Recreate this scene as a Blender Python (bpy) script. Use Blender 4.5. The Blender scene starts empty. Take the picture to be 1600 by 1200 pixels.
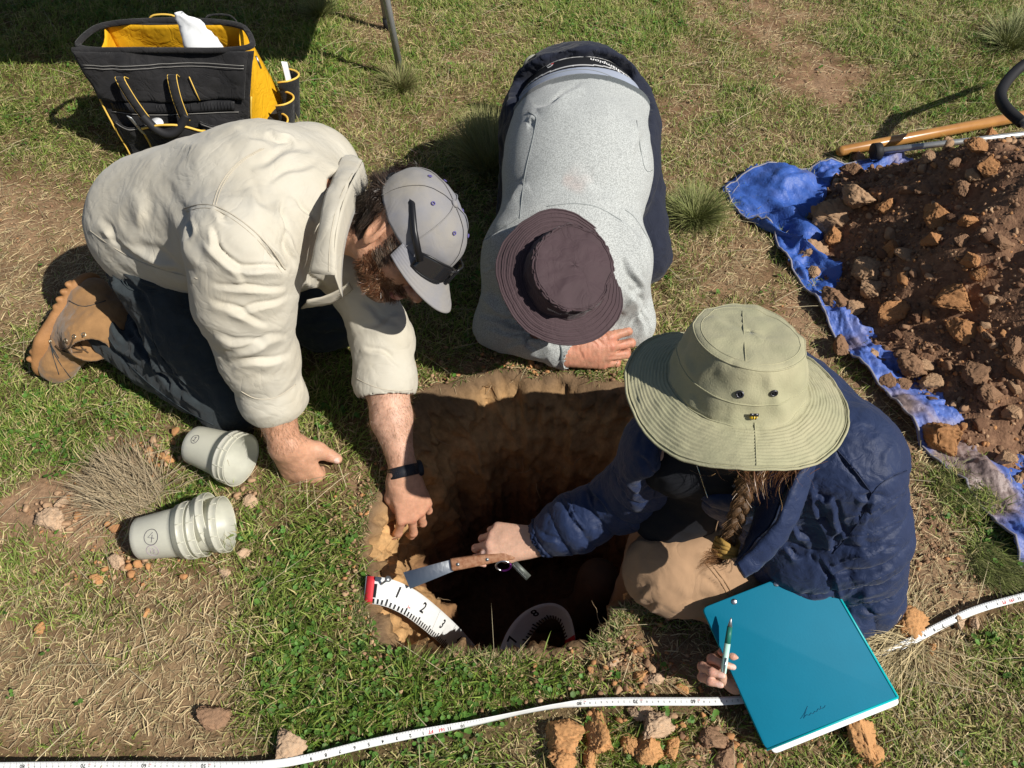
import bpy, math, random
import numpy as np
from mathutils import Vector
from mathutils.bvhtree import BVHTree

R = math.radians
rng = np.random.default_rng(7)
random.seed(7)
scene = bpy.context.scene
COL = scene.collection

# ------------------------------------------------------------------ camera, sky, sun, exposure
CAM_H, PITCH, FPX = 1.42, R(50), 1202.0
cam_data = bpy.data.cameras.new('camera')
cam_data.sensor_width = 36
cam_data.lens = 36 * FPX / 1600
cam_data.clip_start = 0.02
cam_data.clip_end = 400
cam = bpy.data.objects.new('camera', cam_data)
cam.location = (0, 0, CAM_H)
cam.rotation_euler = (math.pi / 2 - PITCH, 0, 0)
COL.objects.link(cam)
scene.camera = cam

SHADOW = Vector((-0.89, 0.54, -1.0))            # direction sunlight travels
SUN_EL = math.atan2(1.0, math.hypot(SHADOW.x, SHADOW.y))
world = bpy.data.worlds.new('World')
scene.world = world
world.use_nodes = True
wn = world.node_tree.nodes
bgn = wn['Background']
sky = wn.new('ShaderNodeTexSky')
sky.sky_type = 'NISHITA'
sky.sun_disc = False
sky.sun_elevation = SUN_EL
sky.sun_rotation = math.atan2(-SHADOW.x, -SHADOW.y)
world.node_tree.links.new(sky.outputs[0], bgn.inputs[0])
bgn.inputs[1].default_value = 0.05
sun_d = bpy.data.lights.new('sun', 'SUN')
sun_d.energy = 4.9
sun_d.angle = R(0.5)
sun_d.color = (1.0, 0.955, 0.875)
sun = bpy.data.objects.new('sun', sun_d)
sun.rotation_euler = SHADOW.to_track_quat('-Z', 'Y').to_euler()
COL.objects.link(sun)
scene.view_settings.view_transform = 'Standard'
scene.view_settings.look = 'None'
scene.view_settings.exposure = 0.15
scene.view_settings.gamma = 1.0
scene.view_settings.use_curve_mapping = False
scene.render.engine = 'CYCLES'
scene.cycles.max_bounces = 6
scene.cycles.transparent_max_bounces = 8

# ------------------------------------------------------------------ measuring helpers
SP, CP = math.sin(PITCH), math.cos(PITCH)

def P(px, py, h=0.0):
    """point at height h seen at a pixel of the 1600x1200 photograph"""
    u, v = (px - 800) / FPX, (py - 600) / FPX
    d = (CAM_H - h) / (SP + v * CP)
    return np.array([u * d, d * (CP - v * SP), h])

def proj(p):
    p = np.asarray(p, float)
    z = CAM_H - p[..., 2]
    dep = p[..., 1] * CP + z * SP
    return 800 + FPX * p[..., 0] / dep, 600 + FPX * (z * CP - p[..., 1] * SP) / dep, dep

V = lambda *a: np.array(a, float)
def nrm(v):
    v = np.asarray(v, float)
    return v / max(1e-9, np.linalg.norm(v))
IR, IU, IT = V(1, 0, 0), V(0, SP, CP), V(0, -CP, SP)      # picture right / up / towards the viewer
def img(r, u, t): return nrm(r * IR + u * IU + t * IT)

# ------------------------------------------------------------------ noise
def _hash(i, j, k, s):
    h = (i.astype(np.int64) * 374761393 + j.astype(np.int64) * 668265263 + k.astype(np.int64) * 2147483647 + s * 974634777) & 0xffffffff
    h = ((h ^ (h >> 13)) * 1274126177) & 0xffffffff
    h = ((h ^ (h >> 15)) * 2246822519) & 0xffffffff
    return ((h ^ (h >> 16)) & 0xffff) / 32767.5 - 1.0

def vnoise(p, scale, seed=0):
    q = np.asarray(p, float) * scale
    i = np.floor(q).astype(np.int64)
    f = q - i
    f = f * f * f * (f * (f * 6 - 15) + 10)
    out = 0
    for a in (0, 1):
        wa = f[:, 0] if a else 1 - f[:, 0]
        for b in (0, 1):
            wb = f[:, 1] if b else 1 - f[:, 1]
            for c in (0, 1):
                wc = f[:, 2] if c else 1 - f[:, 2]
                out = out + wa * wb * wc * _hash(i[:, 0] + a, i[:, 1] + b, i[:, 2] + c, seed)
    return out

def fbm(p, scale, octs=3, seed=0, gain=0.5):
    o, a, t = 0, 1.0, 0
    for k in range(octs):
        o = o + a * vnoise(p, scale * 2.03 ** k, seed + k)
        t += a; a *= gain
    return o / t

# ------------------------------------------------------------------ objects
def link(o):
    COL.objects.link(o)
    return o

def tag(o, label=None, cat=None, group=None, kind=None):
    if label: o['label'] = label
    if cat: o['category'] = cat
    if group: o['group'] = group
    if kind: o['kind'] = kind
    return o

def empty(name, loc, label, cat, group=None):
    o = bpy.data.objects.new(name, None)
    o.location = tuple(loc)
    o.empty_display_size = 0.05
    link(o)
    return tag(o, label, cat, group)

def root_loc(o):
    l = Vector((0, 0, 0))
    while o is not None:
        l = l + o.location
        o = o.parent
    return np.array(l)

def mesh_np(name, verts, faces, mats, parent=None, smooth=True, colors=None, loc=None, kind=None, mat_idx=None):
    """faces: list of int arrays (n,3)/(n,4) or a python list of tuples"""
    verts = np.asarray(verts, np.float32).reshape(-1, 3)
    if loc is None:
        loc = root_loc(parent) if parent is not None else V(0, 0, 0)
        oloc = (0, 0, 0)
    else:
        oloc = tuple(np.asarray(loc, float) - (root_loc(parent) if parent is not None else 0))
    me = bpy.data.meshes.new(name)
    if isinstance(faces, np.ndarray): faces = [faces]
    if len(faces) and isinstance(faces[0], np.ndarray):
        faces = [f.astype(np.int32) for f in faces if len(f)]
        loops = np.concatenate([f.ravel() for f in faces])
        tot = np.concatenate([np.full(len(f), f.shape[1], np.int32) for f in faces])
    else:
        loops = np.array([i for f in faces for i in f], np.int32)
        tot = np.array([len(f) for f in faces], np.int32)
    start = np.concatenate([[0], np.cumsum(tot)[:-1]]).astype(np.int32)
    me.vertices.add(len(verts))
    me.vertices.foreach_set('co', (verts - np.asarray(loc, np.float32)).ravel())
    me.loops.add(len(loops)); me.loops.foreach_set('vertex_index', loops)
    me.polygons.add(len(tot)); me.polygons.foreach_set('loop_start', start)
    me.polygons.foreach_set('loop_total', tot)
    if smooth: me.polygons.foreach_set('use_smooth', np.ones(len(tot), bool))
    if mat_idx is not None: me.polygons.foreach_set('material_index', np.asarray(mat_idx, np.int32))
    me.update(calc_edges=True)
    me.validate()
    if colors is not None:
        c = np.ones((len(verts), 4), np.float32)
        c[:, :colors.shape[1]] = colors
        at = me.color_attributes.new('Col', 'FLOAT_COLOR', 'POINT')
        at.data.foreach_set('color', c.ravel())
    for m in (mats if isinstance(mats, (list, tuple)) else [mats]):
        me.materials.append(m)
    o = bpy.data.objects.new(name, me)
    o.location = oloc
    if parent is not None: o.parent = parent
    link(o)
    if kind: o['kind'] = kind
    return o

class MB:
    """mesh builder: collects simple shapes"""
    def __init__(s): s.v = []; s.f = []
    def add(s, v, f):
        n = len(s.v)
        s.v += [tuple(map(float, q)) for q in v]
        s.f += [tuple(i + n for i in q) for q in f]
        return s
    def tube(s, pts, r, n=8, cap=True, flat=None, k=1.0):
        pts = [np.asarray(p, float) for p in pts]
        rs = r if hasattr(r, '__len__') else [r] * len(pts)
        rings = []
        prev = None
        for i, p in enumerate(pts):
            t = nrm(pts[min(i + 1, len(pts) - 1)] - pts[max(i - 1, 0)])
            if prev is None:
                a = flat if flat is not None else (V(0, 0, 1) if abs(t[2]) < .9 else V(1, 0, 0))
            else: a = prev
            a = nrm(a - t * np.dot(a, t)); prev = a
            b = np.cross(t, a)
            rings.append([p + rs[i] * (k * math.cos(2 * math.pi * j / n) * a + math.sin(2 * math.pi * j / n) * b) for j in range(n)])
        return s.loft(rings, cap)
    def loft(s, rings, cap=True, closed=True):
        n = len(rings[0]); v = [q for r_ in rings for q in r_]; f = []
        for i in range(len(rings) - 1):
            for j in range(n if closed else n - 1):
                f.append((i * n + j, i * n + (j + 1) % n, (i + 1) * n + (j + 1) % n, (i + 1) * n + j))
        if cap:
            f.append(tuple(range(n))[::-1]); f.append(tuple(range((len(rings) - 1) * n, len(rings) * n)))
        return s.add(v, f)
    def box(s, c, ax, ay, az):
        """centre and three half-axis vectors"""
        c, ax, ay, az = [np.asarray(q, float) for q in (c, ax, ay, az)]
        v = [c + i * ax + j * ay + k * az for i in (-1, 1) for j in (-1, 1) for k in (-1, 1)]
        return s.add(v, [(0, 1, 3, 2), (4, 6, 7, 5), (0, 4, 5, 1), (2, 3, 7, 6), (0, 2, 6, 4), (1, 5, 7, 3)])
    def grid(s, fn, nu, nv):
        v = [fn(i / nu, j / nv) for i in range(nu + 1) for j in range(nv + 1)]
        f = [(i * (nv + 1) + j, (i + 1) * (nv + 1) + j, (i + 1) * (nv + 1) + j + 1, i * (nv + 1) + j + 1) for i in range(nu) for j in range(nv)]
        return s.add(v, f)
    def disc(s, c, n_, r, seg=16, th=0.001):
        n_ = nrm(n_)
        return s.tube([np.asarray(c) - n_ * th / 2, np.asarray(c) + n_ * th / 2], r, seg)
    def build(s, name, m, parent=None, smooth=False, thick=0, bevel=0, sub=0, **k):
        o = mesh_np(name, s.v, s.f, m, parent, smooth, **k)
        if thick:
            md = o.modifiers.new('thick', 'SOLIDIFY'); md.thickness = thick; md.offset = 0
        if bevel:
            md = o.modifiers.new('bevel', 'BEVEL'); md.width = bevel; md.segments = 2; md.limit_method = 'ANGLE'
        if sub:
            md = o.modifiers.new('sub', 'SUBSURF'); md.levels = sub; md.render_levels = sub
        return o

# ------------------------------------------------------------------ signed distance modelling
def polysm(a, b, k):
    if k <= 0: return np.minimum(a, b)
    h = np.maximum(k - np.abs(a - b), 0) / k
    return np.minimum(a, b) - h * h * k * 0.25

class Field:
    def __init__(s, lo, hi, vs):
        s.lo = np.asarray(lo, float); s.vs = vs
        s.n = np.ceil((np.asarray(hi, float) - s.lo) / vs).astype(int) + 1
        s.D = np.full(tuple(s.n), 1.0, np.float32)
    def _sub(s, lo, hi):
        a = np.clip(np.floor((lo - s.lo) / s.vs).astype(int), 0, s.n - 1)
        b = np.clip(np.ceil((hi - s.lo) / s.vs).astype(int) + 1, 1, s.n)
        if np.any(b <= a): return None, None
        ax = [(s.lo[i] + s.vs * np.arange(a[i], b[i])).astype(np.float32) for i in range(3)]
        X, Y, Z = np.meshgrid(*ax, indexing='ij')
        return (slice(a[0], b[0]), slice(a[1], b[1]), slice(a[2], b[2])), (X, Y, Z)
    def cone(s, a, b, ra, rb=None, k=0.02, flat=None, fk=1.0, cut=False):
        """round cone a-b; flat axis n squeezes the section along n by fk"""
        a = np.asarray(a, float); b = np.asarray(b, float); rb = ra if rb is None else rb
        rm = max(ra, rb) * max(1.0, fk) + k + 3 * s.vs
        sl, g = s._sub(np.minimum(a, b) - rm, np.maximum(a, b) + rm)
        if sl is None: return s
        X, Y, Z = g
        ab = b - a; L2 = max(1e-12, float(ab @ ab))
        dx, dy, dz = X - a[0], Y - a[1], Z - a[2]
        t = np.clip((dx * ab[0] + dy * ab[1] + dz * ab[2]) / L2, 0, 1)
        qx, qy, qz = dx - t * ab[0], dy - t * ab[1], dz - t * ab[2]
        if flat is not None:
            n = nrm(flat)
            c = qx * n[0] + qy * n[1] + qz * n[2]
            e = c * (1 / fk - 1)
            d = np.sqrt((qx + e * n[0]) ** 2 + (qy + e * n[1]) ** 2 + (qz + e * n[2]) ** 2) - (ra + t * (rb - ra))
            d = d * min(1.0, fk)
        else:
            d = np.sqrt(qx * qx + qy * qy + qz * qz) - (ra + t * (rb - ra))
        if cut: s.D[sl] = -polysm(-s.D[sl], d, k)
        else: s.D[sl] = polysm(s.D[sl], d, k)
        return s
    def ell(s, c, axes, radii, k=0.02, cut=False):
        """ellipsoid; axes = 3 unit vectors"""
        c = np.asarray(c, float); m = max(radii) + k + 3 * s.vs
        sl, g = s._sub(c - m, c + m)
        if sl is None: return s
        X, Y, Z = (g[0] - c[0], g[1] - c[1], g[2] - c[2])
        u = [(X * ax[0] + Y * ax[1] + Z * ax[2]) for ax in axes]
        k0 = np.sqrt(sum((q / r_) ** 2 for q, r_ in zip(u, radii)))
        k1 = np.sqrt(sum((q / (r_ * r_)) ** 2 for q, r_ in zip(u, radii))) + 1e-6
        d = k0 * (k0 - 1.0) / k1
        if cut: s.D[sl] = -polysm(-s.D[sl], d, k)
        else: s.D[sl] = polysm(s.D[sl], d, k)
        return s
    def chain(s, pts, rs, k=0.03, **kw):
        for i in range(len(pts) - 1):
            s.cone(pts[i], pts[i + 1], rs[i], rs[i + 1], k, **kw)
        return s
    def half(s, p, n, k=0.004):
        """cut away everything on the +n side of the plane"""
        n = nrm(n)
        ax = [(s.lo[i] + s.vs * np.arange(s.n[i])).astype(np.float32) for i in range(3)]
        d = ((ax[0] - p[0]) * n[0])[:, None, None] + ((ax[1] - p[1]) * n[1])[None, :, None] + ((ax[2] - p[2]) * n[2])[None, None, :]
        s.D = -polysm(-s.D, -d, k)
        return s
    def extract(s, smooth=2):
        D = s.D
        D[0] = D[-1] = 1; D[:, 0] = D[:, -1] = 1; D[:, :, 0] = D[:, :, -1] = 1
        ins = D < 0
        c = [ins[i:ins.shape[0] - 1 + i, j:ins.shape[1] - 1 + j, k:ins.shape[2] - 1 + k] for i in (0, 1) for j in (0, 1) for k in (0, 1)]
        al = c[0].copy(); an = c[0].copy()
        for q in c[1:]: al &= q; an |= q
        act = an & ~al
        idx = np.full(act.shape, -1, np.int64)
        I, J, K = np.nonzero(act)
        idx[I, J, K] = np.arange(len(I))
        acc = np.zeros((len(I), 3)); cnt = np.zeros(len(I))
        corners = [(i, j, k) for i in (0, 1) for j in (0, 1) for k in (0, 1)]
        vals = {q: D[I + q[0], J + q[1], K + q[2]].astype(float) for q in corners}
        for p in corners:
            for ax in range(3):
                if p[ax] == 0:
                    q = tuple(1 if i == ax else p[i] for i in range(3))
                    a, b = vals[p], vals[q]
                    m = (a < 0) != (b < 0)
                    t = np.where(m, a / np.where(m, a - b, 1), 0)
                    pos = np.tile(np.array(p, float), (len(I), 1)); pos[:, ax] = t
                    acc += np.where(m[:, None], pos, 0); cnt += m
        v = (np.stack([I, J, K], 1) + acc / cnt[:, None]) * s.vs + s.lo
        faces = []
        for ax in range(3):
            o = [(1, 2), (2, 0), (0, 1)][ax]
            sl0 = [slice(None)] * 3; sl1 = [slice(None)] * 3
            sl0[ax] = slice(0, -1); sl1[ax] = slice(1, None)
            A, B = ins[tuple(sl0)], ins[tuple(sl1)]
            E = np.nonzero(A != B)
            e = np.stack(E, 1)
            ok = (e[:, o[0]] > 0) & (e[:, o[1]] > 0) & (e[:, o[0]] < act.shape[o[0]]) & (e[:, o[1]] < act.shape[o[1]])
            e = e[ok]
            if not len(e): continue
            fl = A[tuple(e.T)]
            du = np.zeros(3, int); dv = np.zeros(3, int); du[o[0]] = 1; dv[o[1]] = 1
            q = np.stack([idx[tuple((e - du - dv).T)], idx[tuple((e - dv).T)], idx[tuple(e.T)], idx[tuple((e - du).T)]], 1)
            q[~fl] = q[~fl][:, ::-1]
            faces.append(q)
        f = np.concatenate(faces)
        for _ in range(smooth): v = lap(v, f, 0.5)
        return v, f

def lap(v, f, w=0.5):
    s = np.zeros_like(v); c = np.zeros(len(v))
    n = f.shape[1]
    for i in range(n):
        a, b = f[:, i], f[:, (i + 1) % n]
        for d in range(3):
            s[:, d] += np.bincount(a, v[b, d], len(v)) + np.bincount(b, v[a, d], len(v))
        c += np.bincount(a, minlength=len(v)) + np.bincount(b, minlength=len(v))
    return v + w * (s / np.maximum(c, 1)[:, None] - v)

def vnormals(v, f):
    fn = np.cross(v[f[:, 2]] - v[f[:, 0]], v[f[:, 3 % f.shape[1]]] - v[f[:, 1]])
    n = np.zeros_like(v)
    for i in range(f.shape[1]):
        for d in range(3):
            n[:, d] += np.bincount(f[:, i], fn[:, d], len(v))
    return n / np.maximum(1e-9, np.linalg.norm(n, axis=1))[:, None]

def folds(v, f, strokes, nrm_=None):
    """sculpt cloth folds; each stroke is a ridge (amp>0) or crease (amp<0) along a line seen at the given photo
    pixels; (x0,y0,x1,y1,width_px,amp_m)"""
    n = vnormals(v, f) if nrm_ is None else nrm_
    px, py, dep = proj(v)
    view = V(0, 0, CAM_H) - v
    view /= np.linalg.norm(view, axis=1)[:, None]
    fac = np.clip(((n * view).sum(1)) * 3, 0, 1)
    off = np.zeros(len(v))
    for (x0, y0, x1, y1, w, amp) in strokes:
        dx, dy = x1 - x0, y1 - y0
        L = math.hypot(dx, dy) + 1e-6
        t = ((px - x0) * dx + (py - y0) * dy) / L / L
        s = ((px - x0) * dy - (py - y0) * dx) / L
        wob = w * 0.7 * np.sin(t * 3.1 + x0) + w * .3 * np.sin(t * 9 + y0)
        s = (s + wob) / w
        tap = np.clip(1 - np.abs(t - .5) * 2, 0, 1) ** 0.6 * ((t > 0) & (t < 1))
        sh = np.where(s > 0, np.exp(-(s / .45) ** 2), np.exp(-(np.abs(s) / 1.5) ** 1.5))
        off += amp * tap * (sh - 0.70 * np.exp(-((s - 1.15) / .55) ** 2) - .18 * np.exp(-((s - 3) / 1.6) ** 2))
    return v + n * (off * fac)[:, None]

def cloth_noise(v, f, scale, amp, seed=0, stretch=None, ridged=True, mask=None):
    n = vnormals(v, f)
    q = v.copy()
    if stretch is not None:
        ax, k = nrm(stretch[0]), stretch[1]
        q = q + np.outer(q @ ax, ax) * (k - 1)
    w = np.stack([fbm(q, scale * .6, 2, seed + 50), fbm(q, scale * .6, 2, seed + 60), fbm(q, scale * .6, 2, seed + 70)], 1) * (.35 / scale)
    a = fbm(q + w, scale, 3, seed)
    if ridged: a = 0.75 - 2.2 * np.abs(a)
    a = a * amp
    if mask is not None: a = a * mask
    return v + n * a[:, None]

def axial(v, pts):
    """distance along a chain of joints for the nearest point of the chain, and distance to it"""
    best = np.full(len(v), 1e9); s = np.zeros(len(v)); acc = 0
    for i in range(len(pts) - 1):
        a, b = np.asarray(pts[i]), np.asarray(pts[i + 1]); ab = b - a; L = np.linalg.norm(ab)
        t = np.clip(((v - a) @ ab) / L / L, 0, 1)
        d = np.linalg.norm(v - a - t[:, None] * ab, axis=1)
        m = d < best
        best[m] = d[m]; s[m] = acc + t[m] * L
        acc += L
    return s, best

def bvh_of(v, f): return BVHTree.FromPolygons([tuple(q) for q in v], [tuple(int(i) for i in q) for q in f])

def ray_px(bvh, px, py):
    o = Vector((0, 0, CAM_H))
    d = Vector(P(px, py, 0)) - o; d.normalize()
    h = bvh.ray_cast(o, d)
    return (np.array(h[0]), np.array(h[1])) if h[0] is not None else (None, None)

def seam_pts(bvh, px, step=6, lift=0.0006):
    out = []
    for (a, b) in zip(px[:-1], px[1:]):
        L = math.hypot(b[0] - a[0], b[1] - a[1]); n = max(1, int(L / step))
        for i in range(n + (1 if b is px[-1] else 0)):
            t = i / n
            p, q = ray_px(bvh, a[0] + (b[0] - a[0]) * t, a[1] + (b[1] - a[1]) * t)
            if p is not None:
                if np.dot(q, p - V(0, 0, CAM_H)) > 0: q = -q
                out.append(p + q * lift)
    return out

def smooth_poly(p, it=1):
    p = [np.asarray(q, float) for q in p]
    for _ in range(it):
        o = [p[0]]
        for a, b in zip(p[:-1], p[1:]): o += [a * .75 + b * .25, a * .25 + b * .75]
        o.append(p[-1]); p = o
    return p

def seam(name, bvh, px, r, m, parent, lift=0.0006, n=5):
    p = seam_pts(bvh, smooth_poly(px, 2), lift=lift)
    if len(p) < 3: return None
    q = [p[0]] + [(p[i - 1] + p[i] * 2 + p[i + 1]) / 4 for i in range(1, len(p) - 1)] + [p[-1]]
    return MB().tube(q, r, n).build(name, m, parent, True)

# ------------------------------------------------------------------ materials
def mat(name, col, rough=0.8, var=0.0, vscale=20, col2=None, bump=0.0, bscale=200, metal=0.0, spec=0.3, sheen=0.0,
        attr=False, sss=0.0, trans=0.0, detail=6, bdist=0.002, coat=0.0, weave=0, two=None, wr=None):
    m = bpy.data.materials.new(name)
    m.use_nodes = True
    nt = m.node_tree; N = nt.nodes; L = nt.links
    b = N['Principled BSDF']
    b.inputs['Roughness'].default_value = rough
    b.inputs['Metallic'].default_value = metal
    b.inputs['Specular IOR Level'].default_value = spec
    if sheen: b.inputs['Sheen Weight'].default_value = sheen; b.inputs['Sheen Roughness'].default_value = .5
    if coat: b.inputs['Coat Weight'].default_value = coat; b.inputs['Coat Roughness'].default_value = .12
    if sss:
        b.inputs['Subsurface Weight'].default_value = sss
        b.inputs['Subsurface Radius'].default_value = (0.012, 0.004, 0.002)
        b.inputs['Subsurface Scale'].default_value = 1.0
    tc = N.new('ShaderNodeTexCoord')
    src = None
    if attr:
        a = N.new('ShaderNodeAttribute'); a.attribute_name = 'Col'; src = a.outputs['Color']
    if var > 0 or col2 is not None:
        nz = N.new('ShaderNodeTexNoise'); nz.inputs['Scale'].default_value = vscale; nz.inputs['Detail'].default_value = detail
        nz.inputs['Roughness'].default_value = .6
        L.new(tc.outputs['Object'], nz.inputs['Vector'])
        mr = N.new('ShaderNodeMapRange'); mr.inputs[1].default_value = .3; mr.inputs[2].default_value = .7
        L.new(nz.outputs['Fac'], mr.inputs[0])
        mx = N.new('ShaderNodeMix'); mx.data_type = 'RGBA'
        c2 = col2 if col2 is not None else tuple(c * (1 - var) for c in col)
        if src is not None:
            L.new(src, mx.inputs[6])
            m2 = N.new('ShaderNodeMix'); m2.data_type = 'RGBA'; m2.blend_type = 'MULTIPLY'; m2.inputs[0].default_value = 1
            L.new(src, m2.inputs[6]); m2.inputs[7].default_value = (1 - var, 1 - var, 1 - var, 1)
            L.new(m2.outputs[2], mx.inputs[7])
        else:
            mx.inputs[6].default_value = (*col, 1); mx.inputs[7].default_value = (*c2, 1)
        L.new(mr.outputs[0], mx.inputs[0])
        L.new(mx.outputs[2], b.inputs['Base Color'])
    elif src is not None: L.new(src, b.inputs['Base Color'])
    else: b.inputs['Base Color'].default_value = (*col, 1)
    if bump:
        nb = N.new('ShaderNodeTexNoise'); nb.inputs['Scale'].default_value = bscale; nb.inputs['Detail'].default_value = 4
        L.new(tc.outputs['Object'], nb.inputs['Vector'])
        bp = N.new('ShaderNodeBump'); bp.inputs['Strength'].default_value = bump; bp.inputs['Distance'].default_value = bdist
        L.new(nb.outputs['Fac'], bp.inputs['Height'])
        L.new(bp.outputs[0], b.inputs['Normal'])
        if wr:
            # creases too fine for the mesh: warped noise folded into ridges
            mp = N.new('ShaderNodeMapping'); mp.inputs['Scale'].default_value = wr[2] if len(wr) > 2 else (1, 1, 1)
            L.new(tc.outputs['Object'], mp.inputs['Vector'])
            n3 = N.new('ShaderNodeTexNoise'); n3.inputs['Scale'].default_value = wr[0]; n3.inputs['Detail'].default_value = 3.5; n3.inputs['Distortion'].default_value = 1.1
            L.new(mp.outputs[0], n3.inputs['Vector'])
            m1 = N.new('ShaderNodeMath'); m1.operation = 'SUBTRACT'; m1.inputs[1].default_value = .5; L.new(n3.outputs['Fac'], m1.inputs[0])
            m2_ = N.new('ShaderNodeMath'); m2_.operation = 'ABSOLUTE'; L.new(m1.outputs[0], m2_.inputs[0])
            m3 = N.new('ShaderNodeMath'); m3.operation = 'POWER'; m3.inputs[1].default_value = .7; L.new(m2_.outputs[0], m3.inputs[0])
            b2_ = N.new('ShaderNodeBump'); b2_.inputs['Strength'].default_value = .8; b2_.inputs['Distance'].default_value = wr[1]
            L.new(m3.outputs[0], b2_.inputs['Height']); L.new(bp.outputs[0], b2_.inputs['Normal']); L.new(b2_.outputs[0], b.inputs['Normal'])
    if trans:
        # thin translucent body: mix a translucent lobe in
        tr = N.new('ShaderNodeBsdfTranslucent'); mxs = N.new('ShaderNodeMixShader'); mxs.inputs[0].default_value = trans
        tl = b.inputs['Base Color'].links
        if tl: L.new(tl[0].from_socket, tr.inputs['Color'])
        else: tr.inputs['Color'].default_value = (*col, 1)
        out = N['Material Output']
        L.new(b.outputs[0], mxs.inputs[1]); L.new(tr.outputs[0], mxs.inputs[2]); L.new(mxs.outputs[0], out.inputs['Surface'])
    return m
# ================================================================== THE GROUND
# (px, py, rx, ry, green, straw, bare soil): what grows where, read off the photograph
REGIONS = [
 (70, 440, 130, 90, .12, 1.0, .55), (30, 330, 70, 60, .15, .6, .8), (240, 60, 300, 90, .8, .3, .1),
 (60, 150, 90, 60, .75, .5, .1), (60, 260, 90, 60, .55, .7, .2), (50, 560, 120, 80, .8, .5, .05),
 (120, 680, 150, 80, .85, .5, .05), (240, 690, 60, 45, .3, .3, .95), (80, 800, 60, 50, .12, .3, 1.0), (160, 760, 60, 30, .2, .8, .8),
 (200, 870, 110, 60, .5, .4, .8), (120, 950, 120, 40, .7, .5, .3), (230, 1010, 210, 90, .03, 1.3, .35),
 (120, 1090, 170, 60, .1, 1.2, .4), (330, 1120, 90, 70, .05, 1.2, .6), (300, 940, 90, 50, .08, 1.1, .5), (220, 1030, 40, 30, .6, .6, .2),
 (60, 1180, 140, 40, .7, .6, .2), (480, 870, 90, 90, .95, .3, .2), (470, 1010, 130, 110, 1.2, .15, .05), (600, 1090, 180, 70, 1.3, .1, .0),
 (430, 960, 60, 60, .9, .3, .1), (780, 1050, 140, 40, 1.1, .2, .15), (560, 700, 60, 90, .5, .5, .6), (600, 850, 55, 90, .25, .4, .9),
 (500, 740, 60, 40, .7, .4, .5), (390, 780, 60, 40, .5, .4, .6), (350, 870, 60, 40, .4, .5, .6), (560, 980, 40, 60, .5, .3, .7), (700, 1190, 200, 40, .9, .5, .1),
 (860, 600, 200, 40, .35, .6, .75), (760, 590, 60, 30, .4, .3, .8), (900, 1010, 100, 40, .45, .8, .6), (1040, 1040, 80, 40, .3, .8, .8),
 (960, 1070, 150, 30, .5, .9, .3), (830, 1150, 60, 50, .4, 1.1, .3), (1120, 1160, 70, 50, .5, .4, .8), (980, 1130, 90, 60, .8, .5, .3),
 (1150, 420, 60, 90, .35, .8, .4), (1080, 470, 60, 50, .4, .9, .4), (1230, 520, 60, 60, .15, .5, .9), (1320, 580, 40, 60, .35, .5, .8),
 (1430, 800, 60, 110, .06, .8, .95), (1480, 900, 90, 50, .08, 1.0, .85), (1390, 660, 50, 50, .1, .7, .9), (1450, 730, 40, 40, .5, .9, .5),
 (1550, 850, 60, 60, .9, .5, .15), (1490, 740, 40, 50, .9, .6, .2), (1400, 980, 70, 50, .1, 1.4, .4), (1560, 1050, 90, 70, .8, .7, .15),
 (1440, 1080, 90, 70, .5, .9, .35), (1500, 1160, 120, 50, .7, .9, .15), (1300, 130, 60, 40, .1, .4, .95), (1160, 10, 60, 30, .2, .5, .8),
 (1230, 60, 80, 40, .3, .7, .5), (1080, 120, 60, 60, .5, .7, .3), (1400, 60, 130, 60, .7, .6, .1), (1180, 210, 100, 60, .5, .7, .2), (1060, 170, 30, 60, .3, .6, .6),
 (1500, 130, 80, 50, .8, .5, .1), (1350, 190, 100, 30, .6, .8, .1), (600, 30, 50, 40, .2, .9, .5), (700, 20, 90, 30, .8, .5, .2), (650, 180, 120, 60, .6, .7, .15),
 (730, 120, 60, 50, .55, .8, .25), (480, 130, 60, 60, .85, .5, .1), (560, 190, 50, 30, .4, .8, .4), (980, 30, 120, 40, .8, .5, .1), (1090, 300, 60, 50, .4, .8, .3),
 (1040, 260, 60, 60, .4, .7, .4), (460, 620, 60, 60, .8, .4, .2), (480, 590, 100, 60, .8, .4, .1), (550, 560, 60, 60, .8, .4, .1),
 (690, 620, 50, 30, .6, .5, .6), (1000, 570, 60, 20, .4, .5, .6),
]
def region(pts):
    px, py, _ = proj(pts)
    q = np.stack([pts[:, 0], pts[:, 1], np.zeros(len(pts))], 1)
    wx = fbm(q, 7, 3, 11) * 45; wy = fbm(q, 7, 3, 12) * 35
    px, py = px + wx, py + wy
    W = np.full(len(pts), .25); g = W * .62; s = W * .65; b = W * .18
    for (x, y, rx, ry, G, S, B) in REGIONS:
        w = np.exp(-(((px - x) / rx) ** 2 + ((py - y) / ry) ** 2) * 1.2) * 1.5
        W = W + w; g = g + w * G; s = s + w * S; b = b + w * B
    n1 = fbm(q, 9, 3, 5); n2 = fbm(q, 14, 3, 6)
    ct = lambda a: (a - .5) * 1.35 + .5
    return np.clip(ct(g / W) + .42 * n1, 0, 1.4), np.clip(ct(s / W) + .45 * n2, 0, 1.4), np.clip(ct(b / W) - .3 * n1 + .3 * n2, 0, 1)

def hg(x, y):
    x = np.atleast_1d(np.asarray(x, float)); y = np.atleast_1d(np.asarray(y, float))
    q = np.stack([x, y, np.zeros_like(x)], 1)
    far = np.clip(1 - (np.hypot(x, y - 1.5) - 6) / 30, 0, 1)
    return (fbm(q, 1.6, 2, 1) * .012 + fbm(q, 9, 3, 2) * .007 + fbm(q, 45, 3, 3) * .0045 * far)

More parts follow.
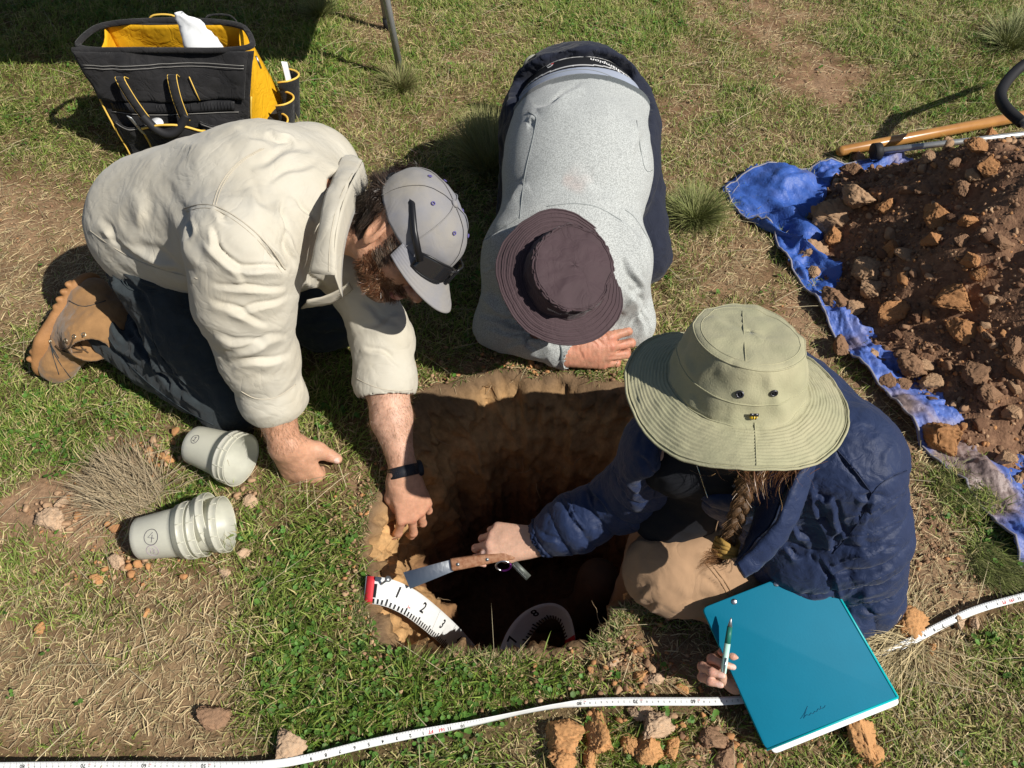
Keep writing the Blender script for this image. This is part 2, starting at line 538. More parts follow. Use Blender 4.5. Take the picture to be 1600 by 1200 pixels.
PIT = [(-.285, .60), (-.30, .78), (-.278, .90), (-.262, 1.0), (-.24, 1.15), (-.10, 1.215), (.10, 1.225), (.27, 1.20), (.36, 1.10), (.34, .95), (.32, .80), (.27, .66), (.15, .562), (0, .540), (-.15, .538), (-.245, .555)]
def resample(poly, n):
    p = np.array(poly + [poly[0]], float); d = np.r_[0, np.cumsum(np.hypot(*np.diff(p, axis=0).T))]
    t = np.linspace(0, d[-1], n, endpoint=False)
    q = np.stack([np.interp(t, d, p[:, 0]), np.interp(t, d, p[:, 1])], 1)
    for _ in range(int(n / 60)): q = (np.roll(q, 1, 0) + q * 2 + np.roll(q, -1, 0)) / 4
    return q
PIT_O = resample(PIT, 280)
PIT_O += (fbm(np.c_[PIT_O, np.zeros(280)], 13, 3, 9) * .030)[:, None] * np.c_[PIT_O - PIT_O.mean(0)] / np.linalg.norm(PIT_O - PIT_O.mean(0), axis=1)[:, None]

def in_poly(x, y, poly):
    ins = np.zeros(len(x), bool)
    n = len(poly)
    for i in range(n):
        (x0, y0), (x1, y1) = poly[i], poly[(i + 1) % n]
        c = ((y0 > y) != (y1 > y))
        with np.errstate(divide='ignore', invalid='ignore'):
            ins ^= c & (x < (x1 - x0) * (y - y0) / (y1 - y0) + x0)
    return ins
def poly_dist(x, y, poly, closed=True):
    best = np.full(len(x), 1e9); n = len(poly)
    for i in range(n if closed else n - 1):
        a, b = np.array(poly[i], float), np.array(poly[(i + 1) % n], float); ab = b - a
        t = np.clip(((x - a[0]) * ab[0] + (y - a[1]) * ab[1]) / (ab @ ab), 0, 1)
        best = np.minimum(best, np.hypot(x - a[0] - t * ab[0], y - a[1] - t * ab[1]))
    return best

def axis_coords(lo, hi, step, far):
    c = list(np.arange(lo, hi, step)); d = step; a = []
    x = lo
    while x > -far: d *= 1.35; x -= d; a.append(x)
    b = []; d = step; x = hi
    while x < far: d *= 1.35; x += d; b.append(x)
    return np.array(a[::-1] + c + b)
gx = axis_coords(-2.35, 2.35, .0105, 180); gy = axis_coords(.15, 3.6, .0105, 180)
X, Y = np.meshgrid(gx, gy, indexing='ij')
gz = hg(X.ravel(), Y.ravel())
gv = np.c_[X.ravel(), Y.ravel(), gz]
nI, nJ = len(gx), len(gy)
ii, jj = np.meshgrid(np.arange(nI - 1), np.arange(nJ - 1), indexing='ij')
q0 = (ii * nJ + jj).ravel()
gf = np.stack([q0, q0 + nJ, q0 + nJ + 1, q0 + 1], 1)
cen = gv[gf].mean(1)
near = (np.abs(cen[:, 0]) < 1) & (cen[:, 1] < 2)
kill = np.zeros(len(gf), bool)
kill[near] = in_poly(cen[near, 0], cen[near, 1], PIT_O)
gf = gf[~kill]
G, S, B = region(gv)
soil = V(.25, .145, .08); pale = V(.42, .27, .165); thatch = V(.07, .062, .024); straw_c = V(.34, .25, .14)
nz = fbm(gv * V(1, 1, 0), 30, 3, 21)[:, None]
gc = soil * (1 + .3 * nz) + (pale - soil) * np.clip(B * 1.3 - .45, 0, 1)[:, None]
gc = gc + (straw_c * (1 + .4 * nz) - gc) * (np.clip(S * .9 - B * .5, 0, 1) * .55)[:, None]
gc = gc + (thatch - gc) * (np.clip(G * 1.0 - B * .6, 0, 1) * .75)[:, None]
m_ground = mat('soil_and_thatch', (.2, .12, .07), 1.0, .45, 140, attr=True, bump=.7, bscale=240, bdist=.003, spec=.1)
ground = mesh_np('ground', gv, gf, m_ground, colors=gc.astype(np.float32), kind='structure')

# ------------------------------------------------------------------ the pit
def pit_mesh():
    n = len(PIT_O); ctr = V(.03, .88)
    D = .72
    ts = np.r_[-.016, -.006, 0, np.linspace(.012, 1, 74)]
    rows = []
    dirs = PIT_O - ctr; rad = np.linalg.norm(dirs, axis=1)[:, None]; dirs = dirs / rad
    # left and front-left wall slope; the back wall has a crumbling ledge
    left = (np.clip(-(dirs[:, 0]) * 1.5 - .1, 0, 1) * (.25 + .75 * np.clip((.80 - PIT_O[:, 1]) / .12, 0, 1)))[:, None]
    back = np.clip(dirs[:, 1] * 1.6 - .3, 0, 1)[:, None]
    for t in ts:
        if t < 0: off = -t * 1.0; z = hg(PIT_O[:, 0] + dirs[:, 0] * off, PIT_O[:, 1] + dirs[:, 1] * off) + .003 - max(0, (-t - .006)) * .7; inn = -off
        else:
            z = hg(PIT_O[:, 0], PIT_O[:, 1]) + .003 - D * t
            inn = .006 + left * .16 * min(1, t / .45) + back * (.095 * min(1, t / .20) ** .7 + .03 * t) + .03 * t
        p = PIT_O - dirs * inn
        rows.append(np.c_[p, z])
    v = np.array(rows)                       # rows x n x 3
    flat = v.reshape(-1, 3)
    out = np.tile(np.c_[dirs, np.zeros(n)], (len(ts), 1))
    amt = np.repeat(np.clip((ts + .016) / .05, 0, 1), n)
    d = fbm(flat * V(1, 1, 1.3), 16, 4, 31) * .020 + fbm(flat, 60, 3, 32) * .011 - np.abs(fbm(flat * V(1, 1, .5), 26, 2, 35)) * .012
    topc = np.repeat(np.exp(-((ts - .05) / .09) ** 2), n)
    d = d * (1 + 1.5 * topc) + (np.abs(fbm(flat * V(1, 1, .6), 34, 3, 37)) - .2) * .030 * topc
    flat = flat + out * (d * amt)[:, None]
    flat[:, 2] += fbm(flat, 40, 3, 33) * .006 * amt
    last = flat[-n:]
    c = last.mean(0)
    extra = [c + (last - c) * s for s in (.8, .6, .4, .2)]
    for e in extra: e[:, 2] += fbm(e, 14, 3, 34) * .02 - .01
    flat = np.concatenate([flat] + extra + [c[None]])
    m = len(ts) + 4
    i, j = np.meshgrid(np.arange(m - 1), np.arange(n), indexing='ij'); i = i.ravel(); j = j.ravel(); k = (j + 1) % n
    f = np.stack([i * n + j, (i + 1) * n + j, (i + 1) * n + k, i * n + k], 1)
    tri = np.array([((m - 1) * n + a, len(flat) - 1, (m - 1) * n + (a + 1) % n) for a in range(n)])
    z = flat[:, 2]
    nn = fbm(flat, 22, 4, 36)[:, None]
    top = V(.36, .215, .11); mid = V(.56, .335, .15); deep = V(.19, .095, .05); humus = V(.20, .13, .075)  # soil tones; deep is darkened further, painting in the shade low in the pit
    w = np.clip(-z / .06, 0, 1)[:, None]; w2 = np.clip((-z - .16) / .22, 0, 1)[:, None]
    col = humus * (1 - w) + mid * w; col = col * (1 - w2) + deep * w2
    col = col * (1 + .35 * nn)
    return flat, [f, tri], col
pv, pf, pc = pit_mesh()
m_pit = mat('pit_earth', (.3, .2, .1), .95, .35, 60, attr=True, bump=.6, bscale=150, bdist=.004, spec=.12)
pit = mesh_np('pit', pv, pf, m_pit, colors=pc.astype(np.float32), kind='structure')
m_root = mat('root', (.38, .27, .16), .8)
_b = MB(); _r = np.random.default_rng(77)
for _k in range(46):
    _i = int(_r.integers(2, 34) * 280 + _r.integers(0, 280)); p = pv[_i]; d = nrm(V(.03, .88, p[2]) - p) ; pts_ = [p - d * .004]
    for _j in range(5):
        d = nrm(d + _r.normal(0, .45, 3) + V(0, 0, -.25)); pts_.append(pts_[-1] + d * _r.uniform(.006, .015))
    _b.tube(smooth_poly(pts_, 1), [.0011 - .00009 * q for q in range(len(smooth_poly(pts_, 1)))], 4)
_o = _b.build('roots', m_root, None, True, kind='stuff'); _o['label'] = 'cut grass roots sticking out of the pit walls'

# ================================================================== SOIL HEAP ON A TARP
HEAP = [(.97, 2.02), (.85, 1.82), (.83, 1.64), (.86, 1.43), (.93, 1.17), (1.02, .99), (1.12, .84), (1.3, .62), (2.0, .5), (2.7, .8), (2.7, 1.9), (2.2, 2.13), (1.6, 2.08), (1.25, 2.06)]
def heap_h(x, y):
    x = np.atleast_1d(x); y = np.atleast_1d(y)
    ins = in_poly(x, y, HEAP); d = poly_dist(x, y, HEAP)
    q = np.stack([x, y, x * 0], 1)
    d = np.where(ins, d, 0) * (1 + .25 * fbm(q, 5, 2, 41))
    steep = np.clip((y - .95) / .45, .32, 1)
    h = .42 * (1 - np.exp(-(d / .29) ** 1.5)) * (.30 + .70 * steep)
    return np.where(ins, h + (fbm(q, 7, 3, 42) * .03 + fbm(q, 25, 3, 43) * .016 + fbm(q, 70, 2, 44) * .006) * np.clip(d / .08, 0, 1) + .008, 0.0)

hx = np.arange(.8, 2.75, .011); hy = np.arange(.48, 2.3, .011)
X, Y = np.meshgrid(hx, hy, indexing='ij')
hz = heap_h(X.ravel(), Y.ravel()); hb = hg(X.ravel(), Y.ravel())
hv = np.c_[X.ravel(), Y.ravel(), hz + np.maximum(hb, 0) * .5 + .004]
ii, jj = np.meshgrid(np.arange(len(hx) - 1), np.arange(len(hy) - 1), indexing='ij'); q0 = (ii * len(hy) + jj).ravel()
hf = np.stack([q0, q0 + len(hy), q0 + len(hy) + 1, q0 + 1], 1)
keep = in_poly(hv[hf].mean(1)[:, 0], hv[hf].mean(1)[:, 1], HEAP)
hf = hf[keep]
m_heap = mat('loose_soil', (.15, .08, .05), 1.0, .3, 60, col2=(.30, .175, .105), bump=.7, bscale=140, bdist=.005, spec=.1)
heap = empty('soil_heap', (1.4, 1.5, 0), 'large heap of loose brown soil and clods piled on the blue tarp', 'soil heap')
used, inv = np.unique(hf, return_inverse=True)
mesh_np('mound', hv[used], inv.reshape(hf.shape), m_heap, heap)

def ico(sub):
    t = (1 + 5 ** .5) / 2
    v = [(-1, t, 0), (1, t, 0), (-1, -t, 0), (1, -t, 0), (0, -1, t), (0, 1, t), (0, -1, -t), (0, 1, -t), (t, 0, -1), (t, 0, 1), (-t, 0, -1), (-t, 0, 1)]
    f = [(0, 11, 5), (0, 5, 1), (0, 1, 7), (0, 7, 10), (0, 10, 11), (1, 5, 9), (5, 11, 4), (11, 10, 2), (10, 7, 6), (7, 1, 8), (3, 9, 4), (3, 4, 2), (3, 2, 6), (3, 6, 8), (3, 8, 9), (4, 9, 5), (2, 4, 11), (6, 2, 10), (8, 6, 7), (9, 8, 1)]
    v = [np.array(q, float) / math.hypot(1, t) for q in v]
    for _ in range(sub):
        mid = {}; nf = []
        def m(a, b):
            k = (min(a, b), max(a, b))
            if k not in mid:
                q = v[a] + v[b]; v.append(q / np.linalg.norm(q)); mid[k] = len(v) - 1
            return mid[k]
        for a, b, c in f:
            x, y, z = m(a, b), m(b, c), m(c, a)
            nf += [(a, x, z), (b, y, x), (c, z, y), (x, y, z)]
        f = nf
    return np.array(v), np.array(f)
ICO = [ico(k) for k in range(5)]

def clod_shape(sub, seed, rough=.34):
    v, f = ICO[sub]
    r = np.random.default_rng(seed)
    q = v + r.uniform(-50, 50, 3)
    # planes chopped off give the broken, blocky look of dug clay
    w = v.copy()
    for _ in range(11):
        n = nrm(r.normal(size=3)); d = r.uniform(.45, .80)
        over = np.maximum(w @ n - d, 0); w = w - np.outer(over, n) * .92
    k = 1 + rough * .45 * fbm(q, 2.2, 3, seed) - (.30 * rough * np.abs(fbm(q, 5.0, 2, seed + 3)) + .3 * rough * fbm(q, 9, 2, seed + 9) + .22 * rough * fbm(q, 22, 2, seed + 19) if sub > 1 else 0)
    w = w * k[:, None]
    return w * V(1, r.uniform(.65, .95), r.uniform(.55, .8)), f

def clod_mat(name, c, c2): return mat(name, c, 1.0, .3, 38, col2=c2, bump=.55, bscale=150, bdist=.003, spec=.1)
M_CLOD = [clod_mat('clod_brown', (.22, .125, .075), (.33, .20, .12)), clod_mat('clod_tan', (.50, .33, .20), (.36, .22, .13)),
          clod_mat('clod_orange', (.50, .255, .11), (.36, .18, .085)), clod_mat('clod_dark', (.13, .07, .045), (.22, .125, .075))]
def clod_mesh(sub, seed, mi):
    w, f = clod_shape(sub, seed)
    o = mesh_np('clod', w, f, M_CLOD[mi], None, sub > 2)
    me = o.data; bpy.data.objects.remove(o)
    return me
CL2 = [[clod_mesh(2, s * 10 + mi, mi) for s in range(5)] for mi in range(4)]
CL3 = [[clod_mesh(4, 700 + s * 10 + mi, mi) for s in range(4)] for mi in range(4)]

hl = root_loc(heap)
def put_clod(x, y, z, size, mi, me=None, parent=heap, rot=None):
    me = me or random.choice(CL2[mi])
    o = bpy.data.objects.new('clod', me)
    o.location = (x - hl[0], y - hl[1], z - hl[2]) if parent is not None else (x, y, z)
    o.scale = (size,) * 3
    o.rotation_euler = rot or (random.uniform(-.5, .5), random.uniform(-.5, .5), random.uniform(0, 6.28))
    o.parent = parent
    return link(o)
# the clods one can point at in the photograph (px, py, size, kind)
BIG = [(1335, 318, .052, 1), (1295, 350, .06, 1), (1300, 375, .03, 2), (1385, 325, .025, 2), (1350, 430, .04, 1), (1360, 455, .032, 1), (1262, 400, .038, 1), (1285, 385, .018, 1),
       (1465, 345, .036, 2), (1510, 350, .024, 2), (1485, 475, .045, 2), (1545, 215, .028, 2), (1525, 235, .03, 2), (1480, 225, .02, 1), (1540, 268, .03, 2), (1520, 280, .024, 1), (1330, 270, .03, 0),
       (1305, 480, .046, 0), (1330, 490, .03, 1), (1385, 495, .04, 2), (1310, 545, .03, 0), (1320, 300, .034, 0), (1455, 380, .026, 2), (1390, 395, .03, 2), (1410, 400, .022, 1),
       (1560, 385, .026, 0), (1515, 410, .022, 2), (1530, 430, .02, 2), (1505, 520, .036, 2), (1540, 530, .02, 0), (1470, 690, .045, 2), (1420, 580, .036, 0), (1440, 575, .022, 1),
       (1385, 600, .028, 0), (1410, 605, .022, 0), (1540, 620, .028, 0), (1450, 600, .024, 1), (1580, 650, .022, 1), (1565, 720, .02, 1), (1360, 560, .018, 1), (1375, 570, .018, 0), (1525, 590, .035, 0),
       (1590, 580, .025, 0), (1580, 545, .02, 0), (1240, 375, .014, 1), (1235, 412, .012, 1), (1398, 525, .018, 3), (1430, 500, .02, 3), (1490, 260, .022, 0), (1450, 250, .018, 1), (1440, 300, .02, 0), (1500, 300, .024, 0), (1500, 380, .02, 0), (1270, 430, .02, 1)]
def on_heap(px, py, lift=0):
    """first hit of the sight line with the heap surface"""
    a, b = V(0, 0, CAM_H), P(px, py, -.02)
    t = np.linspace(.4, 1.0, 500); q = a + (b - a) * t[:, None]
    hh = heap_h(q[:, 0], q[:, 1]) + .01
    k = np.argmax(q[:, 2] < hh)
    return q[k]
for i, (px, py, s, mi) in enumerate(BIG):
    p = on_heap(px, py)
    put_clod(p[0], p[1], p[2] + s * .40, s * 1.28, mi, CL3[mi][i % 4])
# the next largest, loose over the slopes
r_ = np.random.default_rng(5)
cnt = 0
while cnt < 225:
    x, y = r_.uniform(.85, 2.2), r_.uniform(.75, 2.15)
    if not in_poly(np.array([x]), np.array([y]), HEAP)[0]: continue
    px, py, _ = proj(V(x, y, .2))
    if px > 1680: continue
    s = .008 + .018 * r_.random() ** 2
    z = heap_h(x, y)[0] + .004
    put_clod(x, y, z + s * .3, s, r_.choice([0, 0, 1, 3, 3, 2]))
    cnt += 1

def crumbs(name, pts, sizes, mats, label=None, parent=None, sub=0, seeds=8, weights=None, kind='stuff', loc=None):
    shp = [clod_shape(sub, 900 + s, .3) for s in range(seeds)]
    n = len(pts); V_, F_, M_ = [], [], []
    ch = rng.integers(0, seeds, n)
    base = 0
    for s in range(seeds):
        ix = np.nonzero(ch == s)[0]
        if not len(ix): continue
        v, f = shp[s]; m = len(ix)
        a = rng.uniform(0, 6.28, m); ca, sa = np.cos(a), np.sin(a)
        til = rng.uniform(-.6, .6, m); ct, st = np.cos(til), np.sin(til)
        w = v[None] * sizes[ix][:, None, None]
        x = w[..., 0] * ca[:, None] - w[..., 1] * sa[:, None]; y = w[..., 0] * sa[:, None] + w[..., 1] * ca[:, None]; z = w[..., 2]
        y2 = y * ct[:, None] - z * st[:, None]; z2 = y * st[:, None] + z * ct[:, None]
        w = np.stack([x, y2, z2], -1) + pts[ix][:, None, :]
        V_.append(w.reshape(-1, 3))
        F_.append((f[None] + (base + np.arange(m) * len(v))[:, None, None]).reshape(-1, 3))
        wts = weights[ix] if weights is not None else rng.integers(0, len(mats), m)
        M_.append(np.repeat(wts, len(f)))
        base += m * len(v)
    o = mesh_np(name, np.concatenate(V_), np.concatenate(F_), mats, parent, False, mat_idx=np.concatenate(M_))
    if kind: o['kind'] = kind
    if label: o['label'] = label
    return o
_x = r_.uniform(.85, 2.2, 2600); _y = r_.uniform(.6, 2.2, 2600); _k = in_poly(_x, _y, HEAP); _x, _y = _x[_k], _y[_k]
_s = .0055 + .0095 * r_.random(len(_x)) ** 2
crumbs('small_clods', np.c_[_x, _y, heap_h(_x, _y) + .004 + _s * .3], _s, M_CLOD, parent=heap, sub=1, weights=r_.choice([0, 0, 1, 2, 3], len(_x)))
N = 24000
x = rng.uniform(.82, 2.25, N * 2); y = rng.uniform(.55, 2.25, N * 2)
k = in_poly(x, y, HEAP); x, y = x[k][:N], y[k][:N]
s = .0026 + .0060 * rng.random(len(x)) ** 2.5
crumbs('crumbs', np.c_[x, y, heap_h(x, y) + .004 + s * .3], s, M_CLOD, parent=heap, weights=rng.choice([0, 0, 0, 1, 3, 3, 2], len(x)))

# ------------------------------------------------------------------ the blue tarp
T_OUT = [(1390, 250), (1330, 262), (1290, 262), (1240, 268), (1180, 272), (1124, 292), (1136, 318), (1160, 345), (1205, 362), (1212, 400), (1240, 430), (1262, 468), (1290, 510), (1330, 570), (1375, 618), (1410, 670), (1450, 715), (1500, 760), (1540, 815), (1580, 880), (1610, 930), (1660, 1010)]
T_IN = [(1420, 262), (1370, 285), (1350, 300), (1340, 330), (1330, 350), (1330, 380), (1330, 400), (1310, 430), (1300, 440), (1300, 450), (1300, 470), (1320, 500), (1345, 530), (1370, 560), (1440, 610), (1480, 650), (1520, 690), (1560, 740), (1600, 790), (1640, 850), (1660, 900), (1720, 980)]
nt_, nw = 420, 60
def interp(poly, n):
    w = np.array([P(a, b)[:2] for a, b in poly]); d = np.linspace(0, 1, len(w)); t = np.linspace(0, 1, n)
    # both borders share the parameter so the rows stay matched
    q = np.stack([np.interp(t, d, w[:, 0]), np.interp(t, d, w[:, 1])], 1)
    for _ in range(25): q[1:-1] = (q[:-2] + 2 * q[1:-1] + q[2:]) / 4
    return q
to, ti = interp(T_OUT, nt_), interp(T_IN, nt_)
ti = ti + (ti - to) * .6
w = np.linspace(0, 1, nw)
tv = to[:, None] * (1 - w)[None, :, None] + ti[:, None] * w[None, :, None]
tv = tv.reshape(-1, 2)
q = np.c_[tv, np.zeros(len(tv))]
qw = q + np.stack([fbm(q, 9, 2, 57), fbm(q, 9, 2, 58), q[:, 0] * 0], 1) * .05
big = fbm(q, 5.5, 2, 51); cr = np.abs(vnoise(qw, 13, 52)) * .6 + np.abs(vnoise(qw * V(1, 1.6, 1), 24, 59)) * .4; fine = np.abs(vnoise(qw, 55, 53)) * .6 + np.abs(vnoise(q, 95, 54)) * .4; W = np.tile(w, nt_)
Tt = np.repeat(np.linspace(0, 1, nt_), nw)
fold = np.exp(-((W - .28 - .1 * np.sin(Tt * 25)) / .10) ** 2) * .030 + np.exp(-((W - .6 - .12 * np.sin(Tt * 19 + 2)) / .13) ** 2) * .022
lift = .026 + .012 * np.sin(Tt * 38) + .012 * np.sin(Tt * 71 + 1)
corner = np.exp(-((Tt - .24) / .10) ** 2)
tz = lift * (1 - W * .5) + fold * (.35 + corner) + .018 * big + .026 * (.25 - cr) + .011 * (.25 - fine)
tz = np.maximum(tz, hg(tv[:, 0], tv[:, 1]) + .006)
hh = heap_h(tv[:, 0], tv[:, 1])
tz = np.where(hh > .02, np.minimum(tz, .01), tz)
dirt = np.clip(fbm(q, 9, 4, 55) * 1.6 + .12 - 1.2 * corner + .5 * (Tt > .5) - .5 * np.abs(W - .1) , 0, 1) ** 1.4
blue = V(.045, .115, .42); worn = V(.13, .19, .50); dcol = V(.30, .21, .14)
tc_ = blue + (worn - blue) * np.clip(.5 * fbm(q * V(1, 1, 1), 60, 2, 56) + .02 + .45 * (Tt > .5), 0, 1)[:, None]
tc_ = tc_ + (dcol - tc_) * np.clip(dirt, 0, .85)[:, None]
ii, jj = np.meshgrid(np.arange(nt_ - 1), np.arange(nw - 1), indexing='ij'); q0 = (ii * nw + jj).ravel()
tf = np.stack([q0, q0 + 1, q0 + nw + 1, q0 + nw], 1)
m_tarp = mat('tarp_weave', (.04, .1, .5), .50, attr=True, spec=.4, bump=.5, bscale=150, bdist=.004)
tarp = empty('tarp', (1.0, 1.6, 0), 'crumpled blue woven plastic tarp with muddy edge under the soil heap', 'tarp')
to_ = mesh_np('sheet', np.c_[tv, tz], tf, m_tarp, tarp, colors=tc_.astype(np.float32))
md = to_.modifiers.new('t', 'SOLIDIFY'); md.thickness = .0012; md.offset = 0
# hem cord along the outer edge and the corner eyelet
edge = [np.array([*tv[i * nw + 1], tz[i * nw + 1] + .002]) for i in range(0, nt_, 3)]
m_hem = mat('tarp_hem', (.30, .29, .33), .7, .3, 60)
MB().tube(edge, .0028, 5).build('hem', m_hem, tarp, True)
m_steel = mat('steel', (.62, .62, .63), .28, metal=1.0, bump=.1, bscale=300)
m_brass = mat('brass', (.55, .50, .38), .35, metal=1.0)
tb = bvh_of(np.c_[tv, tz], tf)
pe, ne = ray_px(tb, 1138, 298)
if pe is not None:
    if ne[2] < 0: ne = -ne
    a = nrm(np.cross(ne, V(1, 0, 0))); b = np.cross(ne, a)
    MB().tube([pe + ne * .002 + .008 * (math.cos(t) * a + math.sin(t) * b) for t in np.linspace(0, 2 * math.pi, 20)], .0022, 6).build('eyelet', m_brass, tarp, True)
# ================================================================== GRASS, STRAW, CLOVER
def blades(name, pts, length, width, az, lean, col, kind='stuff', label=None, curl=1.0, matl=None, parent=None, seg=2, droop=None):
    n = len(pts)
    d = np.stack([np.cos(az), np.sin(az)], 1); sx = np.stack([-np.sin(az), np.cos(az)], 1)
    tw = rng.uniform(-.9, .9, n)
    # side vector may roll out of the ground plane so some blades show their edge
    side = np.c_[sx * np.cos(tw)[:, None], np.sin(tw)]
    lv = []; pos = pts.copy(); ang = lean.copy()
    lv.append(pos.copy())
    for k in range(seg):
        stepv = np.c_[d * np.sin(ang)[:, None], np.cos(ang)] * (length / seg)[:, None]
        pos = pos + stepv; lv.append(pos.copy())
        ang = ang + curl * rng.uniform(.2, .9, n) * (1.0 if seg == 2 else .5)
    V_ = []
    for k in range(seg):
        wk = (width * (1 - .35 * k / seg))[:, None] / 2
        V_ += [lv[k] - side * wk, lv[k] + side * wk]
    V_.append(lv[-1])
    m = 2 * seg + 1
    vv = np.stack(V_, 1).reshape(-1, 3)
    vv[:, 2] = np.maximum(vv[:, 2], np.repeat(pts[:, 2], m) - .002)
    b = (np.arange(n) * m)[:, None]
    quads = np.concatenate([b + np.array([[2 * k, 2 * k + 1, 2 * k + 3, 2 * k + 2]]) for k in range(seg - 1)]) if seg > 1 else np.zeros((0, 4), int)
    tris = b + np.array([[2 * seg - 2, 2 * seg - 1, 2 * seg]])
    cc = np.repeat(col, m, axis=0)
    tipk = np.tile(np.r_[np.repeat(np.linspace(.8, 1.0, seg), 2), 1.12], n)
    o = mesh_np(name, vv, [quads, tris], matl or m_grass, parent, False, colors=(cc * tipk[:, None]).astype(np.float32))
    if kind: o['kind'] = kind
    if label: o['label'] = label
    return o
m_grass = mat('grass_blade', (.1, .15, .04), .55, attr=True, spec=.35, trans=.25)
m_straw = mat('straw_blade', (.4, .3, .15), .6, attr=True, spec=.3)

_e = lambda px, py, rx, ry: (*P(px, py, .0)[:2], rx, ry)
EXCL = [_e(335, 712, .058, .045), _e(368, 722, .05, .055), _e(250, 838, .06, .045), _e(330, 838, .055, .055), _e(480, 735, .05, .04)]
def scatter(n, dens, pitmargin=.0):
    """random points over the visible ground; dens(G,S,B)->0..1 acceptance"""
    y = .22 + (3.5 - .22) * rng.random(n) ** 1.12
    half = (.6656 * (y * CP + CAM_H * SP)) * 1.10 + .05
    x = rng.uniform(-1, 1, n) * half
    keep = rng.random(n) < half / (half.max())          # even density
    x, y = x[keep], y[keep]
    near = (np.abs(x) < 1) & (y < 2)
    k = np.ones(len(x), bool)
    k[near] = ~in_poly(x[near], y[near], PIT_O)
    k &= ~in_poly(x, y, HEAP)
    for (a, c, d_, e_) in EXCL: k &= ((x - a) / d_) ** 2 + ((y - c) / e_) ** 2 > 1
    x, y = x[k], y[k]
    g, s, b = region(np.c_[x, y, x * 0])
    a = rng.random(len(x)) < dens(g, s, b)
    x, y = x[a], y[a]
    return np.c_[x, y, hg(x, y) - .001], g[a], s[a], b[a]

TAPE_PX = [(-80, 1199), (60, 1197), (200, 1196), (330, 1197), (420, 1196), (480, 1186), (560, 1165), (650, 1146), (740, 1130), (820, 1112), (880, 1101), (940, 1096), (1040, 1096), (1160, 1096), (1240, 1078), (1300, 1052), (1370, 1027), (1430, 999), (1480, 972), (1530, 950), (1600, 932), (1700, 905)]
TAPE_XY = [tuple(P(a, b, .02)[:2]) for a, b in TAPE_PX]
def tape_fac(x, y): return np.clip((poly_dist(x, y, TAPE_XY, False) - .010) / .03, .25, 1)

mow = lambda p: (fbm(p * V(1, 1, 0), 1.3, 2, 71) * 3.0 + .4)
# green turf
pts, g, s_, b = scatter(860000, lambda g, s, b: np.clip(g * .95 - b * .25, .02, 1))
n = len(pts)
az = mow(pts) + rng.normal(0, 1.25, n) + fbm(pts, 16, 2, 72) * 2.5
tuft = fbm(pts, 22, 2, 73)
L_ = (.013 + .029 * rng.random(n) ** 1.5) * (1 + .5 * tuft) * np.clip(.62 + .60 * g, .6, 1.5) * tape_fac(pts[:, 0], pts[:, 1])
W_ = rng.uniform(.0013, .0031, n) * np.clip(.8 + .3 * g, .8, 1.25)
lean = np.clip(rng.normal(.85, .38, n), .05, 1.5)
c1 = V(.15, .245, .030); c2 = V(.34, .40, .095); c3 = V(.50, .42, .19)
mixa = np.clip(rng.normal(.42, .3, n) + .3 * fbm(pts, 6, 2, 74) - .25 * (g - .7), 0, 1)[:, None]
dry = (rng.random(n) < np.clip(.12 + .28 * s_, 0, .7))[:, None]
colr = np.where(dry, c3 * rng.uniform(.7, 1.25, (n, 1)), c1 + (c2 - c1) * mixa) * rng.uniform(.7, 1.2, (n, 1))
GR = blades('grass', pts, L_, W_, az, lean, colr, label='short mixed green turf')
# dry straw lying on the ground
pts, g, s_, b = scatter(420000, lambda g, s, b: np.clip(s * .75 - .12, .06, 1))
n = len(pts); pts[:, 2] += rng.uniform(0, .008, n)
az = mow(pts) * 1.0 + rng.normal(0, 1.0, n)
L_ = (.012 + .03 * rng.random(n) ** 2) * tape_fac(pts[:, 0], pts[:, 1]); W_ = rng.uniform(.0008, .0021, n)
lean = np.clip(rng.normal(1.42, .16, n), .7, 1.57)
sc = V(.60, .46, .26) * rng.uniform(.45, 1.25, (n, 1)) * V(1, 1, 1) + (rng.random((n, 1)) < .3) * V(-.05, 0.0, -.02)
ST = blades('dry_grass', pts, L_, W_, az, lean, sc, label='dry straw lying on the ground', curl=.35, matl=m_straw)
# a few long dead stalks lying about
def stalks(n):
    pts, g, s_, b = scatter(n, lambda g, s, b: .55 + 0 * g); n = len(pts); pts[:, 2] += .010
    L_ = rng.uniform(.05, .15, n) * np.clip(tape_fac(pts[:, 0], pts[:, 1]), .3, 1)
    sc = V(.52, .44, .28) * rng.uniform(.6, 1.15, (n, 1))
    return blades('dead_stalks', pts, L_, rng.uniform(.0009, .0017, n), rng.uniform(0, 6.28, n), rng.uniform(1.3, 1.5, n), sc, label='long dead grass stalks lying on the turf', curl=.22, matl=m_straw, seg=4)
stalks(5200)

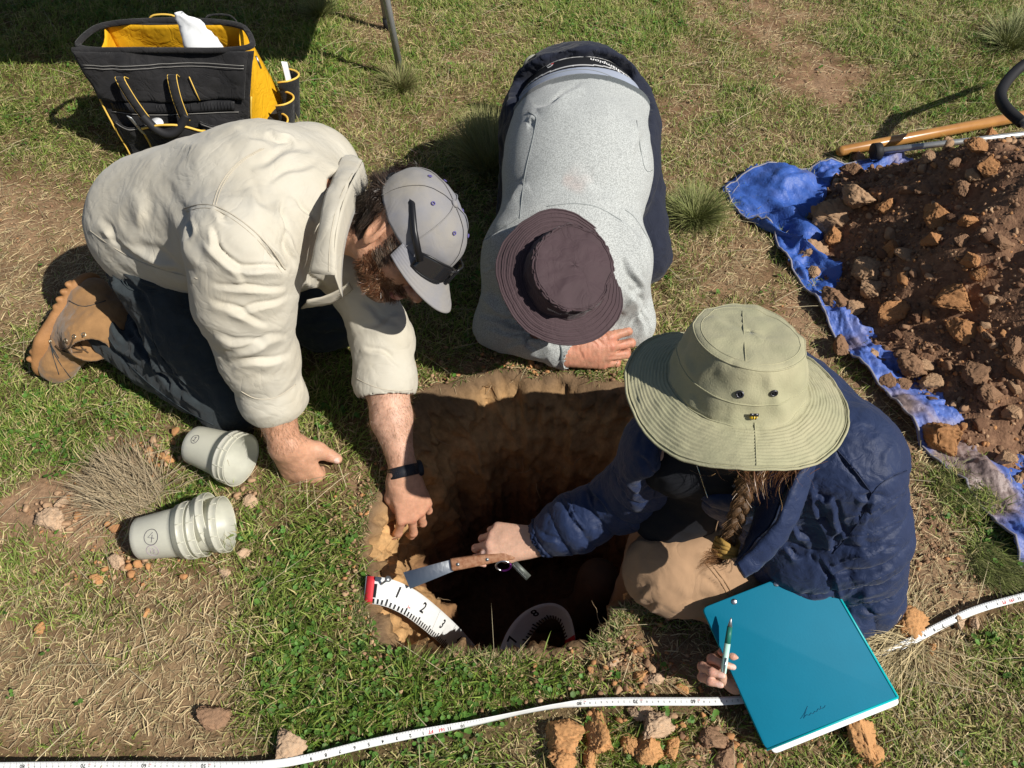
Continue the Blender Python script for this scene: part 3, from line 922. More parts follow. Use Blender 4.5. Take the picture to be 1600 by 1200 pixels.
# clover and broad-leaved weeds
def leaves(name, pts, size, col, tilt=.5):
    n = len(pts); ang = np.linspace(0, 2 * math.pi, 7)[:-1]
    shape = np.array([(0, 0)] + [(.5 + .5 * math.cos(a), .46 * math.sin(a)) for a in ang])
    a = rng.uniform(0, 6.28, n); t = rng.uniform(-tilt, tilt, n); u = rng.uniform(-tilt, tilt, n)
    ex = np.stack([np.cos(a), np.sin(a), t], 1); ey = np.stack([-np.sin(a), np.cos(a), u], 1)
    w = pts[:, None] + size[:, None, None] * (shape[None, :, :1] * ex[:, None] + shape[None, :, 1:] * ey[:, None])
    w[:, 0] = pts + size[:, None] * (.5 * ex) - V(0, 0, 1) * size[:, None] * .12
    f = np.array([[0, i, i % 6 + 1] for i in range(1, 7)])
    F_ = (f[None] + (np.arange(n) * 7)[:, None, None]).reshape(-1, 3)
    return mesh_np(name, w.reshape(-1, 3), F_, m_grass, None, True, colors=np.repeat(col, 7, axis=0).astype(np.float32), kind='stuff')
pts, g, s_, b = scatter(90000, lambda g, s, b: np.clip(g * 1.3 - .95, 0.006, .6))
n = len(pts); c = np.repeat(pts, 3, axis=0) + np.c_[rng.normal(0, .003, (n * 3, 2)), rng.uniform(.006, .018, n * 3)]
n3 = len(c)
cl = leaves('clover', c, rng.uniform(.0050, .0125, n3), V(.085, .20, .030) * rng.uniform(.65, 1.35, (n3, 1)) + V(.03, .03, .01) * rng.random((n3, 1)))
cl['label'] = 'small round clover leaves in the turf'

# crumbs of soil on the bare places
pts, g, s_, b = scatter(60000, lambda g, s, b: np.clip(b * .9 - .30, 0.015, 1))
sz = .0016 + .0065 * rng.random(len(pts)) ** 4
pts[:, 2] += sz * .5
crumbs('soil_crumbs', pts, sz, M_CLOD, 'fine crumbs of dug soil on the bare ground', weights=rng.choice([0, 1, 1, 1, 2, 0], len(pts)))
# crumbs round the rim of the pit
a = rng.integers(0, 280, 5200); o_ = rng.normal(.0, .045, 5200)
ctr = PIT_O.mean(0); dr = PIT_O[a] - ctr; dr /= np.linalg.norm(dr, axis=1)[:, None]
pp = PIT_O[a] + dr * o_[:, None] + rng.normal(0, .004, (5200, 2))
k = o_ > .002
sz = .0012 + .0075 * rng.random(5200) ** 5
crumbs('rim_crumbs', np.c_[pp, hg(pp[:, 0], pp[:, 1]) + .006 + sz * .4][k], sz[k], M_CLOD, 'crumbled earth along the rim of the pit', weights=rng.choice([0, 1, 1, 2], 5200)[k])

# tussocks: plants of their own
def tussock(px, py, r, h, n, cols, label, lean_az=None, spread=.75, up=None):
    c = P(px, py, 0)
    o = empty('grass_tussock', c, label, 'tussock', 'tussocks standing in the turf')
    rad = r * (.35 if spread < 1 else 1.0) * np.sqrt(rng.random(n)); a = rng.uniform(0, 6.28, n)
    pts = c + np.c_[rad * np.cos(a), rad * np.sin(a), np.zeros(n)]
    pts[:, 2] = hg(pts[:, 0], pts[:, 1])
    az = a + rng.normal(0, .5, n)
    if lean_az is not None: az = np.where(rng.random(n) < (.65 if spread < 1 else .93), lean_az + rng.normal(0, .42, n), az)
    L_ = h * rng.uniform(.55, 1.15, n)
    t = rng.random((n, 1)); col = cols[0] * (1 - t) + cols[1] * t
    col = col * rng.uniform(.7, 1.15, (n, 1))
    blades('blades', pts, L_, rng.uniform(.0009, .0018, n), az, np.clip(rng.normal(spread, .25, n), .05, 1.4), col, kind='stuff', matl=m_straw, parent=o, seg=4, curl=.5)
    return o
yel = (V(.42, .38, .17), V(.25, .28, .09)); grn = (V(.16, .20, .05), V(.30, .30, .12)); brn = (V(.36, .27, .16), V(.45, .37, .24))
tussock(765, 268, .10, .19, 2600, yel, 'large pale yellow tussock between the tool bag side and the kneeling man in grey', lean_az=R(110), spread=.6)
tussock(628, 140, .05, .10, 900, (V(.33, .28, .13), V(.15, .20, .05)), 'small tussock round the foot of the steel table leg')
tussock(1085, 345, .075, .11, 1700, grn, 'round green tussock right of the kneeling man in grey, left of the tarp corner')
tussock(1575, 75, .10, .15, 1800, (V(.36, .36, .16), V(.16, .20, .06)), 'tussock in the top right corner of the lawn near the black handle grip', lean_az=R(40))
tussock(215, 775, .06, .13, 1300, brn, 'flattened brown tussock between the two groups of plastic pots', lean_az=R(150), spread=1.25)
tussock(1405, 990, .05, .14, 1200, (V(.62, .50, .28), V(.45, .36, .2)), 'bleached straw tuft trodden flat beside the turquoise folder', lean_az=R(200), spread=1.3)
tussock(500, 25, .06, .10, 700, grn, 'shaded green tussock at the top edge, left of the steel table legs')
tussock(1545, 880, .05, .055, 1100, grn, 'low green tussock beside the lower end of the tarp edge', lean_az=R(-50), spread=1.05)
tussock(1490, 760, .05, .05, 900, grn, 'green tussock hugging the middle of the tarp edge', lean_az=R(-60), spread=1.05)

# turf hanging over the rim
a = rng.integers(0, 280, 9000); ctr = PIT_O.mean(0); dr = PIT_O[a] - ctr; dr /= np.linalg.norm(dr, axis=1)[:, None]
w_ = (np.clip(fbm(np.c_[PIT_O[a], a * 0], 11, 2, 75) * 2 + .55, 0, 1) * np.where(PIT_O[a][:, 1] < .66, 1.0, .45)) > rng.random(9000)
a, dr = a[w_], dr[w_]; n = len(a)
pp = PIT_O[a] + dr * rng.uniform(-.004, .030, n)[:, None]; pts = np.c_[pp, hg(pp[:, 0], pp[:, 1]) + .003]
az = np.arctan2(-dr[:, 1], -dr[:, 0]) + rng.normal(0, 1.3, n)
t_ = rng.random((n, 1))
blades('rim_grass', pts, rng.uniform(.010, .026, n), rng.uniform(.0012, .0028, n), az, np.clip(rng.normal(.95, .35, n), .1, 1.5), np.where(t_ < .45, V(.16, .24, .05), V(.46, .38, .20)) * rng.uniform(.6, 1.15, (n, 1)), label='tufts of turf hanging over the rim of the pit')
# scattered crumbs where the pots lie
def cluster(px, py, rx, ry, n, smax, wts, label):
    c = P(px, py, 0); q = rng.normal(0, .5, (n, 2)); x, y = c[0] + q[:, 0] * rx, c[1] + q[:, 1] * ry
    n = n * 2 // 3; x, y = x[:n], y[:n]
    s = .0016 + smax * rng.random(n) ** 6
    k = ~in_poly(x, y, PIT_O); x, y, s = x[k], y[k], s[k]; n = len(x)
    crumbs('crumb_patch', np.c_[x, y, hg(x, y) + s * .4 + .004], s, M_CLOD, label, weights=rng.choice(wts, n), sub=1)
cluster(225, 712, .09, .05, 260, .014, [1, 1, 2], 'broken orange and tan crumbs left of the pot marked 1')
cluster(120, 800, .10, .07, 300, .014, [1, 1, 1, 2], 'broken pale crumbs at the left beside the flattened tussock')
cluster(200, 890, .13, .06, 240, .011, [1, 2, 2], 'orange crumbs in the grass below the nested pots')
cluster(385, 775, .06, .04, 110, .010, [1, 1, 0], 'pale crumbs between the pots and the fist')
cluster(600, 830, .05, .12, 380, .007, [0, 1, 0], 'fine brown crumbs on the left shoulder of the pit')
cluster(860, 580, .16, .035, 240, .009, [0, 1, 2], 'crumbs along the back of the pit by the grey sleeve')
cluster(1010, 1045, .10, .04, 260, .010, [0, 1, 2], 'crumbs in front of the pit near the pen')
cluster(1130, 1165, .08, .05, 260, .009, [0, 0, 2], 'brown crumbs left of the folder corner')
cluster(980, 1150, .13, .05, 200, .008, [2, 1, 2], 'orange crumbs round the clods below the tape')
cluster(1440, 830, .06, .14, 420, .006, [0, 1, 0], 'fine crumbs on bare ground behind the padded jacket')
cluster(1330, 1160, .07, .04, 150, .008, [2, 2, 0], 'orange crumbs under the folder corner')
# ================================================================== PEOPLE: shared builders
m_skin = mat('skin', (.5, .3, .2), .48, .22, 90, attr=True, bump=.6, bscale=330, bdist=.0012, spec=.35, sss=.12)
m_hair_dark = mat('hair_dark', (.035, .024, .018), .38, attr=True, spec=.5)
SKIN_A, SKIN_B, SKIN_C = V(.61, .325, .205), V(.56, .26, .17), V(.68, .41, .29)
NAILS = []
def paint_nails(v, f, col, base):
    n = vnormals(v, f)
    for (p, up, kd) in NAILS:
        d = np.linalg.norm(v - p, axis=1); on = (n @ up) > .35
        if kd: col[(d < .0062) & on] = V(.80, .56, .48)
        else:
            w = (np.exp(-(d / .006) ** 2) * on)[:, None]; col[:] = col * (1 - .32 * w * V(.5, 1, 1))
    NAILS.clear()
    return col

def hand(F, wrist, f, n, t, size=1.0, curls=((20, 30, 20),) * 4, spread=(.12, .03, -.06, -.15), thumb=None, r=1.0, wr=.027):
    """f wrist-to-knuckles, n the way the palm faces, t towards the thumb side"""
    f = nrm(f); n = nrm(n - f * np.dot(n, f)); t = nrm(t - f * np.dot(t, f) - n * np.dot(t, n))
    S = size
    kn = [(.088, .000, .030), (.092, -.003, .010), (.087, -.002, -.010), (.078, .001, -.028)]
    lens = [(.044, .025, .020), (.047, .029, .021), (.043, .026, .020), (.034, .020, .018)]
    rad = [(.0098, .0086, .0076, .0062), (.0098, .0087, .0077, .0062), (.0094, .0083, .0073, .006), (.0082, .0072, .0064, .0054)]
    loc = lambda a, b, c: wrist + S * (a * f + b * n + c * t)
    for (a, b, c), off in zip(kn, (.014, .005, -.005, -.014)):
        F.cone(loc(-.004, 0, off), loc(a, b, c), S * r * .0165, S * r * .0112, k=.012 * S)
    F.cone(loc(.03, .004, .006), loc(.06, .004, 0), S * r * .019, S * r * .018, k=.014 * S)
    tips = []
    for i in range(4):
        p = loc(*kn[i]); ang = 0
        for j in range(3):
            ang += R(curls[i][j])
            d = nrm(math.cos(ang) * f + math.sin(ang) * n + spread[i] * t * math.cos(ang / 2))
            q = p + d * lens[i][j] * S
            F.cone(p, q, S * r * rad[i][j], S * r * rad[i][j + 1], k=.0028 * S)
            up_ = nrm(np.cross(d, t)); up_ = up_ if up_ @ (f * math.sin(ang) - n * math.cos(ang)) > 0 else -up_
            NAILS.append((p + up_ * rad[i][j] * S, up_, 0))
            if j == 2: NAILS.append((q + up_ * rad[i][3] * S * .9 - d * .001, up_, 1))
            if j < 2: F.ell(q, (d, np.cross(d, t), t), (S * .009, S * r * rad[i][j + 1] * 1.03, S * r * rad[i][j + 1] * 1.06), k=.003)
            p = q
        tips.append(p)
    th = thumb or [(.018, .010, .022), (.045, .018, .046), (.072, .020, .060), (.094, .018, .066)]
    tr = (.0165, .0135, .0108, .0088)
    for i in range(3): F.cone(loc(*th[i]), loc(*th[i + 1]), S * r * tr[i], S * r * tr[i + 1], k=(.016, .008, .003)[i] * S)
    tips.append(loc(*th[3]))
    tdir = nrm(loc(*th[3]) - loc(*th[2])); tu = nrm(-n + .6 * t - tdir * np.dot(-n + .6 * t, tdir))
    NAILS.append((tips[-1] + tu * .0075 * S, tu, 1)); NAILS.append((loc(*th[2]) + tu * .010 * S, tu, 0))
    return tips

HEADP = dict(cr=(-.006, .02, 0))
def head(F, c, f, u, neck=None, s=1.0):
    f = nrm(f); u = nrm(u - f * np.dot(u, f)); r_ = np.cross(f, u)
    L = lambda a, b, d=0: c + s * (a * f + b * u + d * r_)
    ax = (f, u, r_)
    F.ell(L(-.006, .02), ax, (.099 * s, .088 * s, .077 * s), .01)
    F.ell(L(.042, -.035), ax, (.052 * s, .072 * s, .06 * s), .03)
    for sd in (-1, 1):
        F.cone(L(-.005, -.055, .052 * sd), L(.060, -.100, .022 * sd), .018 * s, .017 * s, .03)
        F.cone(L(.084, .014, .012 * sd), L(.072, .016, .045 * sd), .011 * s, .010 * s, .012)
        F.ell(L(.064, -.032, .038 * sd), ax, (.018 * s, .016 * s, .018 * s), .02)
        F.ell(L(.092, -.005, .030 * sd), ax, (.010 * s, .011 * s, .015 * s), .010, cut=True)
        F.ell(L(.079, -.006, .030 * sd), ax, (.0125 * s, .0115 * s, .0125 * s), .003)
        # ear
        e = L(-.006, -.008, .078 * sd)
        ea = nrm(u * .95 - f * .25); ef = nrm(np.cross(ea, r_)); ew = nrm(r_ * sd - f * .35)
        F.ell(e, (ea, nrm(np.cross(ea, ew)), ew), (.033 * s, .019 * s, .0085 * s), .004)
        F.ell(e + ew * .008 * s + ea * .005 * s, (ea, nrm(np.cross(ea, ew)), ew), (.023 * s, .0105 * s, .0085 * s), .002, cut=True)
        F.ell(e - ea * .026 * s, (ea, nrm(np.cross(ea, ew)), ew), (.009 * s, .008 * s, .006 * s), .004)
    F.cone(L(.068, -.102, 0), L(.074, -.094), .019 * s, .017 * s, .02)
    F.chain([L(.092, .004), L(.104, -.020), L(.117, -.036)], [.008 * s, .0095 * s, .0125 * s], .008)
    for sd in (-1, 1): F.ell(L(.103, -.040, .013 * sd), ax, (.011 * s, .009 * s, .008 * s), .005)
    F.ell(L(.094, -.064), ax, (.010 * s, .0065 * s, .024 * s), .005)
    F.ell(L(.092, -.074), ax, (.010 * s, .007 * s, .021 * s), .004)
    if neck is not None: F.cone(L(-.032, -.055), neck, .056 * s, .062 * s, .03)
    return L, (f, u, r_)

def hat(name, parent, m, c, axis, front, rc, h, rb, drop=.02, wave=(.012, .008), seed=1, crump=.0, k=1.10, rows=9, top_slope=.0, flare=.0, asym=None, thick=.0016, ru=None, puck=0):
    """soft sun hat; returns the surface function and pieces"""
    sd_ = int(seed * 10) + 3; a = nrm(axis); f = nrm(front - a * np.dot(front, a)); s = np.cross(f, a)
    ru = ru or rc * .86
    nt, prof = 144, []
    for i in range(10): prof.append((ru * (i / 9.5) ** .9, h * (1.0 - .06 * (i / 9.5) ** 2), 'top'))
    prof += [(ru * .985, h * .925, 'edge'), (ru * 1.004, h * .89, 'edge')]
    for i in range(1, 15):
        t = i / 14; prof.append((ru * 1.004 + (rc - ru * 1.004) * t ** .8, h * .89 * (1 - t), 'side'))
    nb = 48
    for i in range(1, nb + 1): prof.append((rc + (rb - rc) * i / nb, 0, 'brim'))
    V_ = []; kinds = []
    th = np.arange(nt) * 2 * math.pi / nt
    for (r_, z, kd) in prof:
        kk = k if kd != 'brim' else k + (1.02 - k) * (r_ - rc) / (rb - rc)
        x = r_ * np.cos(th) * kk; y = r_ * np.sin(th)
        zz = np.full(nt, z)
        if kd == 'brim':
            t = (r_ - rc) / (rb - rc)
            zz = -drop * t ** 1.3 + flare * t * t + t ** 1.5 * (wave[0] * np.sin(2 * th + seed) + wave[1] * np.sin(3 * th + seed * 2.3) + .4 * wave[1] * np.sin(5 * th + seed))
            zz = zz + .0007 * np.cos(t * rows * 2 * math.pi)
            if asym is not None: zz = zz + t * asym(th)
        V_.append(c + np.outer(x, f) + np.outer(y, s) + np.outer(zz, a)); kinds += [kd] * nt
    v = np.concatenate(V_); kinds = np.array(kinds)
    n = np.repeat(np.array([0]), len(v))
    cr = (fbm(v, 14, 3, sd_) * .75 + np.abs(fbm(v, 24, 2, sd_ + 5)) * -.8)
    rad = v - c; rad = rad / np.maximum(1e-6, np.linalg.norm(rad, axis=1))[:, None]
    ck = np.where(kinds == 'brim', .35, 1.0)
    v = v + rad * (cr * crump * ck)[:, None]
    if puck:
        pk = fbm(v, 95, 2, sd_ + 8) * puck
        v = v + a * (pk * (kinds == 'brim'))[:, None]
    m_ = len(prof)
    i, j = np.meshgrid(np.arange(m_ - 1), np.arange(nt), indexing='ij'); i, j = i.ravel(), j.ravel(); kk = (j + 1) % nt
    fc = np.stack([i * nt + j, i * nt + kk, (i + 1) * nt + kk, (i + 1) * nt + j], 1)
    o = mesh_np(name, v, fc, m, parent, True)
    md = o.modifiers.new('t', 'SOLIDIFY'); md.thickness = thick; md.offset = -1
    return o, v, fc, (a, f, s), nt, m_

def ring_on(v, nt, row, r, m, name, parent, off=None):
    p = [v[row * nt + j] + (off if off is not None else 0) for j in list(range(nt)) + [0]]
    return MB().tube(p, r, 5, cap=False).build(name, m, parent, True)

def hairs(name, roots, dirs, length, width, cols, parent, m=None, seg=5, wave=.25, grav=V(0, 0, 0), bulk=None, kind='stuff', clump=0):
    """ribbon strands"""
    n = len(roots)
    d = dirs / np.linalg.norm(dirs, axis=1)[:, None]
    p = roots.copy(); pts = [p.copy()]
    ph = rng.uniform(0, 6.28, n)
    side = np.cross(d, rng.normal(size=(n, 3))); side /= np.linalg.norm(side, axis=1)[:, None]
    for k in range(seg):
        w = np.stack([fbm(p, 30, 1, 400 + i) for i in range(3)], 1) * wave
        d = d + w + grav; d /= np.linalg.norm(d, axis=1)[:, None]
        p = p + d * (length / seg)[:, None]; pts.append(p.copy())
    V_ = []
    for k in range(seg + 1):
        wk = (width * (1 - .6 * k / seg))[:, None] * .5
        V_ += [pts[k] - side * wk, pts[k] + side * wk]
    m2 = 2 * (seg + 1); vv = np.stack(V_, 1).reshape(-1, 3); b = (np.arange(n) * m2)[:, None]
    q = np.concatenate([b + np.array([[2 * k, 2 * k + 1, 2 * k + 3, 2 * k + 2]]) for k in range(seg)])
    return mesh_np(name, vv, q, m or m_hair_dark, parent, True, colors=np.repeat(cols, m2, axis=0).astype(np.float32), kind=kind)

def patch(name, A, B, m, parent, n=24, nw=6, thick=.0015, bulge=.0, noise=0.0, scale=30, seed=0, colors=None):
    """strip of cloth between two 3D polylines"""
    def rs(Q, n):
        Q = np.array(Q, float); d = np.r_[0, np.cumsum(np.linalg.norm(np.diff(Q, axis=0), axis=1))]; t = np.linspace(0, d[-1], n)
        return np.stack([np.interp(t, d, Q[:, i]) for i in range(3)], 1)
    a, b = rs(smooth_poly(A, 2), n), rs(smooth_poly(B, 2), n)
    w = np.linspace(0, 1, nw)
    v = a[:, None] * (1 - w)[None, :, None] + b[:, None] * w[None, :, None]
    nn = np.cross(np.gradient(v, axis=0), np.gradient(v, axis=1)); nn /= np.maximum(1e-9, np.linalg.norm(nn, axis=2))[..., None]
    if np.mean(nn @ IT) < 0: nn = -nn
    v = v + nn * (bulge * np.sin(w * math.pi))[None, :, None]
    v = v.reshape(-1, 3)
    if noise: v = v + nn.reshape(-1, 3) * (fbm(v, scale, 3, seed) * noise)[:, None]
    i, j = np.meshgrid(np.arange(n - 1), np.arange(nw - 1), indexing='ij'); q = (i * nw + j).ravel()
    f = np.stack([q, q + nw, q + nw + 1, q + 1], 1)
    o = mesh_np(name, v, f, m, parent, True, colors=colors)
    md = o.modifiers.new('t', 'SOLIDIFY'); md.thickness = thick; md.offset = 0
    return o
# ================================================================== MAN IN THE CREAM WORK SHIRT (left)
manA = empty('person', P(365, 625, 0), 'bearded man kneeling in cream work shirt and grey cap, one arm down the pit', 'person')
m_shirt = mat('cream_cotton', (.56, .53, .455), .85, .13, 7, col2=(.50, .455, .36), bump=.35, bscale=900, bdist=.0006, sheen=.15, spec=.2, wr=(13, .0035))
m_thread = mat('cream_thread', (.50, .45, .36), .9)
m_trou = mat('grey_green_drill', (.034, .043, .048), .9, .25, 25, bump=.3, bscale=900, bdist=.0006, sheen=.1, wr=(22, .005))
# joints
A_pel = P(263, 350, .345) ; A_waist = P(330, 338, .402); A_chest = P(425, 330, .45); A_neck = P(512, 322, .50)
A_shR = P(382, 392, .50); A_shL = P(492, 268, .45)
A_armR = [A_shR, P(382, 470, .41), P(404, 555, .28), P(427, 622, .175)]
A_wR = P(448, 700, .090)
A_armL = [A_shL, P(560, 430, .32), P(598, 530, .21), P(602, 598, .155)]
A_wL = P(631, 740, .045)
Hc = P(630, 366, .475)
Hf, Hu = img(.45, -.86, .12), img(.80, .42, .40)

def build_body_A():
    F = Field((-.80, .68, -.22), (-.02, 1.50, .72), .0027)
    L, ax = head(F, Hc, Hf, Hu, neck=A_neck - V(.02, 0, .01))
    F.cone(A_neck - V(.03, 0, .02), A_chest, .046, .08, .05)
    F.cone(A_chest, A_shR + V(.02, .03, 0), .08, .05, .04); F.cone(A_chest, A_shL, .07, .045, .04)
    elR = P(405, 560, .27)
    F.chain([A_shR, elR], [.052, .044], .03); F.chain([elR, P(425, 625, .18), A_wR], [.044, .044, .031], .03)
    # forearm muscle
    F.chain([A_shL, P(585, 500, .24), P(604, 600, .155)], [.05, .043, .043], .03)
    F.chain([P(604, 600, .155), P(612, 655, .11), A_wL], [.0435, .039, .0265], .03)
    # right fist, knuckles on the turf
    fR = img(.20, -.72, -.66)
    hand(F, A_wR, fR, img(.15, .1, -1) * 1.0, V(1, 0, .05), 1.12,
         curls=((72, 80, 60), (78, 85, 60), (80, 88, 60), (82, 88, 60)), spread=(.10, .0, -.02, -.05), r=1.16,
         thumb=[(.012, .012, .022), (.036, .020, .044), (.054, .022, .058), (.066, .02, .072)])
    fL = img(.22, -.93, -.28)
    tips = hand(F, A_wL, fL, img(-.35, -.25, -.9), V(-1, 0, .1), 1.10,
         curls=((38, 22, 12), (30, 26, 22), (34, 35, 30), (40, 40, 30)), spread=(.18, -.02, -.12, -.2),
         thumb=[(.014, .008, .020), (.046, .022, .030), (.074, .030, .026), (.100, .034, .020)])
    v, f = F.extract(2)
    # skin colouring: beard, lips, hair roots, ruddy hands
    q = (v - Hc); la, lb, lc = q @ ax[0], q @ ax[1], q @ ax[2]
    col = np.tile(SKIN_A, (len(v), 1))
    pale = np.exp(-((v - P(606, 640, .08)) ** 2).sum(1) / .012)[:, None]
    col = col + (V(.68, .47, .38) - col) * pale * .8
    hnd = np.exp(-((v - (A_wL + fL * .1)) ** 2).sum(1) / .004)[:, None]
    col = col + (V(.56, .27, .17) - col) * hnd * .6
    inh = (np.linalg.norm(q, axis=1) < .16) & (v[:, 0] > A_neck[0] + .03)
    nz = fbm(v, 60, 2, 3) * .012
    beard = inh & (lb < -.040 + nz + np.clip(.02 - la, 0, 1) * .35) & (la > .012 + nz) & (lb > -.135) & ~((np.abs(lb + .069) < .008) & (np.abs(lc) < .022) & (la > .08))
    col[beard] = V(.15, .065, .034)
    lips = inh & (np.abs(lb + .069) < .0075) & (np.abs(lc) < .020) & (la > .085)
    col[lips] = V(.42, .16, .13)
    hair = inh & (lb > -.055 + nz) & (la < -.012) & ~((np.abs(lc) > .072) & (la > -.035) & (lb < .03))
    hair |= inh & (lb > .035)
    col[hair] = V(.045, .028, .02)
    col = paint_nails(v, f, col, 0)
    col *= (1 + .16 * fbm(v, 35, 3, 9))[:, None]
    v = v + vnormals(v, f) * (fbm(v, 75, 2, 19) * .0010)[:, None]
    return v, f, col, L, ax, tips, inh
vA, fA, cA, LA, axA, tipsA, inhA = build_body_A()
mesh_np('body', vA, fA, m_skin, manA, colors=cA.astype(np.float32))
nA = vnormals(vA, fA)

def shirt_A():
    F = Field((-1.10, .85, .02), (-.10, 1.56, .72), .0038)
    Z = V(0, -.15, 1)
    F.cone(A_pel, A_waist, .150, .150, .06, flat=Z, fk=.95); F.cone(A_waist, A_chest, .152, .165, .06, flat=Z, fk=.95)
    F.cone(A_chest, A_neck - V(.03, 0, .01), .150, .078, .06)
    F.cone(A_chest + V(-.04, 0, .01), A_shR, .13, .088, .07); F.cone(A_chest, A_shL, .13, .085, .06)
    F.cone(A_pel + V(-.01, .0, -.01), A_pel + V(-.02, .01, -.05), .148, .138, .05)
    F.chain(A_armR, [.097, .084, .068, .060], .045)
    F.chain(A_armL, [.085, .066, .058, .058], .04)
    # rolled cuffs
    for p0, p1, r_ in ((A_armR[3], A_armR[2], .0635), (A_armL[3], A_armL[2], .0615)):
        d = nrm(p1 - p0)
        F.cone(p0 + d * .004, p0 + d * .030, r_ + .0065, r_ + .0045, .003)
    # open below the hips and at the arm ends
    for p0, p1 in ((A_armR[3], A_armR[2]), (A_armL[3], A_armL[2])):
        d = nrm(p0 - p1)
        F.cone(p0 - d * .014, p0 + d * .09, .0535, .062, .005, cut=True)
    # chest hangs away from the belly
    F.half(A_pel + V(-.02, 0, -.115), nrm(V(-.35, .1, -1)), .01)
    F.cone(A_neck + V(.035, -.0, .0), A_neck + V(.14, 0, .03), .062, .075, .012, cut=True)
    v, f = F.extract(2)
    s, dist = axial(v, A_armR); s2, d2 = axial(v, A_armL)
    slR = np.clip((.125 - dist) / .03, 0, 1) * np.clip((s - .07) / .08, 0, 1); slL = np.clip((.11 - d2) / .03, 0, 1) * np.clip((s2 - .05) / .06, 0, 1)
    sl = np.maximum(slR, slL)
    v = cloth_noise(v, f, 6, .0042, 3, stretch=(V(.75, -.5, -.4), .30), mask=1 - .6 * sl)
    v = cloth_noise(v, f, 17, .0026, 8, stretch=(V(.9, .1, .35), .30), mask=sl)
    v = cloth_noise(v, f, 30, .0010, 13, stretch=(V(.6, -.5, -.4), .4))
    def z(*a): return (a[0] * .4167, 180 + a[1] * .4167, a[2] * .4167, 180 + a[3] * .4167, a[4], a[5])
    st = [z(785, 420, 840, 560, 6, .010), z(760, 470, 910, 650, 8, .007), z(830, 560, 1085, 590, 7, .010), z(800, 640, 1075, 660, 6, .008), z(780, 715, 1010, 790, 7, .008),
          z(860, 745, 1080, 690, 6, .007), z(800, 830, 1000, 870, 7, .007), z(850, 905, 1085, 850, 8, .008), z(870, 960, 1090, 905, 7, .008), z(960, 470, 1085, 590, 6, -.008),
          z(1040, 320, 1075, 470, 7, .009), z(1060, 420, 1090, 570, 6, -.009), z(1090, 300, 1160, 420, 7, .007), z(480, 280, 580, 480, 16, .005),
          z(620, 250, 740, 600, 16, .005), z(420, 350, 560, 540, 16, .005), z(700, 350, 690, 470, 7, -.008), z(360, 400, 470, 490, 8, .007), z(480, 520, 740, 600, 14, .008), z(360, 450, 720, 610, 7, -.006),
          z(800, 340, 850, 420, 7, .006), z(900, 300, 1020, 380, 12, .006), z(1000, 60, 1100, 115, 5, -.010), z(880, 60, 1010, 150, 10, .006), z(600, 120, 860, 90, 18, .006),
          z(1120, 560, 1200, 700, 8, .008), z(1340, 720, 1500, 800, 8, .007), z(1360, 800, 1520, 760, 8, .006), z(1350, 880, 1500, 950, 7, .007), z(940, 200, 1180, 160, 12, .007), z(1000, 250, 1200, 215, 9, .005)]
    v = folds(v, f, st)
    return v, f
vs_, fs_ = shirt_A()
shirt = mesh_np('shirt', vs_, fs_, m_shirt, manA)
bs = bvh_of(vs_, fs_)
def zz(L): return [(a * .4167, 180 + b * .4167) for a, b in L]
for off in (0, 10):
    seam('seam', bs, zz([(800 + off, 335), (815 + off, 280), (850 + off, 220), (905 + off, 165), (980 + off, 125)]), .0009, m_thread, shirt)
seam('seam', bs, zz([(690, 350), (740, 335), (800, 335), (870, 370), (950, 430), (1020, 500), (1070, 580)]), .0012, m_thread, shirt)
seam('seam', bs, zz([(700, 362), (745, 348), (800, 348), (865, 383), (940, 440), (1005, 510), (1055, 590)]), .0007, m_thread, shirt)
seam('seam', bs, zz([(335, 430), (400, 480), (500, 540), (620, 585), (740, 612)]), .0008, m_thread, shirt)
seam('seam', bs, zz([(905, 1035), (960, 1068), (1040, 1062), (1108, 1010)]), .0010, m_thread, shirt)
seam('seam', bs, zz([(1335, 985), (1400, 1020), (1480, 1035), (1545, 1030)]), .0010, m_thread, shirt)
# collar: stand and falling leaf round the nape
def AP(px, py, h): return P(px, py, h)
cin = [AP(566, 250, .52), AP(556, 268, .555), AP(540, 298, .585), AP(526, 345, .585), AP(521, 390, .555), AP(523, 430, .52)]
cout = [AP(536, 242, .51), AP(524, 268, .555), AP(510, 300, .578), AP(499, 350, .573), AP(489, 395, .541), AP(484, 426, .508)]
col_o = patch('collar', cin, cout, m_shirt, shirt, 40, 8, .0022, bulge=.005, noise=.006, scale=26)
cb = bvh_of(*[np.array([v.co[:] for v in col_o.data.vertices]) + root_loc(shirt), np.array([p.vertices[:] for p in col_o.data.polygons])])
seam('seam', cb, [(520, 250), (508, 300), (497, 350), (487, 395), (483, 418)], .0007, m_thread, shirt, .0016)
seam('seam', cb, [(550, 272), (534, 300), (520, 345), (514, 395), (514, 424)], .0006, m_thread, shirt, .0016)
# stand of the collar hugging the neck
patch('collar_stand', [q + V(0, 0, -.004) for q in cin], [q + V(.004, 0, -.055) for q in cin], m_shirt, shirt, 40, 5, .002)
# shirt front hanging open below the throat
patch('placket', [AP(545, 440, .40), AP(520, 460, .37), AP(480, 470, .36)], [AP(552, 452, .36), AP(525, 475, .33), AP(470, 482, .31)], m_shirt, shirt, 20, 5, .002, noise=.004)

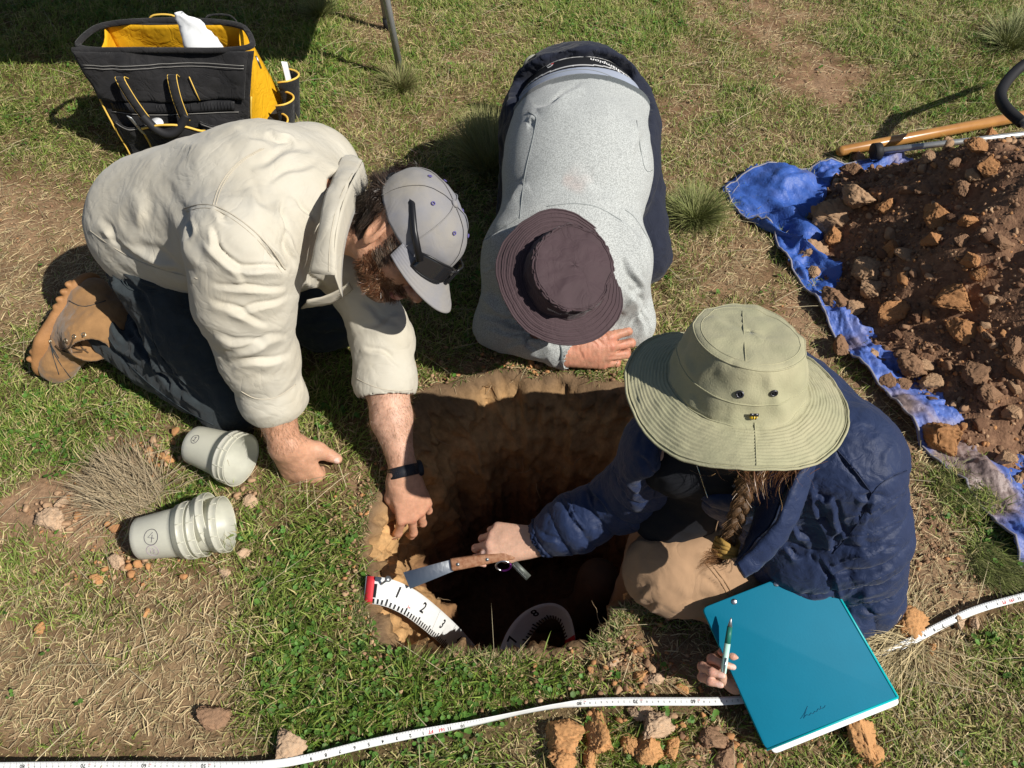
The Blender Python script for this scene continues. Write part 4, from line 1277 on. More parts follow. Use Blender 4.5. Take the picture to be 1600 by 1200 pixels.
def trousers_A():
    F = Field((-1.15, .90, 0), (-.30, 1.60, .56), .0042)
    hipR, hipL = A_pel + V(.0, -.075, -.08), A_pel + V(.02, .10, -.08)
    kR, aR = P(362, 622, .075), P(163, 505, .085)
    kL = P(512, 500, .07)
    F.cone(A_pel + V(-.01, 0, -.05), A_pel + V(.07, 0, -.03), .140, .136, .05)
    F.chain([hipR, (hipR + kR) / 2 + V(0, 0, .01), kR], [.112, .098, .075], .03)
    F.chain([kR + V(0, 0, 0), (kR + aR) / 2, aR], [.070, .074, .060], .012)
    F.chain([hipL, kL], [.11, .075], .03); F.chain([kL, P(360, 420, .075)], [.07, .06], .02)
    d = nrm(aR - kR)
    F.cone(aR + d * .002, aR + d * .12, .050, .052, .006, cut=True)
    v, f = F.extract(2)
    v = cloth_noise(v, f, 9, .011, 21, stretch=(nrm(kR - hipR), .5))
    v = cloth_noise(v, f, 22, .0035, 22)
    z = lambda *a: (a[0] * .4167, 180 + a[1] * .4167, a[2] * .4167, 180 + a[3] * .4167, a[4], a[5])
    v = folds(v, f, [z(380, 560, 560, 760, 7, .010), z(430, 600, 560, 700, 6, -.008), z(440, 780, 640, 1000, 7, .010), z(340, 700, 480, 880, 8, .008), z(360, 830, 560, 960, 7, -.008),
                     z(500, 760, 620, 1000, 6, .009), z(600, 980, 760, 1080, 7, .008), z(560, 900, 720, 1100, 9, .008), z(480, 620, 620, 660, 5, -.006), z(420, 720, 470, 860, 6, .009), z(1120, 760, 1320, 800, 8, .006), z(1150, 800, 1310, 840, 7, -.006)])
    z_ = v[:, 2]
    return v, f
vt_, ft_ = trousers_A()
trA = mesh_np('trousers', vt_, ft_, m_trou, manA)
m_thr2 = mat('dark_thread', (.035, .045, .05), .9)
bt = bvh_of(vt_, ft_)
for L in ([(345, 720), (430, 880), (560, 1010), (700, 1110), (800, 1160)], [(440, 540), (465, 660), (560, 660), (740, 640)], [(560, 760), (585, 900), (700, 1010)], [(470, 480), (450, 560), (480, 640)]):
    seam('seam', bt, zz(L), .0012, m_thr2, trA)

# boot, toe tucked under, sole turned to the left
m_boot = mat('wheat_nubuck', (.34, .185, .075), .85, .35, 25, bump=.5, bscale=240, bdist=.0012, sheen=.25)
m_sole = mat('gum_sole', (.42, .21, .085), .6, .3, 30, bump=.3, bscale=200)
def boot_A(name, ank, heel, toe, side):
    """ank ankle, heel and toe centres on the sole line, side = unit vector from sole into the foot"""
    lo = np.minimum(np.minimum(ank, heel), toe) - .13; hi = np.maximum(np.maximum(ank, heel), toe) + .13
    F = Field(lo, hi, .0032)
    l = nrm(toe - heel); s = nrm(side - l * np.dot(side, l)); w = np.cross(l, s)
    Lg = np.linalg.norm(toe - heel)
    at = lambda a, b: heel + l * a * Lg + s * b
    F.chain([at(.02, .045), at(.5, .052), at(.97, .042)], [.042, .047, .043], .03, flat=s, fk=.95)
    F.chain([at(.10, .05), at(.16, .10), ank + nrm(ank - at(.2, .05)) * .06], [.044, .050, .056], .03)
    F.chain([at(.35, .065), at(.22, .12)], [.044, .05], .04)
    F.ell(ank + nrm(ank - at(.2, .05)) * .085, (l, s, w), (.04, .045, .04), .006, cut=True)
    v, f = F.extract(2)
    v = cloth_noise(v, f, 18, .0035, 31); v = cloth_noise(v, f, 45, .0012, 32)
    o = mesh_np(name, v, f, m_boot, manA)
    G = Field(lo, hi, .0030)
    G.chain([at(.02, .012), at(.35, .008), at(.72, .010), at(.98, .016)], [.046, .040, .052, .045], .02, flat=s, fk=.42)
    for i in range(11):
        a = i / 10 * 1.0
        for sd in (-1, 1):
            G.cone(at(a, -.004) + w * sd * .030, at(a, .004) + w * sd * (.046 + .004 * math.sin(a * 9)), .0075, .0070, .002)
    v2, f2 = G.extract(1)
    mesh_np('sole', v2, f2, m_sole, o)
    b = bvh_of(v, f)
    return o, b, at, (l, s, w)
bo, bb, bat, bfr = boot_A('boot', P(140, 495, .13), P(128, 446, .17), P(70, 560, .035), nrm(V(.9, -.05, .25)))
for L in ([(75, 530), (88, 560), (110, 590)], [(82, 500), (78, 540), (92, 585)], [(108, 470), (130, 482), (165, 470)], [(78, 535), (92, 560)]):
    seam('seam', bb, L, .0011, m_thr2, bo)
m_lace = mat('boot_lace', (.09, .055, .03), .8)
for i, (x, y) in enumerate([(79, 533), (103, 532), (116, 526), (131, 523)]):
    p, q = ray_px(bb, x, y)
    if p is not None:
        if np.dot(q, IT) < 0: q = -q
        a = nrm(np.cross(q, V(0, 0, 1))); b_ = np.cross(q, a)
        MB().tube([p + q * .001 + .0042 * (math.cos(t) * a + math.sin(t) * b_) for t in np.linspace(0, 6.283, 12)], .0014, 5).build('eyelet', m_brass, bo, True)
for L in ([(103, 532), (118, 548), (135, 546)], [(116, 526), (108, 546), (96, 545)], [(131, 523), (122, 540), (138, 552)], [(88, 540), (105, 552), (128, 550)]):
    seam('lace', bb, L, .0019, m_lace, bo, .002)
boot_A('boot', P(250, 420, .10), P(228, 385, .14), P(200, 430, .04), nrm(V(.95, .0, .2)))

# cap
m_cap = mat('cap_cotton', (.21, .215, .25), .9, .22, 9, col2=(.30, .275, .235), bump=.3, bscale=700, bdist=.0006, sheen=.1, wr=(22, .0012))
m_capd = mat('cap_band_black', (.012, .013, .016), .6)
cf, cu = axA[0], axA[1]
tilt = R(-8)
cF = nrm(cf * math.cos(tilt) + cu * math.sin(tilt)); cU = nrm(cu * math.cos(tilt) - cf * math.sin(tilt)); cR = np.cross(cF, cU)
cC = Hc + cu * .034 + cf * .004
nt, nr = 120, 30
vv = []
for i in range(nr + 1):
    phi = i / nr * math.pi / 2 * 1.06
    for j in range(nt):
        th = 2 * math.pi * j / nt
        c_, s_ = math.cos(th), math.sin(th)
        hgt = .088 * max(-.1, math.cos(phi)) ** .92 if phi < math.pi / 2 else .088 * math.cos(phi)
        rr = math.sin(min(phi, math.pi / 2)) ** .82
        dent = 1 - .012 * math.exp(-((th % (math.pi / 3)) / .05) ** 2) * math.sin(phi) - .012 * math.exp(-((math.pi / 3 - th % (math.pi / 3)) / .05) ** 2) * math.sin(phi)
        vv.append(cC + cF * (.1045 * rr * c_ - .004) * dent + cR * .0865 * rr * s_ * dent + cU * (hgt + .012 * (c_ > 0) * c_ * rr))
vv = np.array(vv)
i, j = np.meshgrid(np.arange(nr), np.arange(nt), indexing='ij'); i, j = i.ravel(), j.ravel(); k = (j + 1) % nt
ff = np.stack([i * nt + j, (i + 1) * nt + j, (i + 1) * nt + k, i * nt + k], 1)
# opening at the back above the strap
cc_ = vv[ff].mean(1) - cC
back = (cc_ @ cF < -.055) & (cc_ @ cU < .040) & (np.abs(cc_ @ cR) < .040 * np.sqrt(np.clip(1 - ((cc_ @ cU) / .042) ** 2, 0, 1)) + 0) & (cc_ @ cU > -.02)
ff = ff[~back]
rad = vv - cC; rad /= np.maximum(1e-6, np.linalg.norm(rad, axis=1))[:, None]
vv = vv + rad * (fbm(vv, 13, 3, 61) * .0035 - np.abs(fbm(vv, 30, 2, 62)) * .0022)[:, None]
cap = mesh_np('cap', vv, ff, m_cap, manA)
md = cap.modifiers.new('t', 'SOLIDIFY'); md.thickness = .0022; md.offset = 1
for q in range(6):
    j0 = int(q * nt / 6)
    MB().tube([vv[i * nt + j0] + rad[i * nt + j0] * .0021 for i in range(1, nr + 1)], .0011, 5).build('seam', m_cap, cap, True)
MB().tube([vv[0] + cU * .001, vv[0] + cU * .004, vv[0] + cU * .0065], [.0085, .008, .003], 12).build('button', m_cap, cap, True)
m_eye = mat('violet_eyelet', (.12, .10, .30), .8)
for q in range(6):
    j0 = int((q + .5) * nt / 6); ix = 11 * nt + j0; n_ = rad[ix]
    a = nrm(np.cross(n_, V(0, 0, 1))); b_ = np.cross(n_, a)
    MB().tube([vv[ix] + n_ * .0026 + .0032 * (math.cos(t) * a + math.sin(t) * b_) for t in np.linspace(0, 6.283, 12)], .0010, 5).build('eyelet', m_eye, cap, True)
# peak
def peak(u, w):
    th = (u - .5) * R(128); r0 = .1035
    base = cC + cF * (r0 * math.cos(th) - .004) + cR * .086 * math.sin(th) + cU * (.0095 * math.cos(th) - .0045)
    ext = .078 * (math.cos(th * 1.38) ** .55 if abs(th * 1.38) < math.pi / 2 else 0)
    side = math.sin(th)
    return base + cF * ext * w * .96 + cR * side * w * .006 - cU * (w * .012 + .020 * side * side * w) * 1.0 + cU * .0006 * math.cos(w * 40)
MB().grid(peak, 48, 24).build('peak', m_cap, cap, True, thick=.004)
# back strap
MB().tube([cC + cF * (-.1085 * math.cos(t)) + cR * .088 * math.sin(t) - cU * .002 for t in np.linspace(-.62, .62, 16)], .0018, 6, k=4.5, flat=cU).build('strap', m_capd, cap, True)
for t in np.linspace(-.4, .4, 9):
    p = cC - cF * .1105 * math.cos(t) + cR * .088 * math.sin(t) - cU * .002
    MB().disc(p, -cF * math.cos(t) + cR * math.sin(t), .0022, 8, .002).build('stud', m_capd, cap)

# hair on the back of the head, tuft through the cap opening, sideburn, beard
def roots_on(v, f, n_, mask, k):
    ok = np.nonzero(mask)[0]; pick = ok[rng.integers(0, len(ok), k)]
    return v[pick] + rng.normal(0, .0006, (k, 3)), n_[pick]
q = vA - Hc; la, lb, lc = q @ axA[0], q @ axA[1], q @ axA[2]
inh = (np.linalg.norm(q, axis=1) < .13)
mk = inh & (la < -.014) & (lb < .05) & (lb > -.052 - .1 * np.clip(-.05 - la, 0, 1)) & ~((np.abs(lc) > .066) & (la > -.030) & (lb < .035))
rt, rn = roots_on(vA, fA, nA, mk, 5200)
n = len(rt)
dirs = rn * .55 - axA[1] * 1.0 - axA[0] * .25 + rng.normal(0, .14, (n, 3)) + np.stack([fbm(rt, 28, 2, 500 + i) for i in range(3)], 1) * .95
hc = V(.05, .034, .025) * rng.uniform(.4, 1.9, (n, 1))
hairs('hair', rt, dirs, rng.uniform(.024, .050, n), rng.uniform(.0007, .0016, n), hc, manA, wave=.55, seg=7)
# tuft
c0 = cC - cF * .098 + cU * .010
n = 900
rt = c0 + rng.normal(0, .014, (n, 3)) * 1.0 - cR * .012
dirs = -cF * 1.0 - cU * .35 - cR * .35 + rng.normal(0, .35, (n, 3))
hairs('hair_tuft', rt, dirs, rng.uniform(.03, .055, n), rng.uniform(.0007, .0015, n), V(.045, .028, .022) * rng.uniform(.5, 1.7, (n, 1)), manA, wave=.9, seg=6)
# sideburn and temple
mk = inh & (np.abs(lc) > .055) & (la > .016) & (la < .050) & (lb > -.045) & (lb < .02)
rt, rn = roots_on(vA, fA, nA, mk, 1300); n = len(rt)
hairs('sideburn', rt, rn * .25 + axA[0] * .9 - axA[1] * .35 + rng.normal(0, .2, (n, 3)), rng.uniform(.010, .022, n), rng.uniform(.0006, .0011, n), V(.12, .085, .06) * rng.uniform(.4, 1.6, (n, 1)), manA, wave=.5, seg=4)
bc = cA.mean(1) / 1
beard = inh & (lb < -.040 + np.clip(.02 - la, 0, 1) * .35) & (la > .012) & ~((np.abs(lb + .069) < .008) & (np.abs(lc) < .022) & (la > .08)) & (lb > -.14)
rt, rn = roots_on(vA, fA, nA, beard, 5200); n = len(rt)
hairs('beard', rt, rn * .6 - axA[1] * .55 + axA[0] * .1 + rng.normal(0, .38, (n, 3)), rng.uniform(.006, .015, n), rng.uniform(.0005, .0010, n), (V(.15, .062, .028) + (rng.random((n, 1)) < .15) * V(.2, .16, .10)) * rng.uniform(.45, 1.5, (n, 1)), manA, wave=.8, seg=3)
for sd in (-1, 1):
    e = MB(); cen_ = LA(.083, -.004, .030 * sd)
    n = 60; rt = np.array([LA(.091, .018, sd * (.014 + .034 * t)) for t in rng.random(n)])
    hairs('eyebrow', rt, np.tile(axA[0] * .4 + axA[2] * sd, (n, 1)) + rng.normal(0, .2, (n, 3)), rng.uniform(.005, .009, n), rng.uniform(.0005, .0009, n), np.tile(V(.06, .035, .02), (n, 1)), manA, seg=2)
# fine hair on the forearms
for (p0, p1, sd_) in ((P(425, 625, .18), A_wR, 1), (P(604, 600, .155), A_wL, 2)):
    s_, d_ = axial(vA, [p0, p1]); L0 = np.linalg.norm(p1 - p0)
    mk = (d_ < .055) & (s_ > .0) & (s_ < L0 * .98) & (nA @ IT > -.3)
    rt, rn = roots_on(vA, fA, nA, mk, 1500); n = len(rt)
    hairs('arm_hair', rt, rn * .35 + nrm(p1 - p0) * .9 + rng.normal(0, .3, (n, 3)), rng.uniform(.006, .014, n), rng.uniform(.0002, .00042, n), np.tile(V(.20, .11, .05), (n, 1)), manA, seg=2, wave=.3)
# wristwatch on the left wrist
m_rub = mat('black_rubber', (.012, .014, .020), .55)
wd = nrm(A_wL - P(612, 655, .11)); wc = A_wL - wd * .004
a = nrm(np.cross(wd, V(0, 0, 1))); b_ = np.cross(wd, a)
wt = MB().loft([[wc + wd * z + (.0335 * math.cos(t) * a + .0325 * math.sin(t) * b_) * s for t in np.linspace(0, 6.283, 33)[:-1]] for z, s in ((-.011, .93), (-.010, 1.0), (.010, 1.0), (.011, .93))], cap=False).build('watch_strap', m_rub, manA, True, thick=.002)
side = img(.85, .15, -.35); side = nrm(side - wd * np.dot(side, wd)); s2 = np.cross(wd, side)
MB().tube([wc + side * .029, wc + side * .041], [.0185, .017], 20).build('watch_case', m_rub, manA, bevel=.0015)

# sunglasses pushed up on the peak
m_frame = mat('sunglass_frame', (.010, .010, .012), .4, spec=.5)
m_lens = mat('sunglass_lens', (.02, .02, .022), .12, spec=.8)
m_white = mat('white_print', (.8, .8, .8), .7)
gl = empty('sunglasses', cC + cF * .12 + cU * .03, 'black sunglasses pushed up on the front of the grey cap', 'sunglasses')
b = MB()
gF = nrm(cF * .93 + cU * .36); gU = nrm(cU * .93 - cF * .36)
gc = cC + cF * .096 + cU * .022
for sd in (-1, 1):
    hinge = gc + cR * sd * .073 - gF * .012
    MB().tube([hinge, hinge - cF * .05 + cU * .016 + cR * sd * .012, hinge - cF * .098 + cU * .026 + cR * sd * .004, hinge - cF * .128 + cU * .016 - cR * sd * .004], [.0045, .0042, .0042, .003], 6, k=1.7, flat=cU).build('temple', m_frame, gl, True)
    lens = []
    for i in range(7):
        for j in range(25):
            pass
    def ln(u, w, sd=sd):
        x = sd * (.010 + .058 * u); y = (w - .5) * .040 * (1 - .25 * (2 * u - 1) ** 4) - .004 * u
        return gc + cR * x + gU * y + gF * (.020 - .045 * (abs(x) / .07) ** 2.4)
    MB().grid(ln, 12, 8).build('lens', m_lens, gl, True, thick=.002)
    rim = [ln(t, 0) for t in np.linspace(0, 1, 8)] + [ln(1, t) for t in np.linspace(.1, .9, 4)] + [ln(t, 1) for t in np.linspace(1, 0, 8)] + [ln(0, t) for t in np.linspace(.9, 0, 4)]
    MB().tube(rim, .0022, 6).build('rim', m_frame, gl, True)
MB().tube([gc - cR * .012 + gF * .019 + gU * .01, gc + gF * .023 + gU * .012, gc + cR * .012 + gF * .019 + gU * .01], .0025, 6).build('bridge', m_frame, gl, True)
# ================================================================== MAN IN THE GREY FLEECE (centre)
manB = empty('person', (.16, 1.55, 0), 'man on knees and elbows in heather grey fleece and dark brown hat', 'person')
m_fleece = mat('heather_fleece', (.46, .48, .47), .95, 0, 1, bump=.8, bscale=650, bdist=.0012, sheen=.3, attr=True)
# heathered flecks in the knit
nt_ml = m_fleece.node_tree; _b = nt_ml.nodes['Principled BSDF']
_n = nt_ml.nodes.new('ShaderNodeTexNoise'); _n.inputs['Scale'].default_value = 420; _n.inputs['Detail'].default_value = 3
_tc = nt_ml.nodes['Texture Coordinate']
nt_ml.links.new(_tc.outputs['Object'], _n.inputs['Vector'])
_r = nt_ml.nodes.new('ShaderNodeMapRange'); _r.inputs[1].default_value = .40; _r.inputs[2].default_value = .58; _r.inputs[3].default_value = .66; _r.inputs[4].default_value = 1.10
nt_ml.links.new(_n.outputs['Fac'], _r.inputs[0])
_m = nt_ml.nodes.new('ShaderNodeMix'); _m.data_type = 'RGBA'; _m.blend_type = 'MULTIPLY'; _m.inputs[0].default_value = 1
nt_ml.links.new(_b.inputs['Base Color'].links[0].from_socket, _m.inputs[6]); nt_ml.links.new(_r.outputs[0], _m.inputs[7]); nt_ml.links.new(_m.outputs[2], _b.inputs['Base Color'])
m_navy = mat('navy_cotton', (.014, .018, .036), .85, .25, 20, bump=.3, bscale=700, bdist=.0006, sheen=.1, wr=(22, .005))
m_under = mat('blue_grey_jersey', (.33, .37, .46), .9, .15, 15, bump=.3, bscale=800, bdist=.0006)
m_band = mat('grey_band', (.13, .15, .155), .8, bump=.3, bscale=800, bdist=.0005)
B_c1, B_c2, B_c3 = V(.125, 1.38, .225), V(.160, 1.62, .325), V(.178, 1.785, .318)
B_shR, B_shL = V(.022, 1.385, .230), V(.232, 1.375, .230)
B_elR, B_elL = P(780, 508, .062), P(985, 500, .068)
B_wR = P(884, 549, .060)
B_wL = V(.17, 1.31, .080)
Zb = V(0, -.35, 1)
Bc = P(884, 430, .335)
Bax = nrm(.86 * IT + .20 * IU + .22 * IR)
hipN = nrm(V(-.06, .92, .39)); hipP = P(900, 104, .50)

def body_B():
    F = Field((-.12, 1.05, 0), (.45, 1.50, .42), .0025)
    Hb = Bc - Bax * .064
    L, ax = head(F, Hb, nrm(-IU - .2 * IR), Bax, neck=V(.125, 1.36, .25), s=.90)
    F.cone(V(.125, 1.36, .25), B_c1, .06, .1, .05); F.cone(B_c1, B_shR, .08, .06, .04); F.cone(B_c1, B_shL, .08, .06, .04)
    F.chain([B_shR, B_elR, B_wR], [.05, .044, .031], .03); F.chain([B_shL, B_elL, B_wL], [.05, .044, .03], .03)
    hand(F, B_wR, V(1, .03, -.02), img(.1, .35, -.9), IU + V(0, .1, 0), 1.17,
         curls=((20, 60, 60), (20, 60, 60), (22, 55, 60), (24, 50, 60)), spread=(.20, .06, -.04, -.12), r=1.1,
         thumb=[(.020, .002, .022), (.050, .002, .050), (.066, -.004, .078), (.068, -.006, .100)])
    hand(F, B_wL, V(-1, -.1, -.1), V(0, .2, -1), V(0, -1, 0), 1.0, curls=((30, 40, 30),) * 4)
    v, f = F.extract(2)
    col = np.tile(SKIN_B, (len(v), 1))
    kn = fbm(v, 45, 3, 77)[:, None]
    col = col * (1 + .2 * kn) + V(.05, -.02, -.01) * kn
    q = v - Hb
    hair = (np.linalg.norm(q, axis=1) < .125) & (v[:, 2] > .10) & ((q @ ax[0] < -.02) | (q @ ax[1] > .04))
    col[hair] = V(.35, .32, .28)
    col = paint_nails(v, f, col, 0)
    # creases across the back of the hand and the wrist
    s, d = axial(v, [B_wR, B_wR + V(.2, 0, 0)])
    n = vnormals(v, f)
    v = v + n * ((fbm(v * V(3.2, 1, 1), 55, 2, 78) * .0011) * (v[:, 0] > B_wR[0] - .02) * (d < .08))[:, None]
    return v, f, col, Hb, ax
vB, fB, cB, Hb, axB = body_B()
vB = folds(vB, fB, [(905, 540, 915, 565, 2.5, -.0012), (930, 520, 945, 540, 2.5, -.0014), (940, 515, 952, 533, 2.5, -.0014), (925, 527, 935, 545, 2.2, -.0012), (950, 552, 990, 548, 2.4, .0014), (945, 562, 985, 560, 2.4, .0014), (955, 540, 992, 528, 2.6, .0015)])
mesh_np('body', vB, fB, m_skin, manB, colors=cB.astype(np.float32))

def fleece():
    F = Field((-.16, 1.08, .0), (.50, 1.92, .62), .0036)
    F.cone(B_c1, B_c2, .166, .168, .05, flat=Zb, fk=.78); F.cone(B_c2, B_c3 + V(0, .05, 0), .168, .186, .05, flat=Zb, fk=.85)
    F.cone(B_c1, V(.125, 1.31, .235), .15, .08, .06, flat=Zb, fk=.8)
    F.cone(B_c1, B_shR, .115, .074, .06); F.cone(B_c1, B_shL, .12, .082, .06)
    F.chain([B_shR, B_elR], [.074, .056], .04); F.chain([B_elR, B_wR], [.056, .042], .03)
    F.chain([B_shL, B_elL], [.074, .056], .04); F.chain([B_elL, B_wL], [.056, .042], .03)
    d = nrm(B_wR - B_elR)
    F.cone(B_wR - d * .006, B_wR - d * .001, .043, .043, .004)
    F.cone(B_wR - d * .02, B_wR + d * .1, .036, .04, .003, cut=True)
    F.cone(B_wL, B_wL + nrm(B_wL - B_elL) * .1, .036, .04, .003, cut=True)
    F.cone(V(.125, 1.27, .25), V(.125, 1.13, .28), .062, .08, .01, cut=True)
    F.half(hipP, hipN, .006)
    v, f = F.extract(2)
    s, dd = axial(v, [B_shR, B_elR, B_wR]); s2, d2 = axial(v, [B_shL, B_elL, B_wL])
    sl = np.maximum(np.clip((.11 - dd) / .03, 0, 1) * np.clip((s - .06) / .06, 0, 1), np.clip((.11 - d2) / .03, 0, 1) * np.clip((s2 - .06) / .06, 0, 1))
    v = cloth_noise(v, f, 6, .007, 83, mask=1 - sl, ridged=False)
    v = cloth_noise(v, f, 17, .0055, 84, stretch=(V(.3, .3, .9), .4), mask=sl)
    z = lambda *a: (720 + a[0] * .45, 40 + a[1] * .45, 720 + a[2] * .45, 40 + a[3] * .45, a[4], a[5])
    v = folds(v, f, [z(270, 300, 420, 200, 7, .008), z(230, 330, 260, 330, 5, -.006), z(60, 760, 160, 700, 7, .008), z(60, 860, 150, 830, 6, .007), z(70, 940, 180, 1010, 8, .009), z(120, 1060, 230, 1000, 6, .008),
                     z(200, 1060, 260, 1130, 6, .006), z(270, 1090, 350, 1110, 6, .006), z(600, 700, 640, 870, 7, .008), z(560, 1000, 640, 900, 6, .006), z(590, 1060, 650, 930, 6, -.007), z(600, 620, 700, 700, 8, .006),
                     z(380, 560, 560, 600, 18, .004), z(560, 320, 620, 520, 16, .006), z(120, 620, 240, 560, 10, .006), z(500, 640, 650, 800, 8, .006),
                     (748, 462, 830, 498, 8, .010), (748, 492, 850, 524, 7, .010), (758, 520, 866, 540, 6, .009), (790, 548, 862, 520, 5, .007), (760, 430, 800, 400, 8, -.010), (800, 395, 770, 470, 7, -.010),
                     (975, 440, 1012, 500, 7, .008), (985, 470, 1015, 525, 6, .008), (970, 400, 1000, 470, 7, -.009)])
    dist = (v - hipP) @ hipN
    col = np.tile(V(.46, .48, .47), (len(v), 1))
    col[dist > -.026] = V(.10, .115, .12)
    w = np.clip(fbm(v, 20, 3, 85) * 2 - .4, 0, 1)[:, None] * np.exp(-(((v - P(870, 295, .38)) / V(.08, .03, .06)) ** 2).sum(1))[:, None]
    col = col + (V(.55, .42, .38) - col) * w * .6
    return v, f, col
vf, ff_, cf_ = fleece()
fl = mesh_np('fleece', vf, ff_, m_fleece, manB, colors=cf_.astype(np.float32))
bf = bvh_of(vf, ff_)
zz2 = lambda L: [(720 + a * .45, 40 + b * .45) for a, b in L]
m_fseam = mat('fleece_seam', (.26, .28, .28), .9)
for L in ([(205, 670), (212, 600), (225, 500), (245, 420), (262, 340), (265, 318), (235, 300)], [(668, 780), (640, 720), (600, 660), (570, 640)], [(200, 670), (120, 720), (60, 760)], [(610, 330), (622, 420), (640, 520), (680, 490)]):
    seam('seam', bf, zz2(L), .0009, m_fseam, fl)
seam('seam', bf, zz2([(340, 1098), (352, 1130), (350, 1160)]), .0022, m_band, fl)
seam('seam', bf, zz2([(300, 628), (390, 615), (480, 628), (560, 680)]), .0012, m_fseam, fl)

# jersey showing between fleece and waistband
F = Field((-.06, 1.5, .08), (.46, 2.0, .62), .0036)
F.cone(B_c2, B_c3 + V(0, .05, 0), .152, .172, .05, flat=Zb, fk=.85)
F.half(hipP + hipN * .046, hipN, .004); F.half(hipP - hipN * .02, -hipN, .004)
v, f = F.extract(1)
jer = mesh_np('undershirt', v, f, m_under, manB)
bj = bvh_of(v, f)
seam('seam', bj, [(812, 150), (845, 122), (900, 106), (950, 114), (1000, 150), (1025, 200)], .0009, m_fseam, jer)
# waistband with its woven print
F = Field((-.06, 1.5, .08), (.46, 2.0, .62), .0036)
F.cone(B_c2, B_c3 + V(0, .05, 0), .148, .168, .05, flat=Zb, fk=.85)
F.half(hipP + hipN * .115, hipN, .004); F.half(hipP + hipN * .02, -hipN, .004)
v, f = F.extract(1)
m_wb = mat('waistband_black', (.012, .013, .016), .7, attr=True)
dd = (v - hipP) @ hipN
cc = np.tile(V(.012, .013, .016), (len(v), 1)); cc[np.abs(dd - .056) < .0018] = V(.7, .7, .7); cc[np.abs(dd - .100) < .0018] = V(.7, .7, .7)
wbd = mesh_np('waistband', v, f, m_wb, manB, colors=cc.astype(np.float32))
wb_bvh = bvh_of(v, f)

def pants_B():
    F = Field((-.10, 1.45, 0), (.55, 2.50, .62), .0046)
    F.cone(B_c3 + V(0, -.12, -.04), B_c3 + V(0, .06, -.01), .188, .200, .05, flat=Zb, fk=.86)
    hR, hL = B_c3 + V(-.09, .02, -.05), B_c3 + V(.09, .02, -.05)
    kR, kL = V(.04, 1.63, .075), P(1000, 395, .075)
    F.chain([hR, kR], [.118, .078], .03); F.chain([hL, kL], [.118, .080], .03)
    F.chain([kR, V(.07, 1.9, .07), V(.08, 2.12, .085)], [.072, .07, .055], .015); F.chain([kL, V(.34, 1.9, .07), V(.33, 2.12, .085)], [.072, .07, .055], .015)
    # waist opening above the waistband
    F.half(hipP + hipN * .072, -hipN, .006) if False else None
    G = Field((-.10, 1.45, 0), (.55, 2.50, .62), .0046)
    G.cone(B_c2 - V(0, .2, .04), B_c3 + V(0, .05, 0), .26, .27, .02)
    G.half(hipP + hipN * .106, hipN, .004); G.half(V(0, 0, .37), nrm(V(0, 0, -1)), .03)
    F.D = np.maximum(F.D, -G.D)
    G = Field((-.10, 1.45, 0), (.55, 2.50, .62), .0046)
    G.cone(B_c2 - V(0, .2, .04), B_c3 + V(0, .03, 0), .160, .174, .02, flat=Zb, fk=.85)
    F.D = np.maximum(F.D, -G.D)
    v, f = F.extract(2)
    v = cloth_noise(v, f, 8, .009, 91); v = cloth_noise(v, f, 20, .003, 92)
    return v, f
v, f = pants_B()
pB = mesh_np('trousers', v, f, m_navy, manB)
bp_ = bvh_of(v, f)
# shoe soles upright behind him
m_shoe = mat('trainer_mesh', (.05, .055, .06), .8, bump=.4, bscale=300)
m_midsole = mat('trainer_sole', (.45, .45, .37), .6)
def shoe(px, hh=.24):
    F = Field((px - .10, 2.10, -.01), (px + .10, 2.40, .34), .004)
    F.chain([V(px, 2.19, .07), V(px, 2.26, .04)], [.045, .04], .03); F.chain([V(px, 2.27, .04), V(px, 2.285, hh)], [.04, .042], .04, flat=V(0, 1, 0), fk=.9)
    v, f = F.extract(1); o = mesh_np('shoe', v, f, m_shoe, manB)
    F = Field((px - .10, 2.10, -.01), (px + .10, 2.42, .36), .004)
    F.chain([V(px, 2.315, .03), V(px, 2.325, hh * .6), V(px, 2.325, hh + .02)], [.048, .042, .041], .03, flat=V(0, 1, 0), fk=.4)
    v, f = F.extract(1); mesh_np('sole', v, f, m_midsole, o)
shoe(.075, .185); shoe(.33, .12)

# the brown sun hat
m_hatB = mat('hat_brown', (.066, .040, .046), .75, .18, 9, bump=.3, bscale=600, bdist=.0006, spec=.3, sheen=.12, wr=(20, .004))
hatB, vh, fh, axh, ntb, mb = hat('hat', manB, m_hatB, Bc, Bax, -IU - .25 * IR, .092, .058, .146, drop=.022, wave=(.016, .012), seed=2.2, crump=.012, k=1.10, rows=11, ru=.085, puck=.0006,
    asym=lambda th: .018 * np.cos(th - 1.2))
ring_on(vh, ntb, 24, .0014, m_hatB, 'band_seam', hatB)
ring_on(vh, ntb, 9, .0018, m_hatB, 'crown_seam', hatB)
ring_on(vh, ntb, mb - 1, .0017, m_hatB, 'brim_edge', hatB)
for kk_ in range(5):
    ring_on(vh, ntb, 28 + 9 * kk_, .0006, m_hatB, 'stitch_row', hatB, off=Bax * .0006)
# crumpled drawcord casing round the crown
a_, f_, s_ = axh
for q_ in range(3):
    pp_ = []
    for j in range(0, ntb + 1, 1):
        p = vh[(10 + q_) * ntb + j % ntb]; r_ = nrm(p - Bc)
        pp_.append(p + r_ * (.0022 * float(vnoise(np.array([[j * .55, q_ * 9.1, 0]]), 1.0, 5)[0]) * 1.3) + a_ * .0022 * float(vnoise(np.array([[j * .6, q_ * 7.7, 5]]), 1.0, 6)[0]))
    MB().tube(pp_, .0022, 5, cap=False).build('casing_ruffle', m_hatB, hatB, True)
